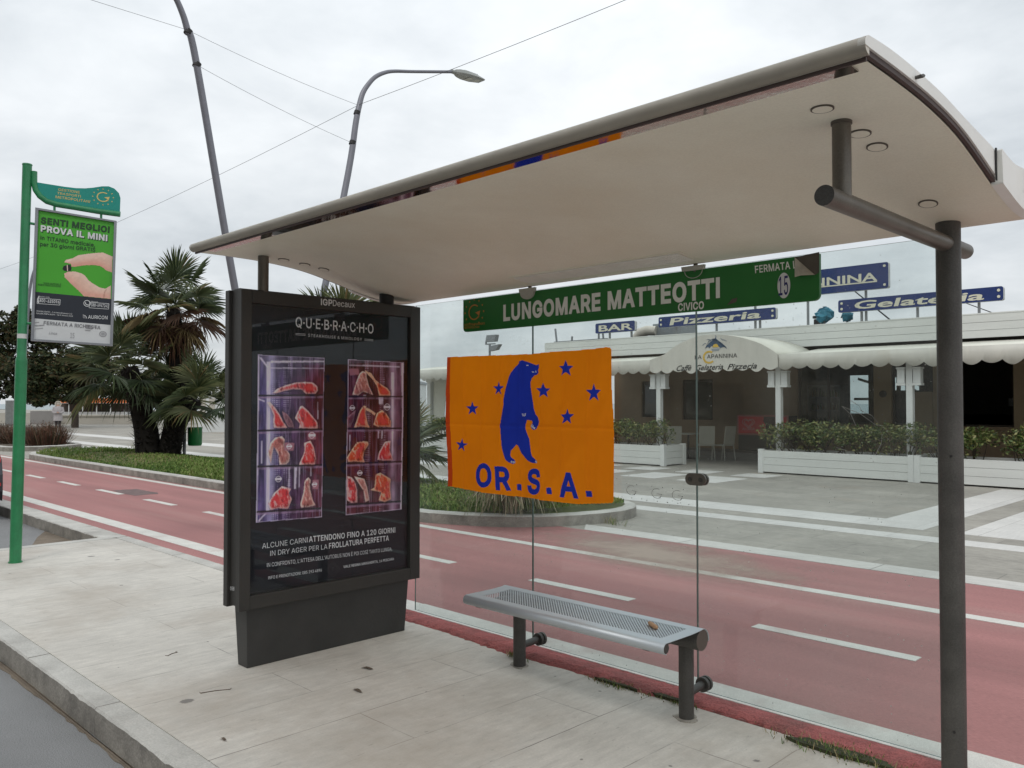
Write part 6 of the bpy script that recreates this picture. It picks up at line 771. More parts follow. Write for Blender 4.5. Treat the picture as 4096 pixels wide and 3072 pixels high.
for x in (-3.69, -2.465):
    mb = MB().cyl((x, 3.757, -.02), (x, 3.757, .42), .0395, 24).box(x - .02, x + .02, 3.40, 3.70, .425, .455); mb.build('leg', MATS['dark metal'], BN)
    mb = MB().cyl((x, 3.775, .124), (x - .03, 3.955, .118), .022, 14).cyl((x - .03, 3.953, .118), (x - .03, 3.974, .118), .040, 20).cyl((x - .03, 3.988, .118), (x - .03, 4.002, .118), .040, 20); mb.build('glass_support', MATS['dark metal'], BN)
M('wood stub', (.42, .25, .14), .6, 0, .15, 30)
o = MB().tube([(-2.585, 3.60, .5015), (-2.575, 3.594, .5015), (-2.51, 3.552, .5015), (-2.497, 3.544, .5015)], [.010, .012, .012, .005], 12).build('wooden_stub', MATS['wood stub'])
tag(o, 'small brown wooden stub lying on the right end of the bench seat', 'stub')
M('concrete patch', (.30, .275, .235), .95, 0, .3, 14, .6, 60, fine=.2)
for x, y, r_ in ((-3.69, 3.757, .062), (-2.465, 3.757, .065), (-1.17, 3.765, .085)):
    P = [(x + r_ * (1 + .22 * math.sin(3 * t + x * 9) + .1 * math.sin(7 * t)) * math.cos(t), y + r_ * .9 * (1 + .2 * math.sin(2 * t + x)) * math.sin(t)) for t in [2 * math.pi * i / 28 for i in range(28)]]
    outline('ground', P, -.02, .0035, 'concrete patch')
# ================================================================ STOP NAME BOARD
M('sign green', (.013, .150, .024), .4, 0, .08, 4, .03, 40)
M('letter white', (.78, .78, .72), .5, 0, .06, 12)
M('letter orange', (.55, .22, .05), .5); M('oval white', (.66, .66, .66), .5); M('number blue', (.02, .022, .14), .5)
M('torn metal', (.10, .085, .07), .45, .3, .3, 9); M('torn film', (.46, .42, .36), .7, 0, .3, 14, col2=(.2, .17, .13), cover=.55)
NB = thing('stop_name_board', 'long green stop name board with white letters hung under the shelter roof', 'sign', (-3.08, 3.9, 2.14))
x0, x1, z0, z1 = -4.375, -1.788, 2.146, 2.372; rc = .03
P = [(x0, z1)] + [(x0 + rc + rc * math.cos(t), z0 + rc + rc * math.sin(t)) for t in [R(180 + 15 * i) for i in range(7)]] + [(x1 - rc + rc * math.cos(t), z0 + rc + rc * math.sin(t)) for t in [R(270 + 15 * i) for i in range(7)]] + [(x1, z1)]
mb = MB().prism([(x, 3.89, z) for x, z in P], (0, .02, 0)); mb.build('board', MATS['sign green'], NB)
f = plane_y(3.888); T_ = D['stop_text']; mb = MB()
for k_, b_ in ((0, .075), (1, .055), (2, .035)): text_mb(MB(), T_[k_][0], T_[k_][1], f, 0, bold=b_).build('lettering', MATS['letter white'], NB)
c, rx, tz = D['stop_oval']; mb = MB(); mb.poly([f(c[0] + abs(rx[0] - c[0]) * math.cos(t), c[1] + abs(tz[1] - c[1]) * math.sin(t)) for t in [2 * math.pi * i / 40 for i in range(40)]]); mb.build('route_oval', MATS['oval white'], NB)
mb = text_mb(MB(), '15', T_[3][1], plane_y(3.8872), 0, bold=.012); mb.build('route_number', MATS['number blue'], NB)
c, rr = D['stop_G']; mb = MB(); emblem_g(mb, c, abs(rr[0] - c[0]), f, 0, 1.0, .92, .16)
mb.build('company_emblem', MATS['letter orange'], NB)
for b_, q_ in D['stop_gt']: text_mb(MB(), b_, q_, f, 0, bold=.012).build('company_lettering', MATS['letter orange'], NB)
mb = MB().poly([plane_y(3.8868)(*p) for p in D['stop_torn']]); mb.build('torn_corner', MATS['torn metal'], NB)
fp = D['stop_flap']; mb = MB(); mb.add([(fp[0][0], 3.886, fp[0][1]), (fp[1][0], 3.886, fp[1][1]), (fp[2][0], 3.872, fp[2][1]), (fp[3][0], 3.862, fp[3][1]), (fp[4][0], 3.868, fp[4][1])], [(0, 1, 2), (0, 2, 3), (0, 3, 4)]); mb.build('torn_film', MATS['torn film'], NB)
mb = MB().poly([f(-2.29 + a, 2.163 + b) for a, b in ((0, 0), (.055, .012), (.062, .034), (.03, .03))]); mb.build('sticker_remnant', MATS['torn metal'], NB)
M('grey plastic', (.42, .40, .35), .5)
for hx, hm in ((-3.735, 'grey plastic'), (-2.487, 'grey plastic')):
    mb = MB(); mb.cyl((hx, 3.90, 2.36), (hx, 3.90, 2.43), .012, 12, 1)
    P = [(hx - .072, 2.392), (hx - .068, 2.368)] + ([(hx + .06 * math.cos(t), 2.366 + .045 * math.sin(t)) for t in [R(180 + 15 * i) for i in range(13)]] if hx < -3 else []) + [(hx + .068, 2.368), (hx + .072, 2.392)]
    mb.prism([(x, 3.868, z) for x, z in P], (0, .0185, 0), 0)
    if hx > -3:
        strip(mb, ring((hx, 2.366), .053, .058, R(180), R(360), 20, 1, .72), plane_y(3.878), 0)
    mb.build('hanger', [MATS[hm], MATS['tube metal']], NB)
# ================================================================ FLAG
def in_poly(X, Z, poly):
    c = np.zeros(X.shape, bool); n = len(poly); j = n - 1
    for i in range(n):
        xi, zi = poly[i]; xj, zj = poly[j]
        if zi != zj: c ^= ((zi > Z) != (zj > Z)) & (X < (xj - xi) * (Z - zi) / (zj - zi) + xi)
        j = i
    return c
fo = D['flag_out']; st_ = .003
gx = np.arange(min(p[0] for p in fo), max(p[0] for p in fo) + st_, st_); gz = np.arange(min(p[1] for p in fo), max(p[1] for p in fo) + st_, st_)
XX, ZZ = np.meshgrid((gx[:-1] + gx[1:]) / 2, (gz[:-1] + gz[1:]) / 2)
ins = in_poly(XX, ZZ, fo); ids = np.where(ins, 0, -1)
hem = in_poly(XX, ZZ, D['flag_hem']) & ins; ids[hem] = 1
ids[in_poly(XX, ZZ, D['bear']) & ins] = 2
for i, s in enumerate(D['stars']): ids[in_poly(XX, ZZ, s)] = 10 + i
for cl in D['claws']: ids[in_poly(XX, ZZ, cl)] = 4
for ch, q_ in D['orsa']:
    v, fcs = text2d(ch, q_, bold=.065)
    for t_ in fcs: ids[in_poly(XX, ZZ, [v[k] for k in t_])] = 3
for dt in D['dots']: ids[in_poly(XX, ZZ, dt)] = 3
GX, GZ = np.meshgrid(gx, gz); u_ = GX - gx[0]; v_ = GZ - gz[0]
def fold(a, w): return np.exp(-(a / w) ** 2)
GY = 3.940 + .009 * np.sin(u_ * 4.1 + v_ * 1.3) + .0075 * np.sin(u_ * 9.3 - v_ * 4.7 + 1) + .007 * np.sin(u_ * 2.2 + v_ * 8) * (1 - v_) + .0022 * np.sin(u_ * 41 + 5 * np.sin(v_ * 5)) * np.clip(v_ - .35, 0, 1) * 2
for fx in (.19, .38, .575, .765, .955, 1.145, 1.34): GY += -.006 * fold(u_ - fx, .014)
GY += -.003 * fold(v_ - .47, .012) - .012 * fold(u_ - 1.44 - .06 * (v_ - .5), .05) + .010 * fold(u_ - 1.36 - .1 * v_, .04) * (1 - v_)
GY += -.010 * fold(u_ - v_ * .9 - .95, .06) * np.clip(1 - v_ * 1.4, 0, 1)
GY = np.minimum(GY, 3.968)
FM = {0: M('flag orange', (.99, .27, .005), .8, 0, .05, 5, .35, 220), 1: M('flag hem', (.66, .075, .012), .8, 0, .06, 6), 2: M('flag blue', (.018, .042, .42), .8, 0, .08, 5), 4: M('flag white', (.62, .62, .66), .8)}
for m_f in set(FM.values()):
    t = m_f.node_tree; p = t.nodes['Principled BSDF']; tl = t.nodes.new('ShaderNodeBsdfTranslucent'); ms_ = t.nodes.new('ShaderNodeMixShader'); ms_.inputs[0].default_value = .68
    src = p.inputs['Base Color'].links[0].from_socket; t.links.new(src, tl.inputs[0]); t.links.new(p.outputs[0], ms_.inputs[1]); t.links.new(tl.outputs[0], ms_.inputs[2]); t.links.new(ms_.outputs[0], t.nodes['Material Output'].inputs[0])
ny, nxg = len(gz), len(gx)
def flagpart(name, sel, mat, parent=None):
    r, c = np.nonzero(sel); F = np.stack([r * nxg + c, r * nxg + c + 1, (r + 1) * nxg + c + 1, (r + 1) * nxg + c], 1)
    uq, inv = np.unique(F, return_inverse=True); inv = inv.reshape(F.shape)
    V = np.stack([GX.ravel()[uq], GY.ravel()[uq], GZ.ravel()[uq]], 1)
    me = bpy.data.meshes.new(name); me.from_pydata(V.tolist(), [], inv.tolist()); me.materials.append(mat); me.polygons.foreach_set('use_smooth', [True] * len(F)); me.update()
    o = bpy.data.objects.new(name, me); COL.objects.link(o)
    if parent: attach(o, parent)
    return o
FL = thing('flag', 'orange flag with a blue standing bear and seven blue stars hung on the glass', 'flag', (-3.86, 3.945, 1.05))
flagpart('cloth', ids == 0, FM[0], FL); flagpart('hem', ids == 1, FM[1], FL); bear = flagpart('bear_emblem', ids == 2, FM[2], FL); flagpart('claws', ids == 4, FM[4], bear); flagpart('lettering', ids == 3, FM[2], FL)
for i in range(7): flagpart('star', ids == 10 + i, FM[2], FL)
# ================================================================ ADVERTISING PANEL
AD = thing('advertising_panel', 'black poster case with red meat photos at the left end of the shelter', 'advertising panel', (-4.88, 3.14, 0))
M('panel metal', (.042, .039, .035), .5, .2, .15, 3, .12, 70, fine=.08)
M('panel base', (.040, .039, .037), .55, .1, .2, 4, .12, 60, spots=(7, .03, (.16, .15, .14)))
M('gasket black', (.006, .006, .006), .5)
fy0, fy1, fz0, fz1 = 2.442, 3.848, .370, 2.352; oy0, oy1, oz0, oz1 = 2.514, 3.758, .455, 2.272
mb = MB()
mb.box(-4.845, -4.80, fy0, oy0, fz0, fz1).box(-4.845, -4.80, oy1, fy1, fz0, fz1).box(-4.845, -4.80, oy0, oy1, fz0, oz0).box(-4.845, -4.80, oy0, oy1, oz1, fz1)
mb.build('door_frame', MATS['panel metal'], AD, bevel=.004)
mb = MB().box(-4.945, -4.848, fy0 + .012, fy1 - .012, fz0 + .02, fz1 + .012); mb.build('case', MATS['panel metal'], AD, bevel=.004)
mb = MB().box(-5.0, -4.948, fy0 - .008, fy1, fz0 + .008, fz1 + .006); mb.build('rear_frame', MATS['panel metal'], AD, bevel=.004)
mb = MB(); a = [(-4.825, 2.505, .37), (-4.825, 3.762, .37), (-4.985, 3.762, .37), (-4.985, 2.505, .37)]; b = [(-4.845, 2.52, 0), (-4.845, 3.745, 0), (-4.965, 3.745, 0), (-4.965, 2.52, 0)]
mb.add(a + b, [(0, 3, 2, 1), (0, 1, 5, 4), (1, 2, 6, 5), (2, 3, 7, 6), (3, 0, 4, 7), (4, 5, 6, 7)]); mb.build('base', MATS['panel base'], AD, bevel=.004)
mb = MB().box(-4.844, -4.836, oy0, oy0 + .014, oz0, oz1).box(-4.844, -4.836, oy1 - .014, oy1, oz0, oz1).box(-4.844, -4.836, oy0 + .014, oy1 - .014, oz0, oz0 + .012).box(-4.844, -4.836, oy0 + .014, oy1 - .014, oz1 - .012, oz1); mb.build('gasket', MATS['gasket black'], AD)
PM = [M('poster ground', (.010, .011, .016), .8), M('poster purple', (.14, .08, .21), .8, 0, .6, 9, stretch=(1, 1, .3), col2=(.42, .32, .56), cover=.52), M('poster wine', (.12, .03, .055), .8, 0, .6, 9, stretch=(1, 1, .3), col2=(.36, .17, .25), cover=.55),
      M('poster shelf', (.035, .02, .035), .8), M('poster light', (.80, .70, .88), .8, 0, .25, 9), M('meat red', (.80, .085, .085), .8, 0, .6, 30, stretch=(1, 1.6, .7), col2=(.95, .55, .52), cover=.53), M('meat tan', (.80, .48, .44), .8, 0, .6, 28, stretch=(1, 1.6, .6), col2=(.38, .07, .08), cover=.5),
      M('meat orange', (.90, .16, .08), .8, 0, .6, 28, stretch=(1, 1.6, .7), col2=(.95, .52, .40), cover=.54), M('meat dark', (.12, .05, .07), .8, 0, .4, 18), M('meat fat', (.80, .16, .13), .8, 0, .3, 30), M('poster label', (.30, .17, .20), .8), M('poster badge', (.56, .50, .55), .8), M('poster rim', (.90, .80, .92), .8), M('poster sheen', (.20, .17, .24), .8, 0, .3, 14)]
mb = MB(); f0 = lambda k: plane_x(-4.838 + k * .0005)
mb.poly([f0(0)(*p) for p in ((oy0 + .01, oz0 + .01), (oy1 - .01, oz0 + .01), (oy1 - .01, oz1 - .01), (oy0 + .01, oz1 - .01))], 0)
pst = mb.build('poster', PM[:1], AD)
def in_poly(X, Z, poly):
    c = np.zeros(X.shape, bool); n = len(poly); j = n - 1
    for i in range(n):
        xi, zi = poly[i]; xj, zj = poly[j]
        if zi != zj: c ^= ((zi > Z) != (zj > Z)) & (X < (xj - xi) * (Z - zi) / (zj - zi) + xi)
        j = i
    return c
def blur(a, r, it=2):
    a = a.astype(float)
    for _ in range(it):
        for ax in (0, 1):
            p = np.pad(a, [(r + 1, r) if k == ax else (0, 0) for k in (0, 1)], mode='edge'); c = np.cumsum(p, ax)
            n = a.shape[ax]; hi = np.take(c, range(2 * r + 1, 2 * r + 1 + n), ax); lw = np.take(c, range(0, n), ax); a = (hi - lw) / (2 * r + 1)
    return a
def vnoise(X, Z, fx, fz, seed, oc=3):
    r = np.random.RandomState(seed); o = np.zeros(X.shape); am = 1.; tot = 0
    for _ in range(oc):
        g = r.rand(64, 64); u = (X * fx) % 63; v = (Z * fz) % 63; i = np.floor(u).astype(int); j = np.floor(v).astype(int); a = u - i; b = v - j; a = a * a * (3 - 2 * a); b = b * b * (3 - 2 * b)
        o += am * ((g[i, j] * (1 - a) + g[(i + 1) % 64, j] * a) * (1 - b) + (g[i, (j + 1) % 64] * (1 - a) + g[(i + 1) % 64, (j + 1) % 64] * a) * b); tot += am; am *= .55; fx *= 2.1; fz *= 2.1
    return o / tot
def printed(name, poly, cell, paint, fr, parent, rough=.8, gain=1.):
    """flat print: a fine grid cut to the outline, its ink colour stored per vertex"""
    xs = [p[0] for p in poly]; zs = [p[1] for p in poly]; gx = np.arange(min(xs), max(xs) + cell, cell); gz = np.arange(min(zs), max(zs) + cell, cell)
    X, Z = np.meshgrid(gx, gz); C = np.clip(paint(X, Z) * gain, 0, .95); nx = len(gx)
    r, c = np.nonzero(in_poly(X[:-1, :-1] + cell / 2, Z[:-1, :-1] + cell / 2, poly)); F = np.stack([r * nx + c, r * nx + c + 1, (r + 1) * nx + c + 1, (r + 1) * nx + c], 1)
    uq, inv = np.unique(F, return_inverse=True); inv = inv.reshape(F.shape); fx_, fz_ = X.ravel()[uq], Z.ravel()[uq]
    me = bpy.data.meshes.new(name); me.from_pydata([fr(a, b) for a, b in zip(fx_.tolist(), fz_.tolist())], [], inv.tolist())
    at = me.attributes.new('ink', 'FLOAT_COLOR', 'POINT'); col = np.ones((len(uq), 4)); col[:, :3] = C.reshape(-1, 3)[uq]; at.data.foreach_set('color', col.ravel())
    m = bpy.data.materials.new(name + ' ink'); m.use_nodes = True; t = m.node_tree; an = t.nodes.new('ShaderNodeAttribute'); an.attribute_name = 'ink'; p = t.nodes['Principled BSDF']; t.links.new(an.outputs['Color'], p.inputs['Base Color']); p.inputs['Roughness'].default_value = rough
    me.materials.append(m); o = bpy.data.objects.new(name, me); COL.objects.link(o); attach(o, parent); return o
def mixc(A, B, k): return A * (1 - k[..., None]) + np.array(B, float) * k[..., None]
def cabinet(side):
    ph = D['photo'][side]; y0 = min(p[0] for p in ph); y1 = max(p[0] for p in ph); z0 = min(p[1] for p in ph); z1 = max(p[1] for p in ph)
    def paint(X, Z):
        u = (X - y0) / (y1 - y0); v = (Z - z0) / (z1 - z0); n1 = vnoise(X, Z, 30, 9, 3); n2 = vnoise(X, Z, 90, 14, 5); n3 = vnoise(X, Z, 160, 160, 8)
        if side == 'L': C = mixc(np.zeros(X.shape + (3,)) + np.array((.12, .085, .27)), (.20, .035, .07), np.clip(u * 1.5 - .35, 0, 1)); C = mixc(C, (.26, .20, .36), np.clip((v - .86) * 6, 0, 1))
        else: C = mixc(np.zeros(X.shape + (3,)) + np.array((.17, .03, .05)), (.20, .10, .20), np.clip(u * 1.8 - 1.0, 0, 1)); C = mixc(C, (.22, .10, .16), np.clip((v - .9) * 8, 0, 1))
        C = C * (.16 + 1.25 * n1 * n1)[..., None] * (.75 + .5 * n2)[..., None]
        st = np.clip((vnoise(X, Z, 110, 3.2, 11) - .60) * 5, 0, 1) * (.3 + .7 * vnoise(X, Z, 20, 9, 12)); C = mixc(C, (.60, .42, .74) if side == 'L' else (.62, .36, .56), st * .45)
        band = np.exp(-((u - (.20 if side == 'L' else .80)) / .055) ** 2); C = mixc(C, (.62, .55, .86) if side == 'L' else (.70, .50, .72), np.clip(band * (.15 + .65 * vnoise(X, Z, 8, 12, 2)), 0, .7))
        dots = ((np.sin(X * 2 * np.pi / .0125) > .2) & (np.sin(Z * 2 * np.pi / .0125) > .2)); reg = np.zeros(X.shape)
        for cu in ((.27, .44) if side == 'L' else (.36, .62)): reg += (np.abs(u - cu) < .06)
        C = mixc(C, (.75, .66, .85), np.clip(reg, 0, 1) * dots * np.clip(n1 * 2.2 - .75, 0, 1) * .8)
        for P in D['bright']: C = mixc(C, (.85, .76, .92), np.clip(blur(in_poly(X, Z, P), 1, 1), 0, 1) * (.45 + .5 * n2))
        for P in D['shelf' + side]:
            m = in_poly(X, Z, P); C = mixc(C, (.02, .012, .02), np.clip(blur(m, 1, 1) * 1.2, 0, 1)); lowm = in_poly(X, Z + .013, P) & ~m; C = mixc(C, (.40, .26, .40), blur(lowm, 1, 1) * n1)
        for k, P in D['meat']:
            m = in_poly(X, Z, P)
            if not m.any(): continue
            sh = blur(in_poly(X, Z + .006, P) | in_poly(X - .01, Z, P), 4); C = C * (1 - .6 * sh * (1 - m))[..., None]
            d = blur(m, 5); dd = np.clip((d - .5) * 2, 0, 1); gz_, gx_ = np.gradient(blur(m, 6)); lit = np.clip((-gz_ * 1.0 + gx_ * .8) * 9, -1, 1)
            ang = vnoise(X + .3 * Z, Z - .4 * X, 70, 26, 20 + int(abs(P[0][1] * 999)) % 40, 4); mar = np.clip((ang - .56) * 7, 0, 1)
            red = {0: (.68, .045, .055), 1: (.50, .17, .15), 2: (.74, .085, .035), 3: (.15, .05, .08)}[k]; fat = {0: (.92, .52, .50), 1: (.86, .58, .52), 2: (.95, .50, .34), 3: (.32, .16, .20)}[k]
            B = mixc(np.zeros(X.shape + (3,)) + np.array(fat), red, np.clip(dd * 1.9 - .25 + (n3 - .5) * .8, 0, 1)); B = mixc(B, fat, mar * (.75 if k != 1 else .55)); B = mixc(B, (.16, .012, .02), np.clip((.40 - ang) * 6, 0, 1) * .8)
            B = B * (1 + .55 * lit)[..., None] * (.72 + .5 * n3)[..., None]; C = mixc(C, (0, 0, 0), np.zeros(X.shape)); ed = np.clip(blur(m, 1, 1) * 1.3 - .15, 0, 1); C = C * (1 - ed)[..., None] + B * ed[..., None]
        for P in D['fat']: m = blur(in_poly(X, Z, P), 2); C = mixc(C, (.78, .07, .07), m * .75 * (.5 + n3))
        for P in D['labs']: C = mixc(C, (.42, .17, .22), blur(in_poly(X, Z, P), 1, 1) * .9)
        for c, r_ in D['badges']:
            rr = abs(r_[0] - c[0]) * .85; q2 = np.hypot(X - c[0], (Z - c[1]) * 1.05); C = mixc(C, (.78, .70, .76), np.clip(1 - np.abs(q2 - rr * .85) / .004, 0, 1) * .9); C = mixc(C, (.80, .72, .78), ((np.abs(X - c[0]) < rr * 1.1) & (np.abs(Z - c[1]) < rr * .3)) * .85)
        rim = 1 - np.clip(blur(in_poly(X, Z, ph), 2, 1), 0, 1); return mixc(C, (.70, .60, .78), np.clip(rim * 1.6, 0, 1) * (.4 + .6 * n2))
    printed('cabinet_print', ph, .0028, paint, f0(3), pst, .8, 1.4)
cabinet('L'); cabinet('R')

M('poster white', (.80, .80, .80), .8); M('poster grey', (.05, .05, .055), .8)
mb = MB(); f = f0(11); B_ = {1: .02, 2: .0, 4: .032, 6: .032, 8: .008, 9: .018}
for i, (bd, q_) in enumerate(D['ad_text']):
    if i: text_mb(MB(), bd, q_, f, 0, bold=B_.get(i, 0), space=1.15 if i == 2 else 1).build('lettering', MATS['poster white'], pst)
for a, b in D['ad_lines']: line2(mb, a, b, .0025, f)
mb.build('rule', MATS['poster white'], pst)
dm = D['ad_diamond']; mb = MB()
for s in (1, .72):
    c = (sum(p[0] for p in dm) / 4, sum(p[1] for p in dm) / 4); Q = [(c[0] + (p[0] - c[0]) * s, c[1] + (p[1] - c[1]) * s) for p in dm]
    for i in range(4): line2(mb, Q[i], Q[(i + 1) % 4], .003, f)
line2(mb, (c[0], c[1] - .012), (c[0], c[1] + .012), .006, f); line2(mb, (c[0] - .01, c[1] + .012), (c[0] + .01, c[1] + .012), .005, f)
mb.build('crest', MATS['poster grey'], pst)
q_ = D['ad_text'][0][1]; mb = MB()
w3 = (q_[0][0] + (q_[2][0] - q_[0][0]) * .33, q_[0][1] + (q_[2][1] - q_[0][1]) * .33)
text_mb(mb, 'IGP', (q_[0], q_[1], w3), plane_x(-4.7985), 0, bold=.045)
w4 = (w3[0] + .004, w3[1]); text_mb(mb, 'Decaux', (w4, (w4[0] + q_[1][0] - q_[0][0], w4[1] + q_[1][1] - q_[0][1]), q_[2]), plane_x(-4.7985), 0, bold=.004)
M('mark white', (.66, .66, .66), .5); mb.build('maker_lettering', MATS['mark white'], AD)
d8 = D['ad_058']; mb = text_mb(MB(), '058', d8, lambda u, v: (u, fy0 + .0105, v), 0, bold=.01); mb.build('number_lettering', MATS['mark white'], AD)
mb = MB().box(-4.8232, -4.8202, oy0 + .001, oy1 - .001, oz0 + .001, oz1 - .001); mb.build('glass', glassmat('poster glass', (.97, .98, .99), 0, .62), AD)
# ================================================================ BUS STOP POLE WITH SIGN
E1 = Vector((math.cos(R(65)), math.sin(R(65)), 0)); NN = Vector((E1.y, -E1.x, 0)); PO = Vector((-9.743, 2.484, 0))
def sg(off): return lambda u, v: tuple(PO + E1 * u + NN * off + Vector((0, 0, v)))
BS = thing('bus_stop_sign', 'green bus stop pole with a green advert for a hearing aid and teal header', 'bus stop sign', tuple(PO))
M('pole green', (.022, .20, .075), .42, 0, .2, 5, .15, 60, coat=.1, fine=.12, col2=(.05, .15, .08), cover=.6)
M('header teal', (.004, .25, .20), .4, 0, .06, 3); M('frame grey', (.26, .27, .29), .45, .5, .1, 8)
mb = MB(); L_ = lambda z: tuple(PO + E1 * (.0612 * z / 4.146) + Vector((0, 0, z)))
mb.tube([L_(-.02), L_(2.08), L_(2.10), L_(2.13), L_(4.14)], [.0555, .0555, .054, .045, .045], 24); pl = mb.build('pole', MATS['pole green'], BS)
mb = MB().cyl(L_(2.318), L_(2.366), .0458, 24); mb.build('white_band', M('band white', (.6, .6, .58), .5), pl)
mb = MB().tube([L_(4.138), L_(4.150)], [.049, .046], 24).cyl(L_(-.0), L_(.012), .066, 24); mb.build('pole_cap', MATS['pole green'], pl)
f = sg(0); tb = D['bs_tube']; tb2 = [f(*p) for p in tb]
mb = MB().tube(tb2, .030, 14); mb.build('bracket_tube', MATS['pole green'], BS)
hd = D['bs_header']; P = [f(*p) for p in hd]; mb = MB().prism([tuple(Vector(p) - NN * .008) for p in P], tuple(NN * .016)); mb.build('header_plate', MATS['header teal'], BS)
M('header gold', (.58, .47, .17), .5); fh = sg(.010); mb = MB()
for b_, q_ in D['bs_htext']: text_mb(MB(), b_, q_, fh, 0, bold=.03).build('header_lettering', MATS['header gold'], BS)
c, rr, tt = D['bs_G']; emblem_g(mb, c, abs(rr[0] - c[0]) * .92, fh, 0, 1, .85, .2)
mb.build('header_emblem', MATS['header gold'], BS)
mb = MB()
for a, b in D['bs_hang']: mb.cyl(f(*a), f(*b), .012, 10)
for a, b in D['bs_arm']: mb.cyl(f(*a), f(*b), .014, 10)
pieces(mb, 'mounting_arm', MATS['pole green'], BS)
fo_, fi_ = D['bs_frame_out'], D['bs_frame_in']; mb = MB()
for i in range(4):
    j = (i + 1) % 4; a = [fo_[i], fo_[j], fi_[j], fi_[i]]
    mb.prism([sg(-.02)(*p) for p in a], tuple(NN * .048))
mb.build('panel_frame', MATS['frame grey'], BS)
mb = MB().prism([sg(-.018)(*p) for p in fo_], tuple(NN * .012)); mb.build('panel_back', MATS['frame grey'], BS)
K = lambda k: sg(.004 + k * .0011)
BM = [M('advert green', (.060, .36, .022), .45, 0, .04, 2), M('advert navy', (.016, .020, .030), .45), M('advert white', (.60, .61, .61), .45, 0, .05, 4), M('advert skin', (.66, .42, .34), .5, 0, .12, 7, col2=(.60, .31, .25), cover=.52), M('advert nail', (.74, .55, .48), .5), M('advert black', (.012, .012, .016), .4), M('advert crease', (.42, .22, .17), .5), M('advert grey', (.30, .30, .31), .5)]
mb = MB(); mb.poly([K(0)(*p) for p in D['bs_green']], 0); mb.poly([K(0)(*p) for p in D['bs_dark']], 1); mb.poly([K(0)(*p) for p in D['bs_white']], 2)
mb.poly([K(3)(*p) for p in D['bs_aid']], 5); mb.poly([K(4)(*p) for p in D['bs_aidw']], 4)
h1 = D['bs_hand1']
for i in (9, 10): pass
for P in D['bs_scr']: mb.poly([K(3)(*p) for p in P], 7)
c, rr = D['bs_seal']; r_ = abs(rr[0] - c[0]); mb.poly([K(2)(c[0] + r_ * math.cos(t), c[1] + r_ * .85 * math.sin(t)) for t in [2 * math.pi * i / 24 for i in range(24)]], 7); strip(mb, ring(c, r_ * .55, r_ * .65, 0, 6.283, 20, 1, .85), K(3), 2)
adv = mb.build('advert', BM, BS)
def handpaint(P):
    def paint(X, Z):
        m = in_poly(X, Z, P); d = blur(m, 7); gz_, gx_ = np.gradient(blur(m, 9)); lit = np.clip(-gz_ * 14, -1, 1); n = vnoise(X, Z, 40, 40, 4)
        C = mixc(np.zeros(X.shape + (3,)) + np.array((.74, .47, .37)), (.66, .24, .18), np.clip(-lit * .9, 0, 1)); C = mixc(C, (.86, .66, .56), np.clip(lit, 0, 1) * .8)
        tip = np.clip(1 - (X - min(p[0] for p in P)) / .10, 0, 1); C = mixc(C, (.80, .42, .36), tip * .6); C = mixc(C, (.40, .17, .13), blur(in_poly(X, Z, D['bs_crease']), 1, 1) * .7); C = mixc(C, (.86, .68, .60), blur(in_poly(X, Z, D['bs_nail']), 2, 1) * .8)
        return C * (.9 + .2 * n)[..., None]
    return paint
for P in (D['bs_hand1'], D['bs_hand2']): printed('hand_print', P, .004, handpaint(P), K(1), adv, .45)
TM = [M('text dark green', (.010, .05, .014), .5), M('text white', (.64, .65, .65), .5), M('text grey', (.16, .16, .17), .5), M('text faded', (.36, .36, .37), .5)]
mb = MB(); bl = {'SENTI MEGLIO!': .075, 'PROVA IL MINI': .075, 'in TITANIO medicale,': .03, 'per 30 giorni GRATIS': .03, '800-625096': .03, '388-6947241': .02, 'AURICON': .02, 'FERMATA A RICHIESTA': .03, 'Linea': .02, '15': .02}
for bd, m_i, q_ in D['bs_text']:
    if bd == 'PROVA IL MINI': text_mb(mb, bd, [(p[0] + .007, p[1] - .009) for p in q_], K(2), 0, bold=.08)
    m2 = mb if bd == 'PROVA IL MINI' else MB(); text_mb(m2, bd, q_, K(3), m_i, bold=bl.get(bd, .01), shear=.2 if bd == 'Linea' else 0); m2.build('advert_lettering', TM, adv)
    if m2 is mb: mb = MB()
for P in (D['bs_box1'], D['bs_box2']):
    for i in range(4): line2(mb, P[i], P[(i + 1) % 4], .0045, K(2), 1)
mb.poly([K(2)(*p) for p in D['bs_rec']], 1)
c, rr = D['bs_ph']; r_ = abs(rr[0] - c[0]); strip(mb, ring(c, r_ * .82, r_, 0, 6.283, 24), K(2), 1); strip(mb, ring((c[0] + r_ * .12, c[1] + r_ * .12), r_ * .45, r_ * .68, R(160), R(300), 12), K(3), 1)
c, rr = D['bs_arcs']
for k in (.35, .65, .95): strip(mb, ring(c, abs(rr[0] - c[0]) * (k - .12), abs(rr[0] - c[0]) * k, 0, R(90), 8), K(2), 3 if k < .9 else 1)
mb.build('advert_symbols', TM, adv)
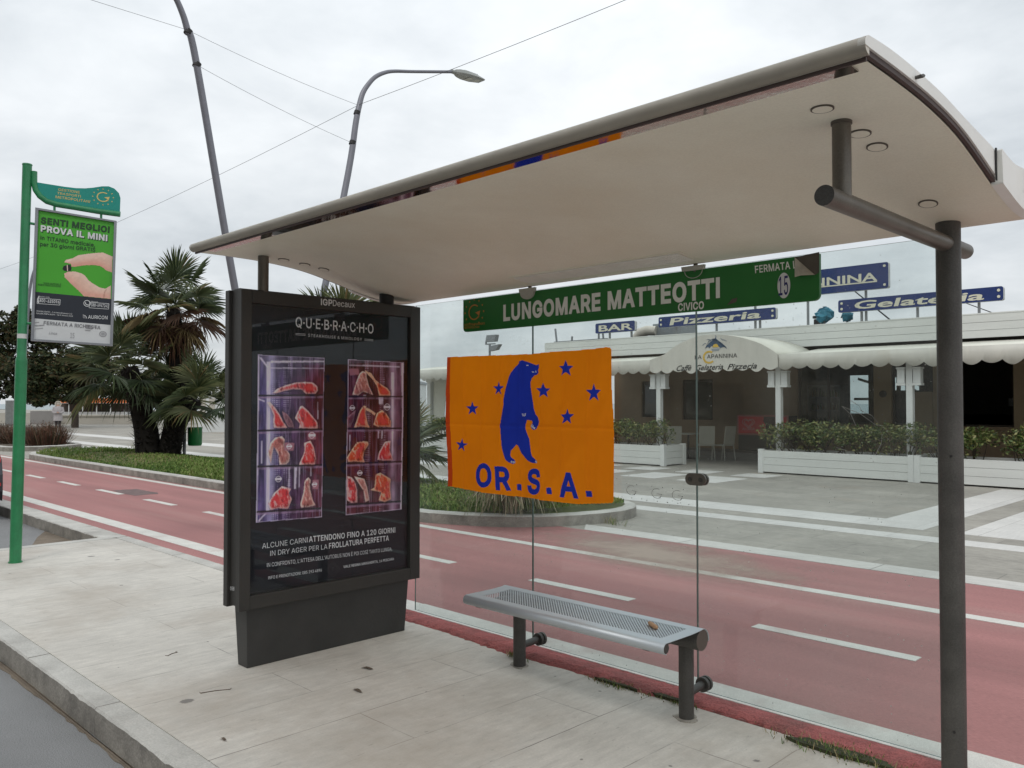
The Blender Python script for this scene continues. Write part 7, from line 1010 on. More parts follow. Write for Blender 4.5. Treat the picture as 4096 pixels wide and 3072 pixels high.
# ================================================================ STREET LAMPS AND WIRES
M('lamp pole', (.20, .20, .225), .45, .4, .08, 4, .05, 60); M('lamp head', (.30, .31, .29), .45, .4, .1, 6); M('lamp lens', (.42, .43, .36), .2, 0, .1, 9); M('wire', (.05, .05, .055), .6)
LX = -13.3
def catmull(P, n=6):
    o = []
    for i in range(len(P) - 1):
        p0 = P[max(i - 1, 0)]; p1 = P[i]; p2 = P[i + 1]; p3 = P[min(i + 2, len(P) - 1)]
        for s in range(n):
            t = s / n; o.append(tuple(.5 * (2 * p1[k] + (p2[k] - p0[k]) * t + (2 * p0[k] - 5 * p1[k] + 4 * p2[k] - p3[k]) * t * t + (3 * p1[k] - p0[k] - 3 * p2[k] + p3[k]) * t ** 3) for k in (0, 1)))
    return o + [P[-1]]
LR = catmull([D['lampR'][0], D['lampR'][1]] + D['lampR'][2:11]); LR = [(7.60, .05)] + LR
LL = catmull([(7.36, .3), (6.641, 3.615), (5.948, 7.221), (5.788, 7.748), (5.70, 8.0), (5.56, 8.25), (5.35, 8.45), (5.08, 8.58), (4.7, 8.68), (4.0, 8.83), (3.2, 9.0)]); LL = [(7.35, .05)] + LL
LP = thing('street_lamp', 'tall twin street lamp with two leaning grey poles in a V behind the advertising panel', 'street lamp', (LX, 7.48, .15), 'street lamps along the promenade')
for P, sgn in ((LR, 1), (LL, -1)):
    n = len(P); mb = MB().tube([(LX, y, z) for y, z in P], [.066 - .034 * min(1, (i / n) * 1.15) for i in range(n)], 16); mb.build('pole', MATS['lamp pole'], LP)
    (y1, z1) = P[-1]; dy = Vector((0, P[-1][0] - P[-3][0], P[-1][1] - P[-3][1])).normalized(); nz_ = Vector((0, -dy.z, dy.y)) * (1 if dy.y > 0 else -1); ex = Vector((1, 0, 0)); o = Vector((LX, y1, z1)); ca, sa = math.cos(R(14)), math.sin(R(14)); dy, nz_ = dy * ca - nz_ * sa, nz_ * ca + dy * sa
    hb = MB().cyl(tuple(o - dy * .05), tuple(o + dy * .09), .045, 14)
    prof = [(.05, .05, .045), (.14, .10, .06), (.30, .145, .065), (.55, .155, .055), (.82, .12, .022)]
    vs = []
    for a, hw, th in prof:
        for sx, sz in ((-1, -.25), (-.75, 1), (.75, 1), (1, -.25), (.8, -1), (-.8, -1)): vs.append(o + dy * a + ex * hw * sx + nz_ * (th * sz + .01))
    fs = [(i * 6 + k, i * 6 + (k + 1) % 6, (i + 1) * 6 + (k + 1) % 6, (i + 1) * 6 + k) for i in range(4) for k in range(6)] + [tuple(range(5, -1, -1)), tuple(range(24, 30))]
    hb.add(vs, fs, 0)
    for k in range(9): hb.add([o + dy * (.25 + k * .045 + a) + ex * b + nz_ * c for a, b, c in ((0, -.1, .06), (.012, -.1, .06), (.012, .1, .06), (0, .1, .06), (.006, -.1, .085), (.006, .1, .085))], [(0, 1, 4), (1, 2, 5, 4), (2, 3, 5), (3, 0, 4, 5)], 0)
    head = hb.build('lamp_head', MATS['lamp head'], LP)
    lb = MB().add([o + dy * a + ex * b * .8 + nz_ * c for a, b, c in ((.36, -.13, -.060), (.36, .13, -.060), (.72, .115, -.028), (.72, -.115, -.028))], [(0, 1, 2, 3)]); lb.build('lens', MATS['lamp lens'], head)
def clampring(mb, y, z, r): mb.cyl((LX, y - .012, z - .035), (LX, y + .012, z + .035), r, 14)
mb = MB(); clampring(mb, 9.10, 7.20, .062); clampring(mb, 9.00, 6.60, .064); clampring(mb, 5.80, 7.72, .066); clampring(mb, 5.95, 7.22, .066); pieces(mb, 'clamp', MATS['black rubber'], LP)
FAR_U = Vector((.7071, .7071, 0)); fb = Vector((-39.2, 10.2, 0))
LF = thing('street_lamp', 'farther street lamp whose curved arm shows between the green pole and its sign', 'street lamp', tuple(fb), 'street lamps along the promenade')
P_ = catmull([(0, 0), (.02, 2.5), (.14, 5.2), (.22, 6.3), (.36, 7.1), (.62, 7.62), (1.0, 7.80), (1.5, 7.84)])
mb = MB().tube([tuple(fb + FAR_U * a + Vector((0, 0, z))) for a, z in P_], [.07 - .03 * i / len(P_) for i in range(len(P_))], 10); mb.build('pole', MATS['lamp pole'], LF)
mb = MB().tube([tuple(fb + FAR_U * a + Vector((0, 0, z))) for a, z in ((1.48, 7.84), (1.6, 7.86), (2.0, 7.84), (2.2, 7.83))], [.05, .13, .13, .03], 8); mb.build('lamp_head', MATS['lamp head'], LF)
def wire(pts, label, sag, r=.006, name='overhead_wire'):
    o = []
    for a, b in zip(pts, pts[1:]):
        A, B = Vector(a), Vector(b)
        for i in range(17): t = i / 16; p = A.lerp(B, t); p.z -= sag * 4 * t * (1 - t); o.append(tuple(p))
    return tag(MB().tube(o, r, 5).build(name, MATS['wire']), label, 'wire', 'overhead wires strung from the street lamps')
wire([(LX, 9.12, 7.36), (9, 9.15, 7.5)], 'overhead wire running from the lamp clamp up to the upper right of the sky', .25, .0042)
wire([(LX, 9.1, 7.34), (-46, 9.1, 7.3)], 'long overhead wire descending leftwards behind the green sign', .35, .0042)
wire([(LX, 5.79, 7.75), (LX, 9.1, 7.36)], 'upper thin wire between the two lamp poles', .045, .003)
wire([(LX, 5.95, 7.22), (LX, 9.0, 6.60)], 'lower thin wire between the two lamp poles', .045, .003)
wire([(LX, 5.79, 7.75), (LX, -14, 8.0)], 'thin wire from the left lamp pole out over the road at upper left', .12, .003)
# ================================================================ RESTAURANT
RS = thing('restaurant', 'low white boarded restaurant with brown walls behind a cream awning', 'restaurant', (-6, 24, 0))
M('board white', (.66, .67, .64), .55, 0, .05, 1.2, .05, 40, stretch=(.3, 1, 4), col2=(.57, .58, .55), cover=.58); M('wall brown', (.36, .265, .18), .85, 0, .18, .9, .3, 30, col2=(.27, .20, .14), cover=.5); M('wall beige', (.46, .36, .235), .85, 0, .12, 1.1, .3, 30)
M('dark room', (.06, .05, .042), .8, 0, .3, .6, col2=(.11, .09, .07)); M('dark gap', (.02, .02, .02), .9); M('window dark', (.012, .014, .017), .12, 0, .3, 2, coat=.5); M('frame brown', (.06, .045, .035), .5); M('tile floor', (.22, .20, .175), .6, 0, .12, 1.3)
WG = glassmat('window glass', (.75, .8, .8), 0, 1.0)
WY = 24.2; wins = D['win']; X_L, X_R = -18.9, 7.0
MB().box(X_L, X_R, 22.6, 34, -.2, .15).build('floor', MATS['tile floor'], RS)
mb = MB(); zc = 3.085; A_, Bw, C_ = (-11.86, -9.548), (-9.058, -7.947), (-7.266, -6.006)
w1 = (wins[0][0][0], wins[0][1][0], wins[0][1][1], wins[0][0][1]); w2 = (wins[1][0][0], wins[1][1][0], wins[1][1][1], wins[1][0][1])
def wseg(x0, x1, z0, z1, m=0): mb.box(x0, x1, WY, WY + .3, z0, z1, m)
wseg(X_L, w1[0], .15, zc); wseg(w1[0], w1[1], .15, w1[2]); wseg(w1[0], w1[1], w1[3], zc); wseg(w1[1], w2[0], .15, zc); wseg(w2[0], w2[1], .15, w2[2]); wseg(w2[0], w2[1], w2[3], zc); wseg(w2[1], A_[0], .15, zc)
for a, b in (A_, Bw, C_): wseg(a, b, .15, 1.02); wseg(a, b, 2.82, zc)
wseg(A_[1], Bw[0], .15, zc, 1); wseg(Bw[1], C_[0], .15, zc, 1); wseg(C_[1], X_R, .15, zc, 1)
mb.build('wall', [MATS['wall brown'], MATS['wall beige']], RS)
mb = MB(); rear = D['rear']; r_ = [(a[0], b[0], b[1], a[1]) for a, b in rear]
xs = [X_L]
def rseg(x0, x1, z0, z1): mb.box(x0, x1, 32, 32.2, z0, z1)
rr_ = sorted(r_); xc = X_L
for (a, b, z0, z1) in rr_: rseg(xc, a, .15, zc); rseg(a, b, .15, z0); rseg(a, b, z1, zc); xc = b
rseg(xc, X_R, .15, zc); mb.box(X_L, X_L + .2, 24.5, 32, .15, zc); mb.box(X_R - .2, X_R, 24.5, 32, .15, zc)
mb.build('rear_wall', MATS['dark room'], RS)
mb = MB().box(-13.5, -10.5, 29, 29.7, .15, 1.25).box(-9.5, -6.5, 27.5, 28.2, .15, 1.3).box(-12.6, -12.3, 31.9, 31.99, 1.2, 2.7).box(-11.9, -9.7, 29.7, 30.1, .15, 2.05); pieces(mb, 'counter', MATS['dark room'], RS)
M('steel white', (.6, .62, .62), .5); mb = MB()
for i, (a, b, z0, z1) in enumerate(rr_):
    mb.box(a + (b - a) * .45, a + (b - a) * .45 + .06, 33.2, 33.26, z0, z1 + .1); mb.prism([(a - .2, 33.4, z1 - .05), (b + .2, 33.4, z1 - .45), (b + .2, 33.4, z1 - .55), (a - .2, 33.4, z1 - .15)], (0, .08, 0))
mb.box(-14, -11, 33.5, 33.6, 1.75, 1.85); mb.build('terrace_frame', MATS['steel white'], RS)
for (x0, x1, z0, z1) in (w1, w2):
    mb = MB().box(x0, x0 + .06, WY + .06, WY + .14, z0, z1).box(x1 - .06, x1, WY + .06, WY + .14, z0, z1).box(x0 + .06, x1 - .06, WY + .06, WY + .14, z0, z0 + .06).box(x0 + .06, x1 - .06, WY + .06, WY + .14, z1 - .06, z1); w_ = mb.build('window', MATS['frame brown'], RS)
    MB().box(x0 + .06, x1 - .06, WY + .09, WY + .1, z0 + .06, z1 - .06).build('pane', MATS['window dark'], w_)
for (x0, x1), ms in ((A_, (-10.95,)), (Bw, ()), (C_, ())):
    mb = MB().box(x0, x0 + .05, WY + .1, WY + .16, 1.02, 2.82).box(x1 - .05, x1, WY + .1, WY + .16, 1.02, 2.82).box(x0 + .05, x1 - .05, WY + .1, WY + .16, 1.02, 1.07)
    for m_x in ms: mb.box(m_x, m_x + .06, WY + .1, WY + .16, 1.07, 2.82)
    w_ = mb.build('window', MATS['frame brown'], RS)
    if (x0, x1) != C_: MB().box(x0 + .05, x1 - .05, WY + .125, WY + .131, 1.07, 2.82).build('pane', WG, w_)
mb = MB().box(X_L, X_R, 20.56, 34, 3.09, 3.58); mb.build('roof', MATS['dark gap'], RS)
mb = MB()
for z0, z1 in ((3.10, 3.265), (3.272, 3.44), (3.447, 3.62)): mb.box(X_L, X_R, 20.5, 20.555, z0, z1)
mb.box(X_L, X_R, 20.49, 20.6, 3.622, 3.65); mb.box(X_L - .05, X_L - .003, 20.5, 33, 3.1, 3.64); mb.build('fascia', MATS['board white'], RS)
mb = MB().cyl((-9.28, WY - .005, 1.90), (-9.28, WY - .03, 1.90), .1, 20); mb.build('wall_plaque', MATS['frame brown'], RS)
mb = MB().box(-6.95, -6.82, 27.45, 27.49, 1.55, 1.78).box(-5.95, -5.82, 27.45, 27.49, 1.55, 1.78); pieces(mb, 'switch_box', MATS['steel white'], RS)
mb = MB().box(-8.5, -4.5, 27.5, 27.6, .15, 3.0); mb.build('inner_partition', MATS['dark room'], RS)
MB().box(-8.56, -7.97, WY + .02, WY + .09, 1.04, 1.95).build('menu_board', MATS['wall beige'], RS)
M('bottle amber', (.20, .10, .03), .2, 0, .4, 9); M('bottle green', (.05, .16, .07), .2, 0, .4, 9); M('carton', (.42, .36, .28), .7, 0, .4, 6)
cab = MB().box(-12.0, -11.95, 25.2, 25.8, .15, 2.2).box(-11.0, -10.95, 25.2, 25.8, .15, 2.2).box(-11.95, -11.0, 25.75, 25.8, .15, 2.2).box(-11.95, -11.0, 25.2, 25.75, 2.15, 2.2)
for z in (.6, 1.0, 1.4, 1.8): cab.box(-11.949, -11.001, 25.22, 25.749, z, z + .03)
cab = cab.build('display_cabinet', MATS['frame grey'], RS); q = random.Random(8)
for z in (1.03, 1.43, 1.83):
    for k in range(11):
        x = -11.9 + k * .083; h_ = q.uniform(.16, .28); MB().tube([(x, 25.35, z + .001), (x, 25.35, z + h_ * .6), (x, 25.35, z + h_ * .75), (x, 25.35, z + h_)], [.032, .032, .013, .012], 8).build('bottle', MATS[q.choice(('bottle amber', 'bottle green', 'carton'))], cab)
M('globe', (.55, .36, .18), .3); mb = MB().ball((-7.02, 22.4, 2.62), .12, 14).cyl((-7.02, 22.4, 2.7), (-7.02, 22.4, 3.09), .01, 6); mb.build('globe_lamp', MATS['globe'], RS)
# ---- awning
AW = thing('awning', 'cream fabric awning with scalloped edge and an arched gable bearing a straw hut emblem', 'awning', (-9, 18.4, 0))
M('awning cream', (.70, .685, .60), .8, 0, .05, .8, .2, 20, col2=(.62, .60, .52), cover=.56); M('valance cream', (.60, .58, .52), .85, 0, .08, 1.5, .25, 15, stretch=(3, 1, .6), col2=(.50, .46, .38), cover=.58)
def scall(x0, x1, n0=8):
    o = []; n = int(round((x1 - x0) / .36)); s = (x1 - x0) / n
    for i in range(n):
        dp = .085 + .02 * math.sin(i * 2.7 + x0); lf = .012 * math.sin(i * 1.3)
        for k in range(n0): t = k / n0; o.append((x0 + (i + t) * s, 2.505 + lf * math.sin(math.pi * t) - dp * math.sin(math.pi * t) ** .85))
    return o + [(x1, 2.505)]
GX0, GX1 = -13.10, -9.44
for x0, x1 in ((-24.6, GX0), (GX1, 6.5)):
    b = scall(x0, x1); mb = MB(); n = len(b)
    vs = [(x, 18.30 + .012 * math.sin(x * 5.2), z) for x, z in b] + [(x, 18.31 + .02 * math.sin(x * 3.1) , 2.66) for x, z in b] + [(x, 18.31, 2.79) for x, z in b]
    mb.add(vs, [(r * n + i, r * n + i + 1, (r + 1) * n + i + 1, (r + 1) * n + i) for r in range(2) for i in range(n - 1)], 0, True)
    o = mb.build('valance', MATS['valance cream'], AW); sdm = o.modifiers.new('s', 'SOLIDIFY'); sdm.thickness = .006
    m2 = MB(); ns = 40; vs = []
    for i in range(ns + 1):
        x = x0 + (x1 - x0) * i / ns; sgx = .02 * math.sin(i * 1.3)
        vs += [(x, 18.315, 2.79), (x, 19.4, 2.885 - abs(sgx)), (x, 20.47, 3.02)]
    m2.add(vs, [(i * 3 + k, (i + 1) * 3 + k, (i + 1) * 3 + k + 1, i * 3 + k + 1) for i in range(ns) for k in range(2)], 0, True); o = m2.build('canopy', MATS['awning cream'], AW); sdm = o.modifiers.new('s', 'SOLIDIFY'); sdm.thickness = .006
gp = [(-13.10, 2.79)] + [tuple(p) for p in D['aw_gable']][1:-1] + [(-9.44, 2.79)]
gp = [gp[0]] + catmull(gp[1:-1], 4) + [gp[-1]]
mb = MB(); b = scall(GX0, GX1); mb.prism([(x, 18.30, z) for x, z in b + list(reversed(gp))], (0, .006, 0)); mb.build('gable', MATS['valance cream'], AW)
mb = MB(); n = len(gp); mb.add([(x, 18.307, z) for x, z in gp] + [(x, 20.47, z + .03) for x, z in gp], [(i, i + 1, n + i + 1, n + i) for i in range(n - 1)], 0, True); o = mb.build('barrel_vault', MATS['awning cream'], AW); sdm = o.modifiers.new('s', 'SOLIDIFY'); sdm.thickness = .006
f = plane_y(18.292); M('print black', (.03, .032, .035), .7); M('print blue', (.05, .10, .18), .7); M('print yellow', (.62, .40, .06), .7); M('print grey', (.28, .31, .34), .7)
tx = D['aw_text']
for i in range(5): text_mb(MB(), tx[i][0], tx[i][1], f, 0, shear=0 if i < 2 else .38, bold=.012, face=None if i < 2 else 'alt').build('lettering', MATS['print black'], AW)
mb = MB(); c, l_, t_ = D['aw_C']; rx, rz = abs(l_[0] - c[0]), abs(t_[1] - c[1]); strip(mb, ring(c, .72, 1, R(55), R(315), 28, rx, rz), f, 2)
mb.poly([f(*p) for p in D['aw_hut']], 1)
h = D['aw_hut']
for i in range(0, len(h)): 
    if i % 1 == 0: line2(mb, (c[0] + .05 + (h[i][0] - c[0] - .05) * .25, h[4][1] - .03), (h[i][0], h[i][1] - .012), .008, f, 1)
line2(mb, h[4], (h[4][0] - .005, h[4][1] + .07), .012, f, 1); line2(mb, (h[4][0], h[4][1] - .02), (h[4][0] + .03, h[4][1] + .05), .008, f, 1)
c2, r2 = D['aw_sun']; rr2 = abs(r2[0] - c2[0]); mb.poly([plane_y(18.29)(c2[0] + rr2 * math.cos(t), c2[1] + rr2 * math.sin(t)) for t in [math.pi * i / 14 for i in range(15)]], 2)
mb.poly([plane_y(18.29)(*p) for p in D['aw_sea']], 3)
for p in D['aw_birds']:
    for a, b_ in zip(p, p[1:]): line2(mb, a, b_, .012, f, 1)
mb.build('hut_emblem', [MATS['print black'], MATS['print blue'], MATS['print yellow'], MATS['print grey']], AW)
M('post white', (.68, .69, .67), .5, 0, .04, 3)
for px in (-13.0, -9.565, -6.565, -2.6, -16.6):
    mb = MB().box(px - .065, px + .065, 18.54, 18.67, .42, 2.78); p_ = mb.build('post', MATS['post white'], AW)
    if px > -14:
        m2 = MB()
        for sx in (-1, 1):
            a, b_ = sorted((px + sx * .072, px + sx * .25)); yo = -.02 * (sx < 0)
            m2.box(a, b_, 18.50 + yo, 18.70, 2.02, 2.07).box(a, b_, 18.50 + yo, 18.70, 2.37, 2.41).box(a + .015, b_ - .015, 18.52 + yo, 18.69, 2.075, 2.365)
        m2.build('post_lamp', MATS['post white'], p_)
# ---- signs standing on the roof
M('sign blue', (.012, .030, .135), .4, 0, .15, 9, .1, 30, spots=(30, .05, (.10, .14, .26))); M('sign cream', (.62, .60, .48), .5, 0, .05, 8); M('sign edge', (.50, .51, .50), .5); M('steel grey', (.26, .27, .28), .5, .4, .1, 6)
BT = [('blue roof sign reading BAR, smallest of the roof signs', 'BAR', 0), ('long blue roof sign reading Pizzeria above the arched awning', 'Pizzeria', .3), ('tallest blue roof sign, its left part hidden behind the green name board', 'LA CAPANNINA', 0), ('blue roof sign reading Gelateria behind the round shelter post', 'Gelateria', .3)]
for i, (lab, body, shr) in enumerate(BT):
    b = D['rs_board'][i]; x0 = (b[0][0] + b[3][0]) / 2; x1 = (b[1][0] + b[2][0]) / 2; z0 = (b[2][1] + b[3][1]) / 2; z1 = (b[0][1] + b[1][1]) / 2
    if i == 2: x0 = -11.85
    g = thing('roof_sign', lab, 'sign', ((x0 + x1) / 2, 20.5, 3.65), 'blue signs on the restaurant roof')
    rc = .05; P = [(cx + rc * math.cos(t), cz + rc * math.sin(t)) for cx, cz, a0 in ((x1 - rc, z1 - rc, 0), (x0 + rc, z1 - rc, 90), (x0 + rc, z0 + rc, 180), (x1 - rc, z0 + rc, 270)) for t in [R(a0 + 18 * k) for k in range(6)]]
    mb = MB().prism([(x, 20.43, z) for x, z in P], (0, .12, 0), 0, 1); mb.build('board', [MATS['sign blue'], MATS['sign edge']], g)
    f = plane_y(20.426); mb = MB(); q_ = D['rs_text'][i][1]
    if i == 2: q_ = [(x0 + .22, q_[0][1]), (x0 + .22, q_[1][1]), q_[2]]
    text_mb(mb, body, q_, f, 0, bold=.022, shear=shr * .8, face='alt')
    if i == 2: line2(mb, (x0 + .22, D['rs_line'][0][1]), D['rs_line'][1], .03, f)
    mb.build('lettering', MATS['sign cream'], g)
    mb = MB()
    for cx in (x0 + .09, x1 - .09):
        if i == 0: continue
        for cz in (z0 + .085, z1 - .085): mb.cyl((cx, 20.431, cz), (cx, 20.415, cz), .032, 12)
    if i: pieces(mb, 'stud', MATS['sign cream'], g)
    nl_ = 2 if i == 0 else 3; mb = MB()
    for k in range(nl_):
        lx = x0 + (x1 - x0) * (k + .4) / (nl_ - .2) if nl_ > 2 else x0 + (x1 - x0) * (.3 + .55 * k)
        mb.box(lx - .025, lx + .025, 20.552, 20.60, 3.60, z1 - .1)
    if i in (2, 3): mb.prism([(x1 - 1.0, 20.61, z0 + .1), (x1 - .96, 20.61, z0 + .1), (x1 - .2, 21.5, 3.6), (x1 - .25, 21.5, 3.6)], (0, .03, 0))
    pieces(mb, 'leg', MATS['steel grey'], g)
# rooftop things
M('duct', (.30, .32, .33), .45, .5, .12, 5); M('tarp blue', (.05, .30, .42), .5, 0, .25, 6, .6, 14); M('chimney black', (.03, .03, .03), .6)
AC = thing('ventilation_unit', 'grey ventilation box with bent duct on the roof beside the BAR sign', 'ventilation unit', (-14.9, 21.6, 3.6))
MB().box(-15.35, -14.3, 21.6, 22.4, 3.58, 4.12).build('housing', MATS['duct'], AC, bevel=.01); MB().tube([(-15.9, 21.5, 3.70), (-15.75, 21.5, 3.86), (-15.5, 21.52, 3.92), (-15.2, 21.58, 3.9)], [.16, .17, .16, .15], 14).build('duct', MATS['lip metal'], AC)
o = MB().cyl((-10.15, 22.0, 3.58), (-10.15, 22.0, 3.93), .12, 14).cyl((-10.15, 22.0, 3.96), (-10.15, 22.0, 4.02), .15, 14).cyl((-10.15, 22.0, 3.93), (-10.15, 22.0, 3.96), .05, 8).build('chimney', MATS['chimney black']); tag(o, 'short dark round chimney on the roof right of the Pizzeria sign', 'chimney')
def tarp(x, z, r, sd, lab):
    q = random.Random(sd); t = thing('covered_loudspeaker', lab, 'covered fixture', (x, 21, 3.6), 'blue wrapped fixtures on the restaurant roof'); mb = MB(); mb.ball((x, 21, z), (r * 1.25, r, r), 12); mb.v = [(a + q.uniform(-.05, .05), b + q.uniform(-.05, .05), c + q.uniform(-.05, .05)) for a, b, c in mb.v]; mb.sm = [False] * len(mb.sm)
    mb.build('tarp', MATS['tarp blue'], t); MB().cyl((x, 21, 3.58), (x, 21, z), .025, 8).build('stand', MATS['steel grey'], t)
tarp(-9.53, 3.92, .19, 5, 'larger bundle wrapped in blue tarp on the roof, left of the Gelateria sign'); tarp(-8.93, 3.86, .12, 6, 'smaller blue wrapped bundle under the left end of the Gelateria sign')
RF = thing('roof_frame', 'thin metal uprights standing on the left end of the restaurant roof', 'metal frame', (-17.9, 20.9, 3.65))
mb = MB()
for x, h_, l in ((-18.75, .5, -.08), (-16.95, .25, 0), (-16.75, .5, -.06), (-18.1, .2, .02)): mb.tube([(x, 20.9, 3.6), (x + l, 20.9, 3.65 + h_)], .035, 6)
mb.box(-18.85, -16.6, 20.85, 20.95, 3.65, 3.71); pieces(mb, 'upright', MATS['steel grey'], RF)
FLD = thing('floodlight_mast', 'grey mast with two floodlights rising behind the left side of the flag', 'floodlight', (-31.6, 30, 0))
MB().cyl((-31.65, 30, -.2), (-31.65, 30, 4.72), .06, 10).build('mast', MATS['steel grey'], FLD)
MB().prism([(-32.0, 30, 4.85), (-31.3, 30, 4.85), (-31.2, 30, 5.2), (-31.9, 30, 5.2)], (0, .25, 0)).box(-32.0, -31.3, 30, 30.1, 4.7, 4.76).box(-32, -31.95, 30, 30.08, 4.76, 4.86).build('floodlight', MATS['steel grey'], FLD)
MB().prism([(-31.6, 29.9, 4.35), (-31.1, 29.9, 4.4), (-30.85, 29.9, 4.68), (-31.5, 29.9, 4.62)], (0, .25, 0)).build('floodlight', MATS['steel grey'], FLD)
# ---- planters with hedges
HG = [M('hedge ' + c, k, .45, 0, .2, 3, spec=.4) for c, k in (('mid', (.075, .115, .028)), ('deep', (.035, .06, .017)), ('light', (.14, .165, .045)), ('yellow', (.25, .24, .09)))]
def planter(x0, x1, lab, hl, seed, gaps=()):
    t = thing('planter', lab, 'planter', ((x0 + x1) / 2, 18.6, 0), 'white board planters'); q = random.Random(seed)
    mb = MB()
    for z0, z1 in ((.03, .195), (.201, .365), (.371, .53)):
        mb.box(x0 + .1, x1 - .1, 18.10, 18.135, z0, z1).box(x0 + .1, x1 - .1, 19.065, 19.1, z0, z1).box(x0 + .005, x0 + .04, 18.22, 18.98, z0, z1).box(x1 - .04, x1 - .005, 18.22, 18.98, z0, z1)
    mb.build('boards', MATS['board white'], t)
    for cx in (x0 + .05, x1 - .05):
        for cy in (18.145, 19.055): MB().box(cx - .06, cx + .06, cy - .06, cy + .06, 0, .56).build('corner_post', MATS['post white'], t)
    MB().box(x0 + .045, x1 - .045, 18.14, 19.06, .02, .46).build('soil', MATS['soil'], t)
    h = thing('hedge', hl, 'hedge', ((x0 + x1) / 2, 18.6, .46), 'hedges in the white planters')
    st = MB(); fo = MB(); x = x0 + .3
    while x < x1 - .15:
        if not any(a < x < b for a, b in gaps):
            hh = q.uniform(.58, .74)
            for k in range(5): st.tube([(x + q.uniform(-.1, .1), 18.55 + q.uniform(-.1, .1), .44), (x + q.uniform(-.25, .25), 18.5 + q.uniform(-.2, .2), .44 + hh * .6)], [.012, .007], 4)
            for k in range(6):
                leafcloud(fo, (x + q.uniform(-.28, .28), 18.55 + q.uniform(-.22, .22), .46 + hh * q.uniform(.58, .95)), (.28, .28, .18), 84, .044, 4, q, shell=.75)
            leafcloud(fo, (x + q.uniform(-.2, .2), 18.5, .46 + hh * .35), (.26, .26, .15), 42, .042, 4, q)
        x += q.uniform(.30, .42)
    fo.build('foliage', HG, h); st.build('stems', BARK, h)
planter(-22.6, -12.52, 'long white planter left of the entrance, its left part behind the flag', 'green leafy hedge in the planter behind the flag', 71)
planter(-9.84, -6.34, 'white planter right of the entrance, between two awning posts', 'green hedge with bare stems in the planter left of the shelter post', 72)
planter(-6.325, 3.5, 'white planter behind and right of the thick shelter post', 'green hedge in the planter behind and right of the shelter post', 73, ((-4.9, -4.5),))
# ---- chairs, table, freezer
M('chair white', (.46, .45, .39), .6, 0, .05, 6)
def chair(x, y, rz, lab):
    t = thing('chair', lab, 'chair', (0, 0, 0), 'white terrace chairs'); m = MATS['chair white']
    MB().box(-.22, .22, -.22, .22, .42, .455).build('seat', m, t, bevel=.012)
    MB().prism([(-.22, -.215, .46), (.22, -.215, .46), (.22, -.29, .98), (-.22, -.29, .98)], (0, .022, .004)).build('backrest', m, t, bevel=.006)
    for sx in (-1, 1):
        for sy in (-1, 1): MB().tube([(sx * .2, sy * .2, .42), (sx * .225, sy * .25, 0)], [.016, .012], 8).build('leg', m, t)
    t.location = (x, y, 0); t.rotation_euler = (0, 0, rz); return t
chair(-13.72, 20.25, R(45), 'white chair with its back turned, leftmost by the terrace table'); chair(-13.05, 20.95, R(40), 'white chair between the other two, right of the small table'); chair(-12.63, 21.2, R(80), 'white chair turned sideways, rightmost by the terrace table')
TB = thing('terrace_table', 'small pale table between the white chairs on the terrace', 'table', (-13.75, 21.1, 0))
MB().box(-14.1, -13.4, 20.8, 21.45, .72, .75).build('tabletop', MATS['chair white'], TB); MB().cyl((-13.75, 21.12, 0), (-13.75, 21.12, .72), .03, 10).cyl((-13.75, 21.12, 0), (-13.75, 21.12, .02), .22, 16).build('pedestal', MATS['frame brown'], TB)
FZ = thing('ice_cream_freezer', 'dark ice cream freezer with a red heart banner by the brown wall', 'freezer', (-12.7, 23.8, .15))
kf = 23.5 / 24.2; zk = lambda z: 1.65 + (z - 1.65) * kf; a, b, c = D['frz']; fx0, fx1 = a[0] * kf, b[0] * kf; fz0_, fz1_ = zk(b[1]), zk(a[1])
MB().box(fx0 + .02, fx1 - .02, 23.52, 24.15, .17, fz1_ - .02).build('cabinet', M('freezer dark', (.045, .042, .042), .5), FZ, bevel=.02)
M('banner red', (.75, .025, .045), .4, 0, .1, 5); M('banner dark', (.05, .02, .03), .5, 0, .4, 9); M('banner pink', (.75, .32, .34), .5); M('banner rim', (.5, .2, .19), .5)
mb = MB().box(fx0, fx1, 23.50, 23.518, fz0_, fz1_, 3); mb.box(fx0 + .05, fx0 + (fx1 - fx0) * .56, 23.495, 23.4995, fz0_ + .05, fz1_ - .05, 0); xm = fx0 + (fx1 - fx0) * .565
mb.prism([(xm, 23.4945, fz0_ + .05), (fx0 + (fx1 - fx0) * .75, 23.4945, fz0_ + .05), (fx0 + (fx1 - fx0) * .75, 23.4945, fz1_ - .05), (xm - .05, 23.4945, fz1_ - .05), (xm - .07, 23.4945, fz1_ - .2), (xm + .02, 23.4945, (fz0_ + fz1_) / 2)], (0, .004, 0), 1); mb.box(fx0 + (fx1 - fx0) * .76, fx1 - .05, 23.495, 23.499, fz0_ + .05, fz1_ - .05, 0)
mb.build('banner', [MATS['banner red'], MATS['banner dark'], MATS['banner pink'], MATS['banner rim']], FZ)
f = plane_y(23.492); lg = D['frz_logo']; lc = (lg[0][0] * kf, zk(lg[0][1])); mb = MB()
def heart(s):
    o = []
    for i in range(41):
        t = 2 * math.pi * i / 40; o.append((lc[0] + s * 16 * math.sin(t) ** 3, lc[1] + s * .8 * (13 * math.cos(t) - 5 * math.cos(2 * t) - 2 * math.cos(3 * t) - math.cos(4 * t))))
    return o
for s in (.0128, .0088):
    H_ = heart(s)
    for p, r2 in zip(H_, H_[1:]): line2(mb, p, r2, .022, f)
text_mb(mb, 'ALGIDA', [(p[0] * kf, zk(p[1])) for p in lg[1:]], f, 0, bold=.03); mb.build('banner_lettering', MATS['banner pink'], FZ)
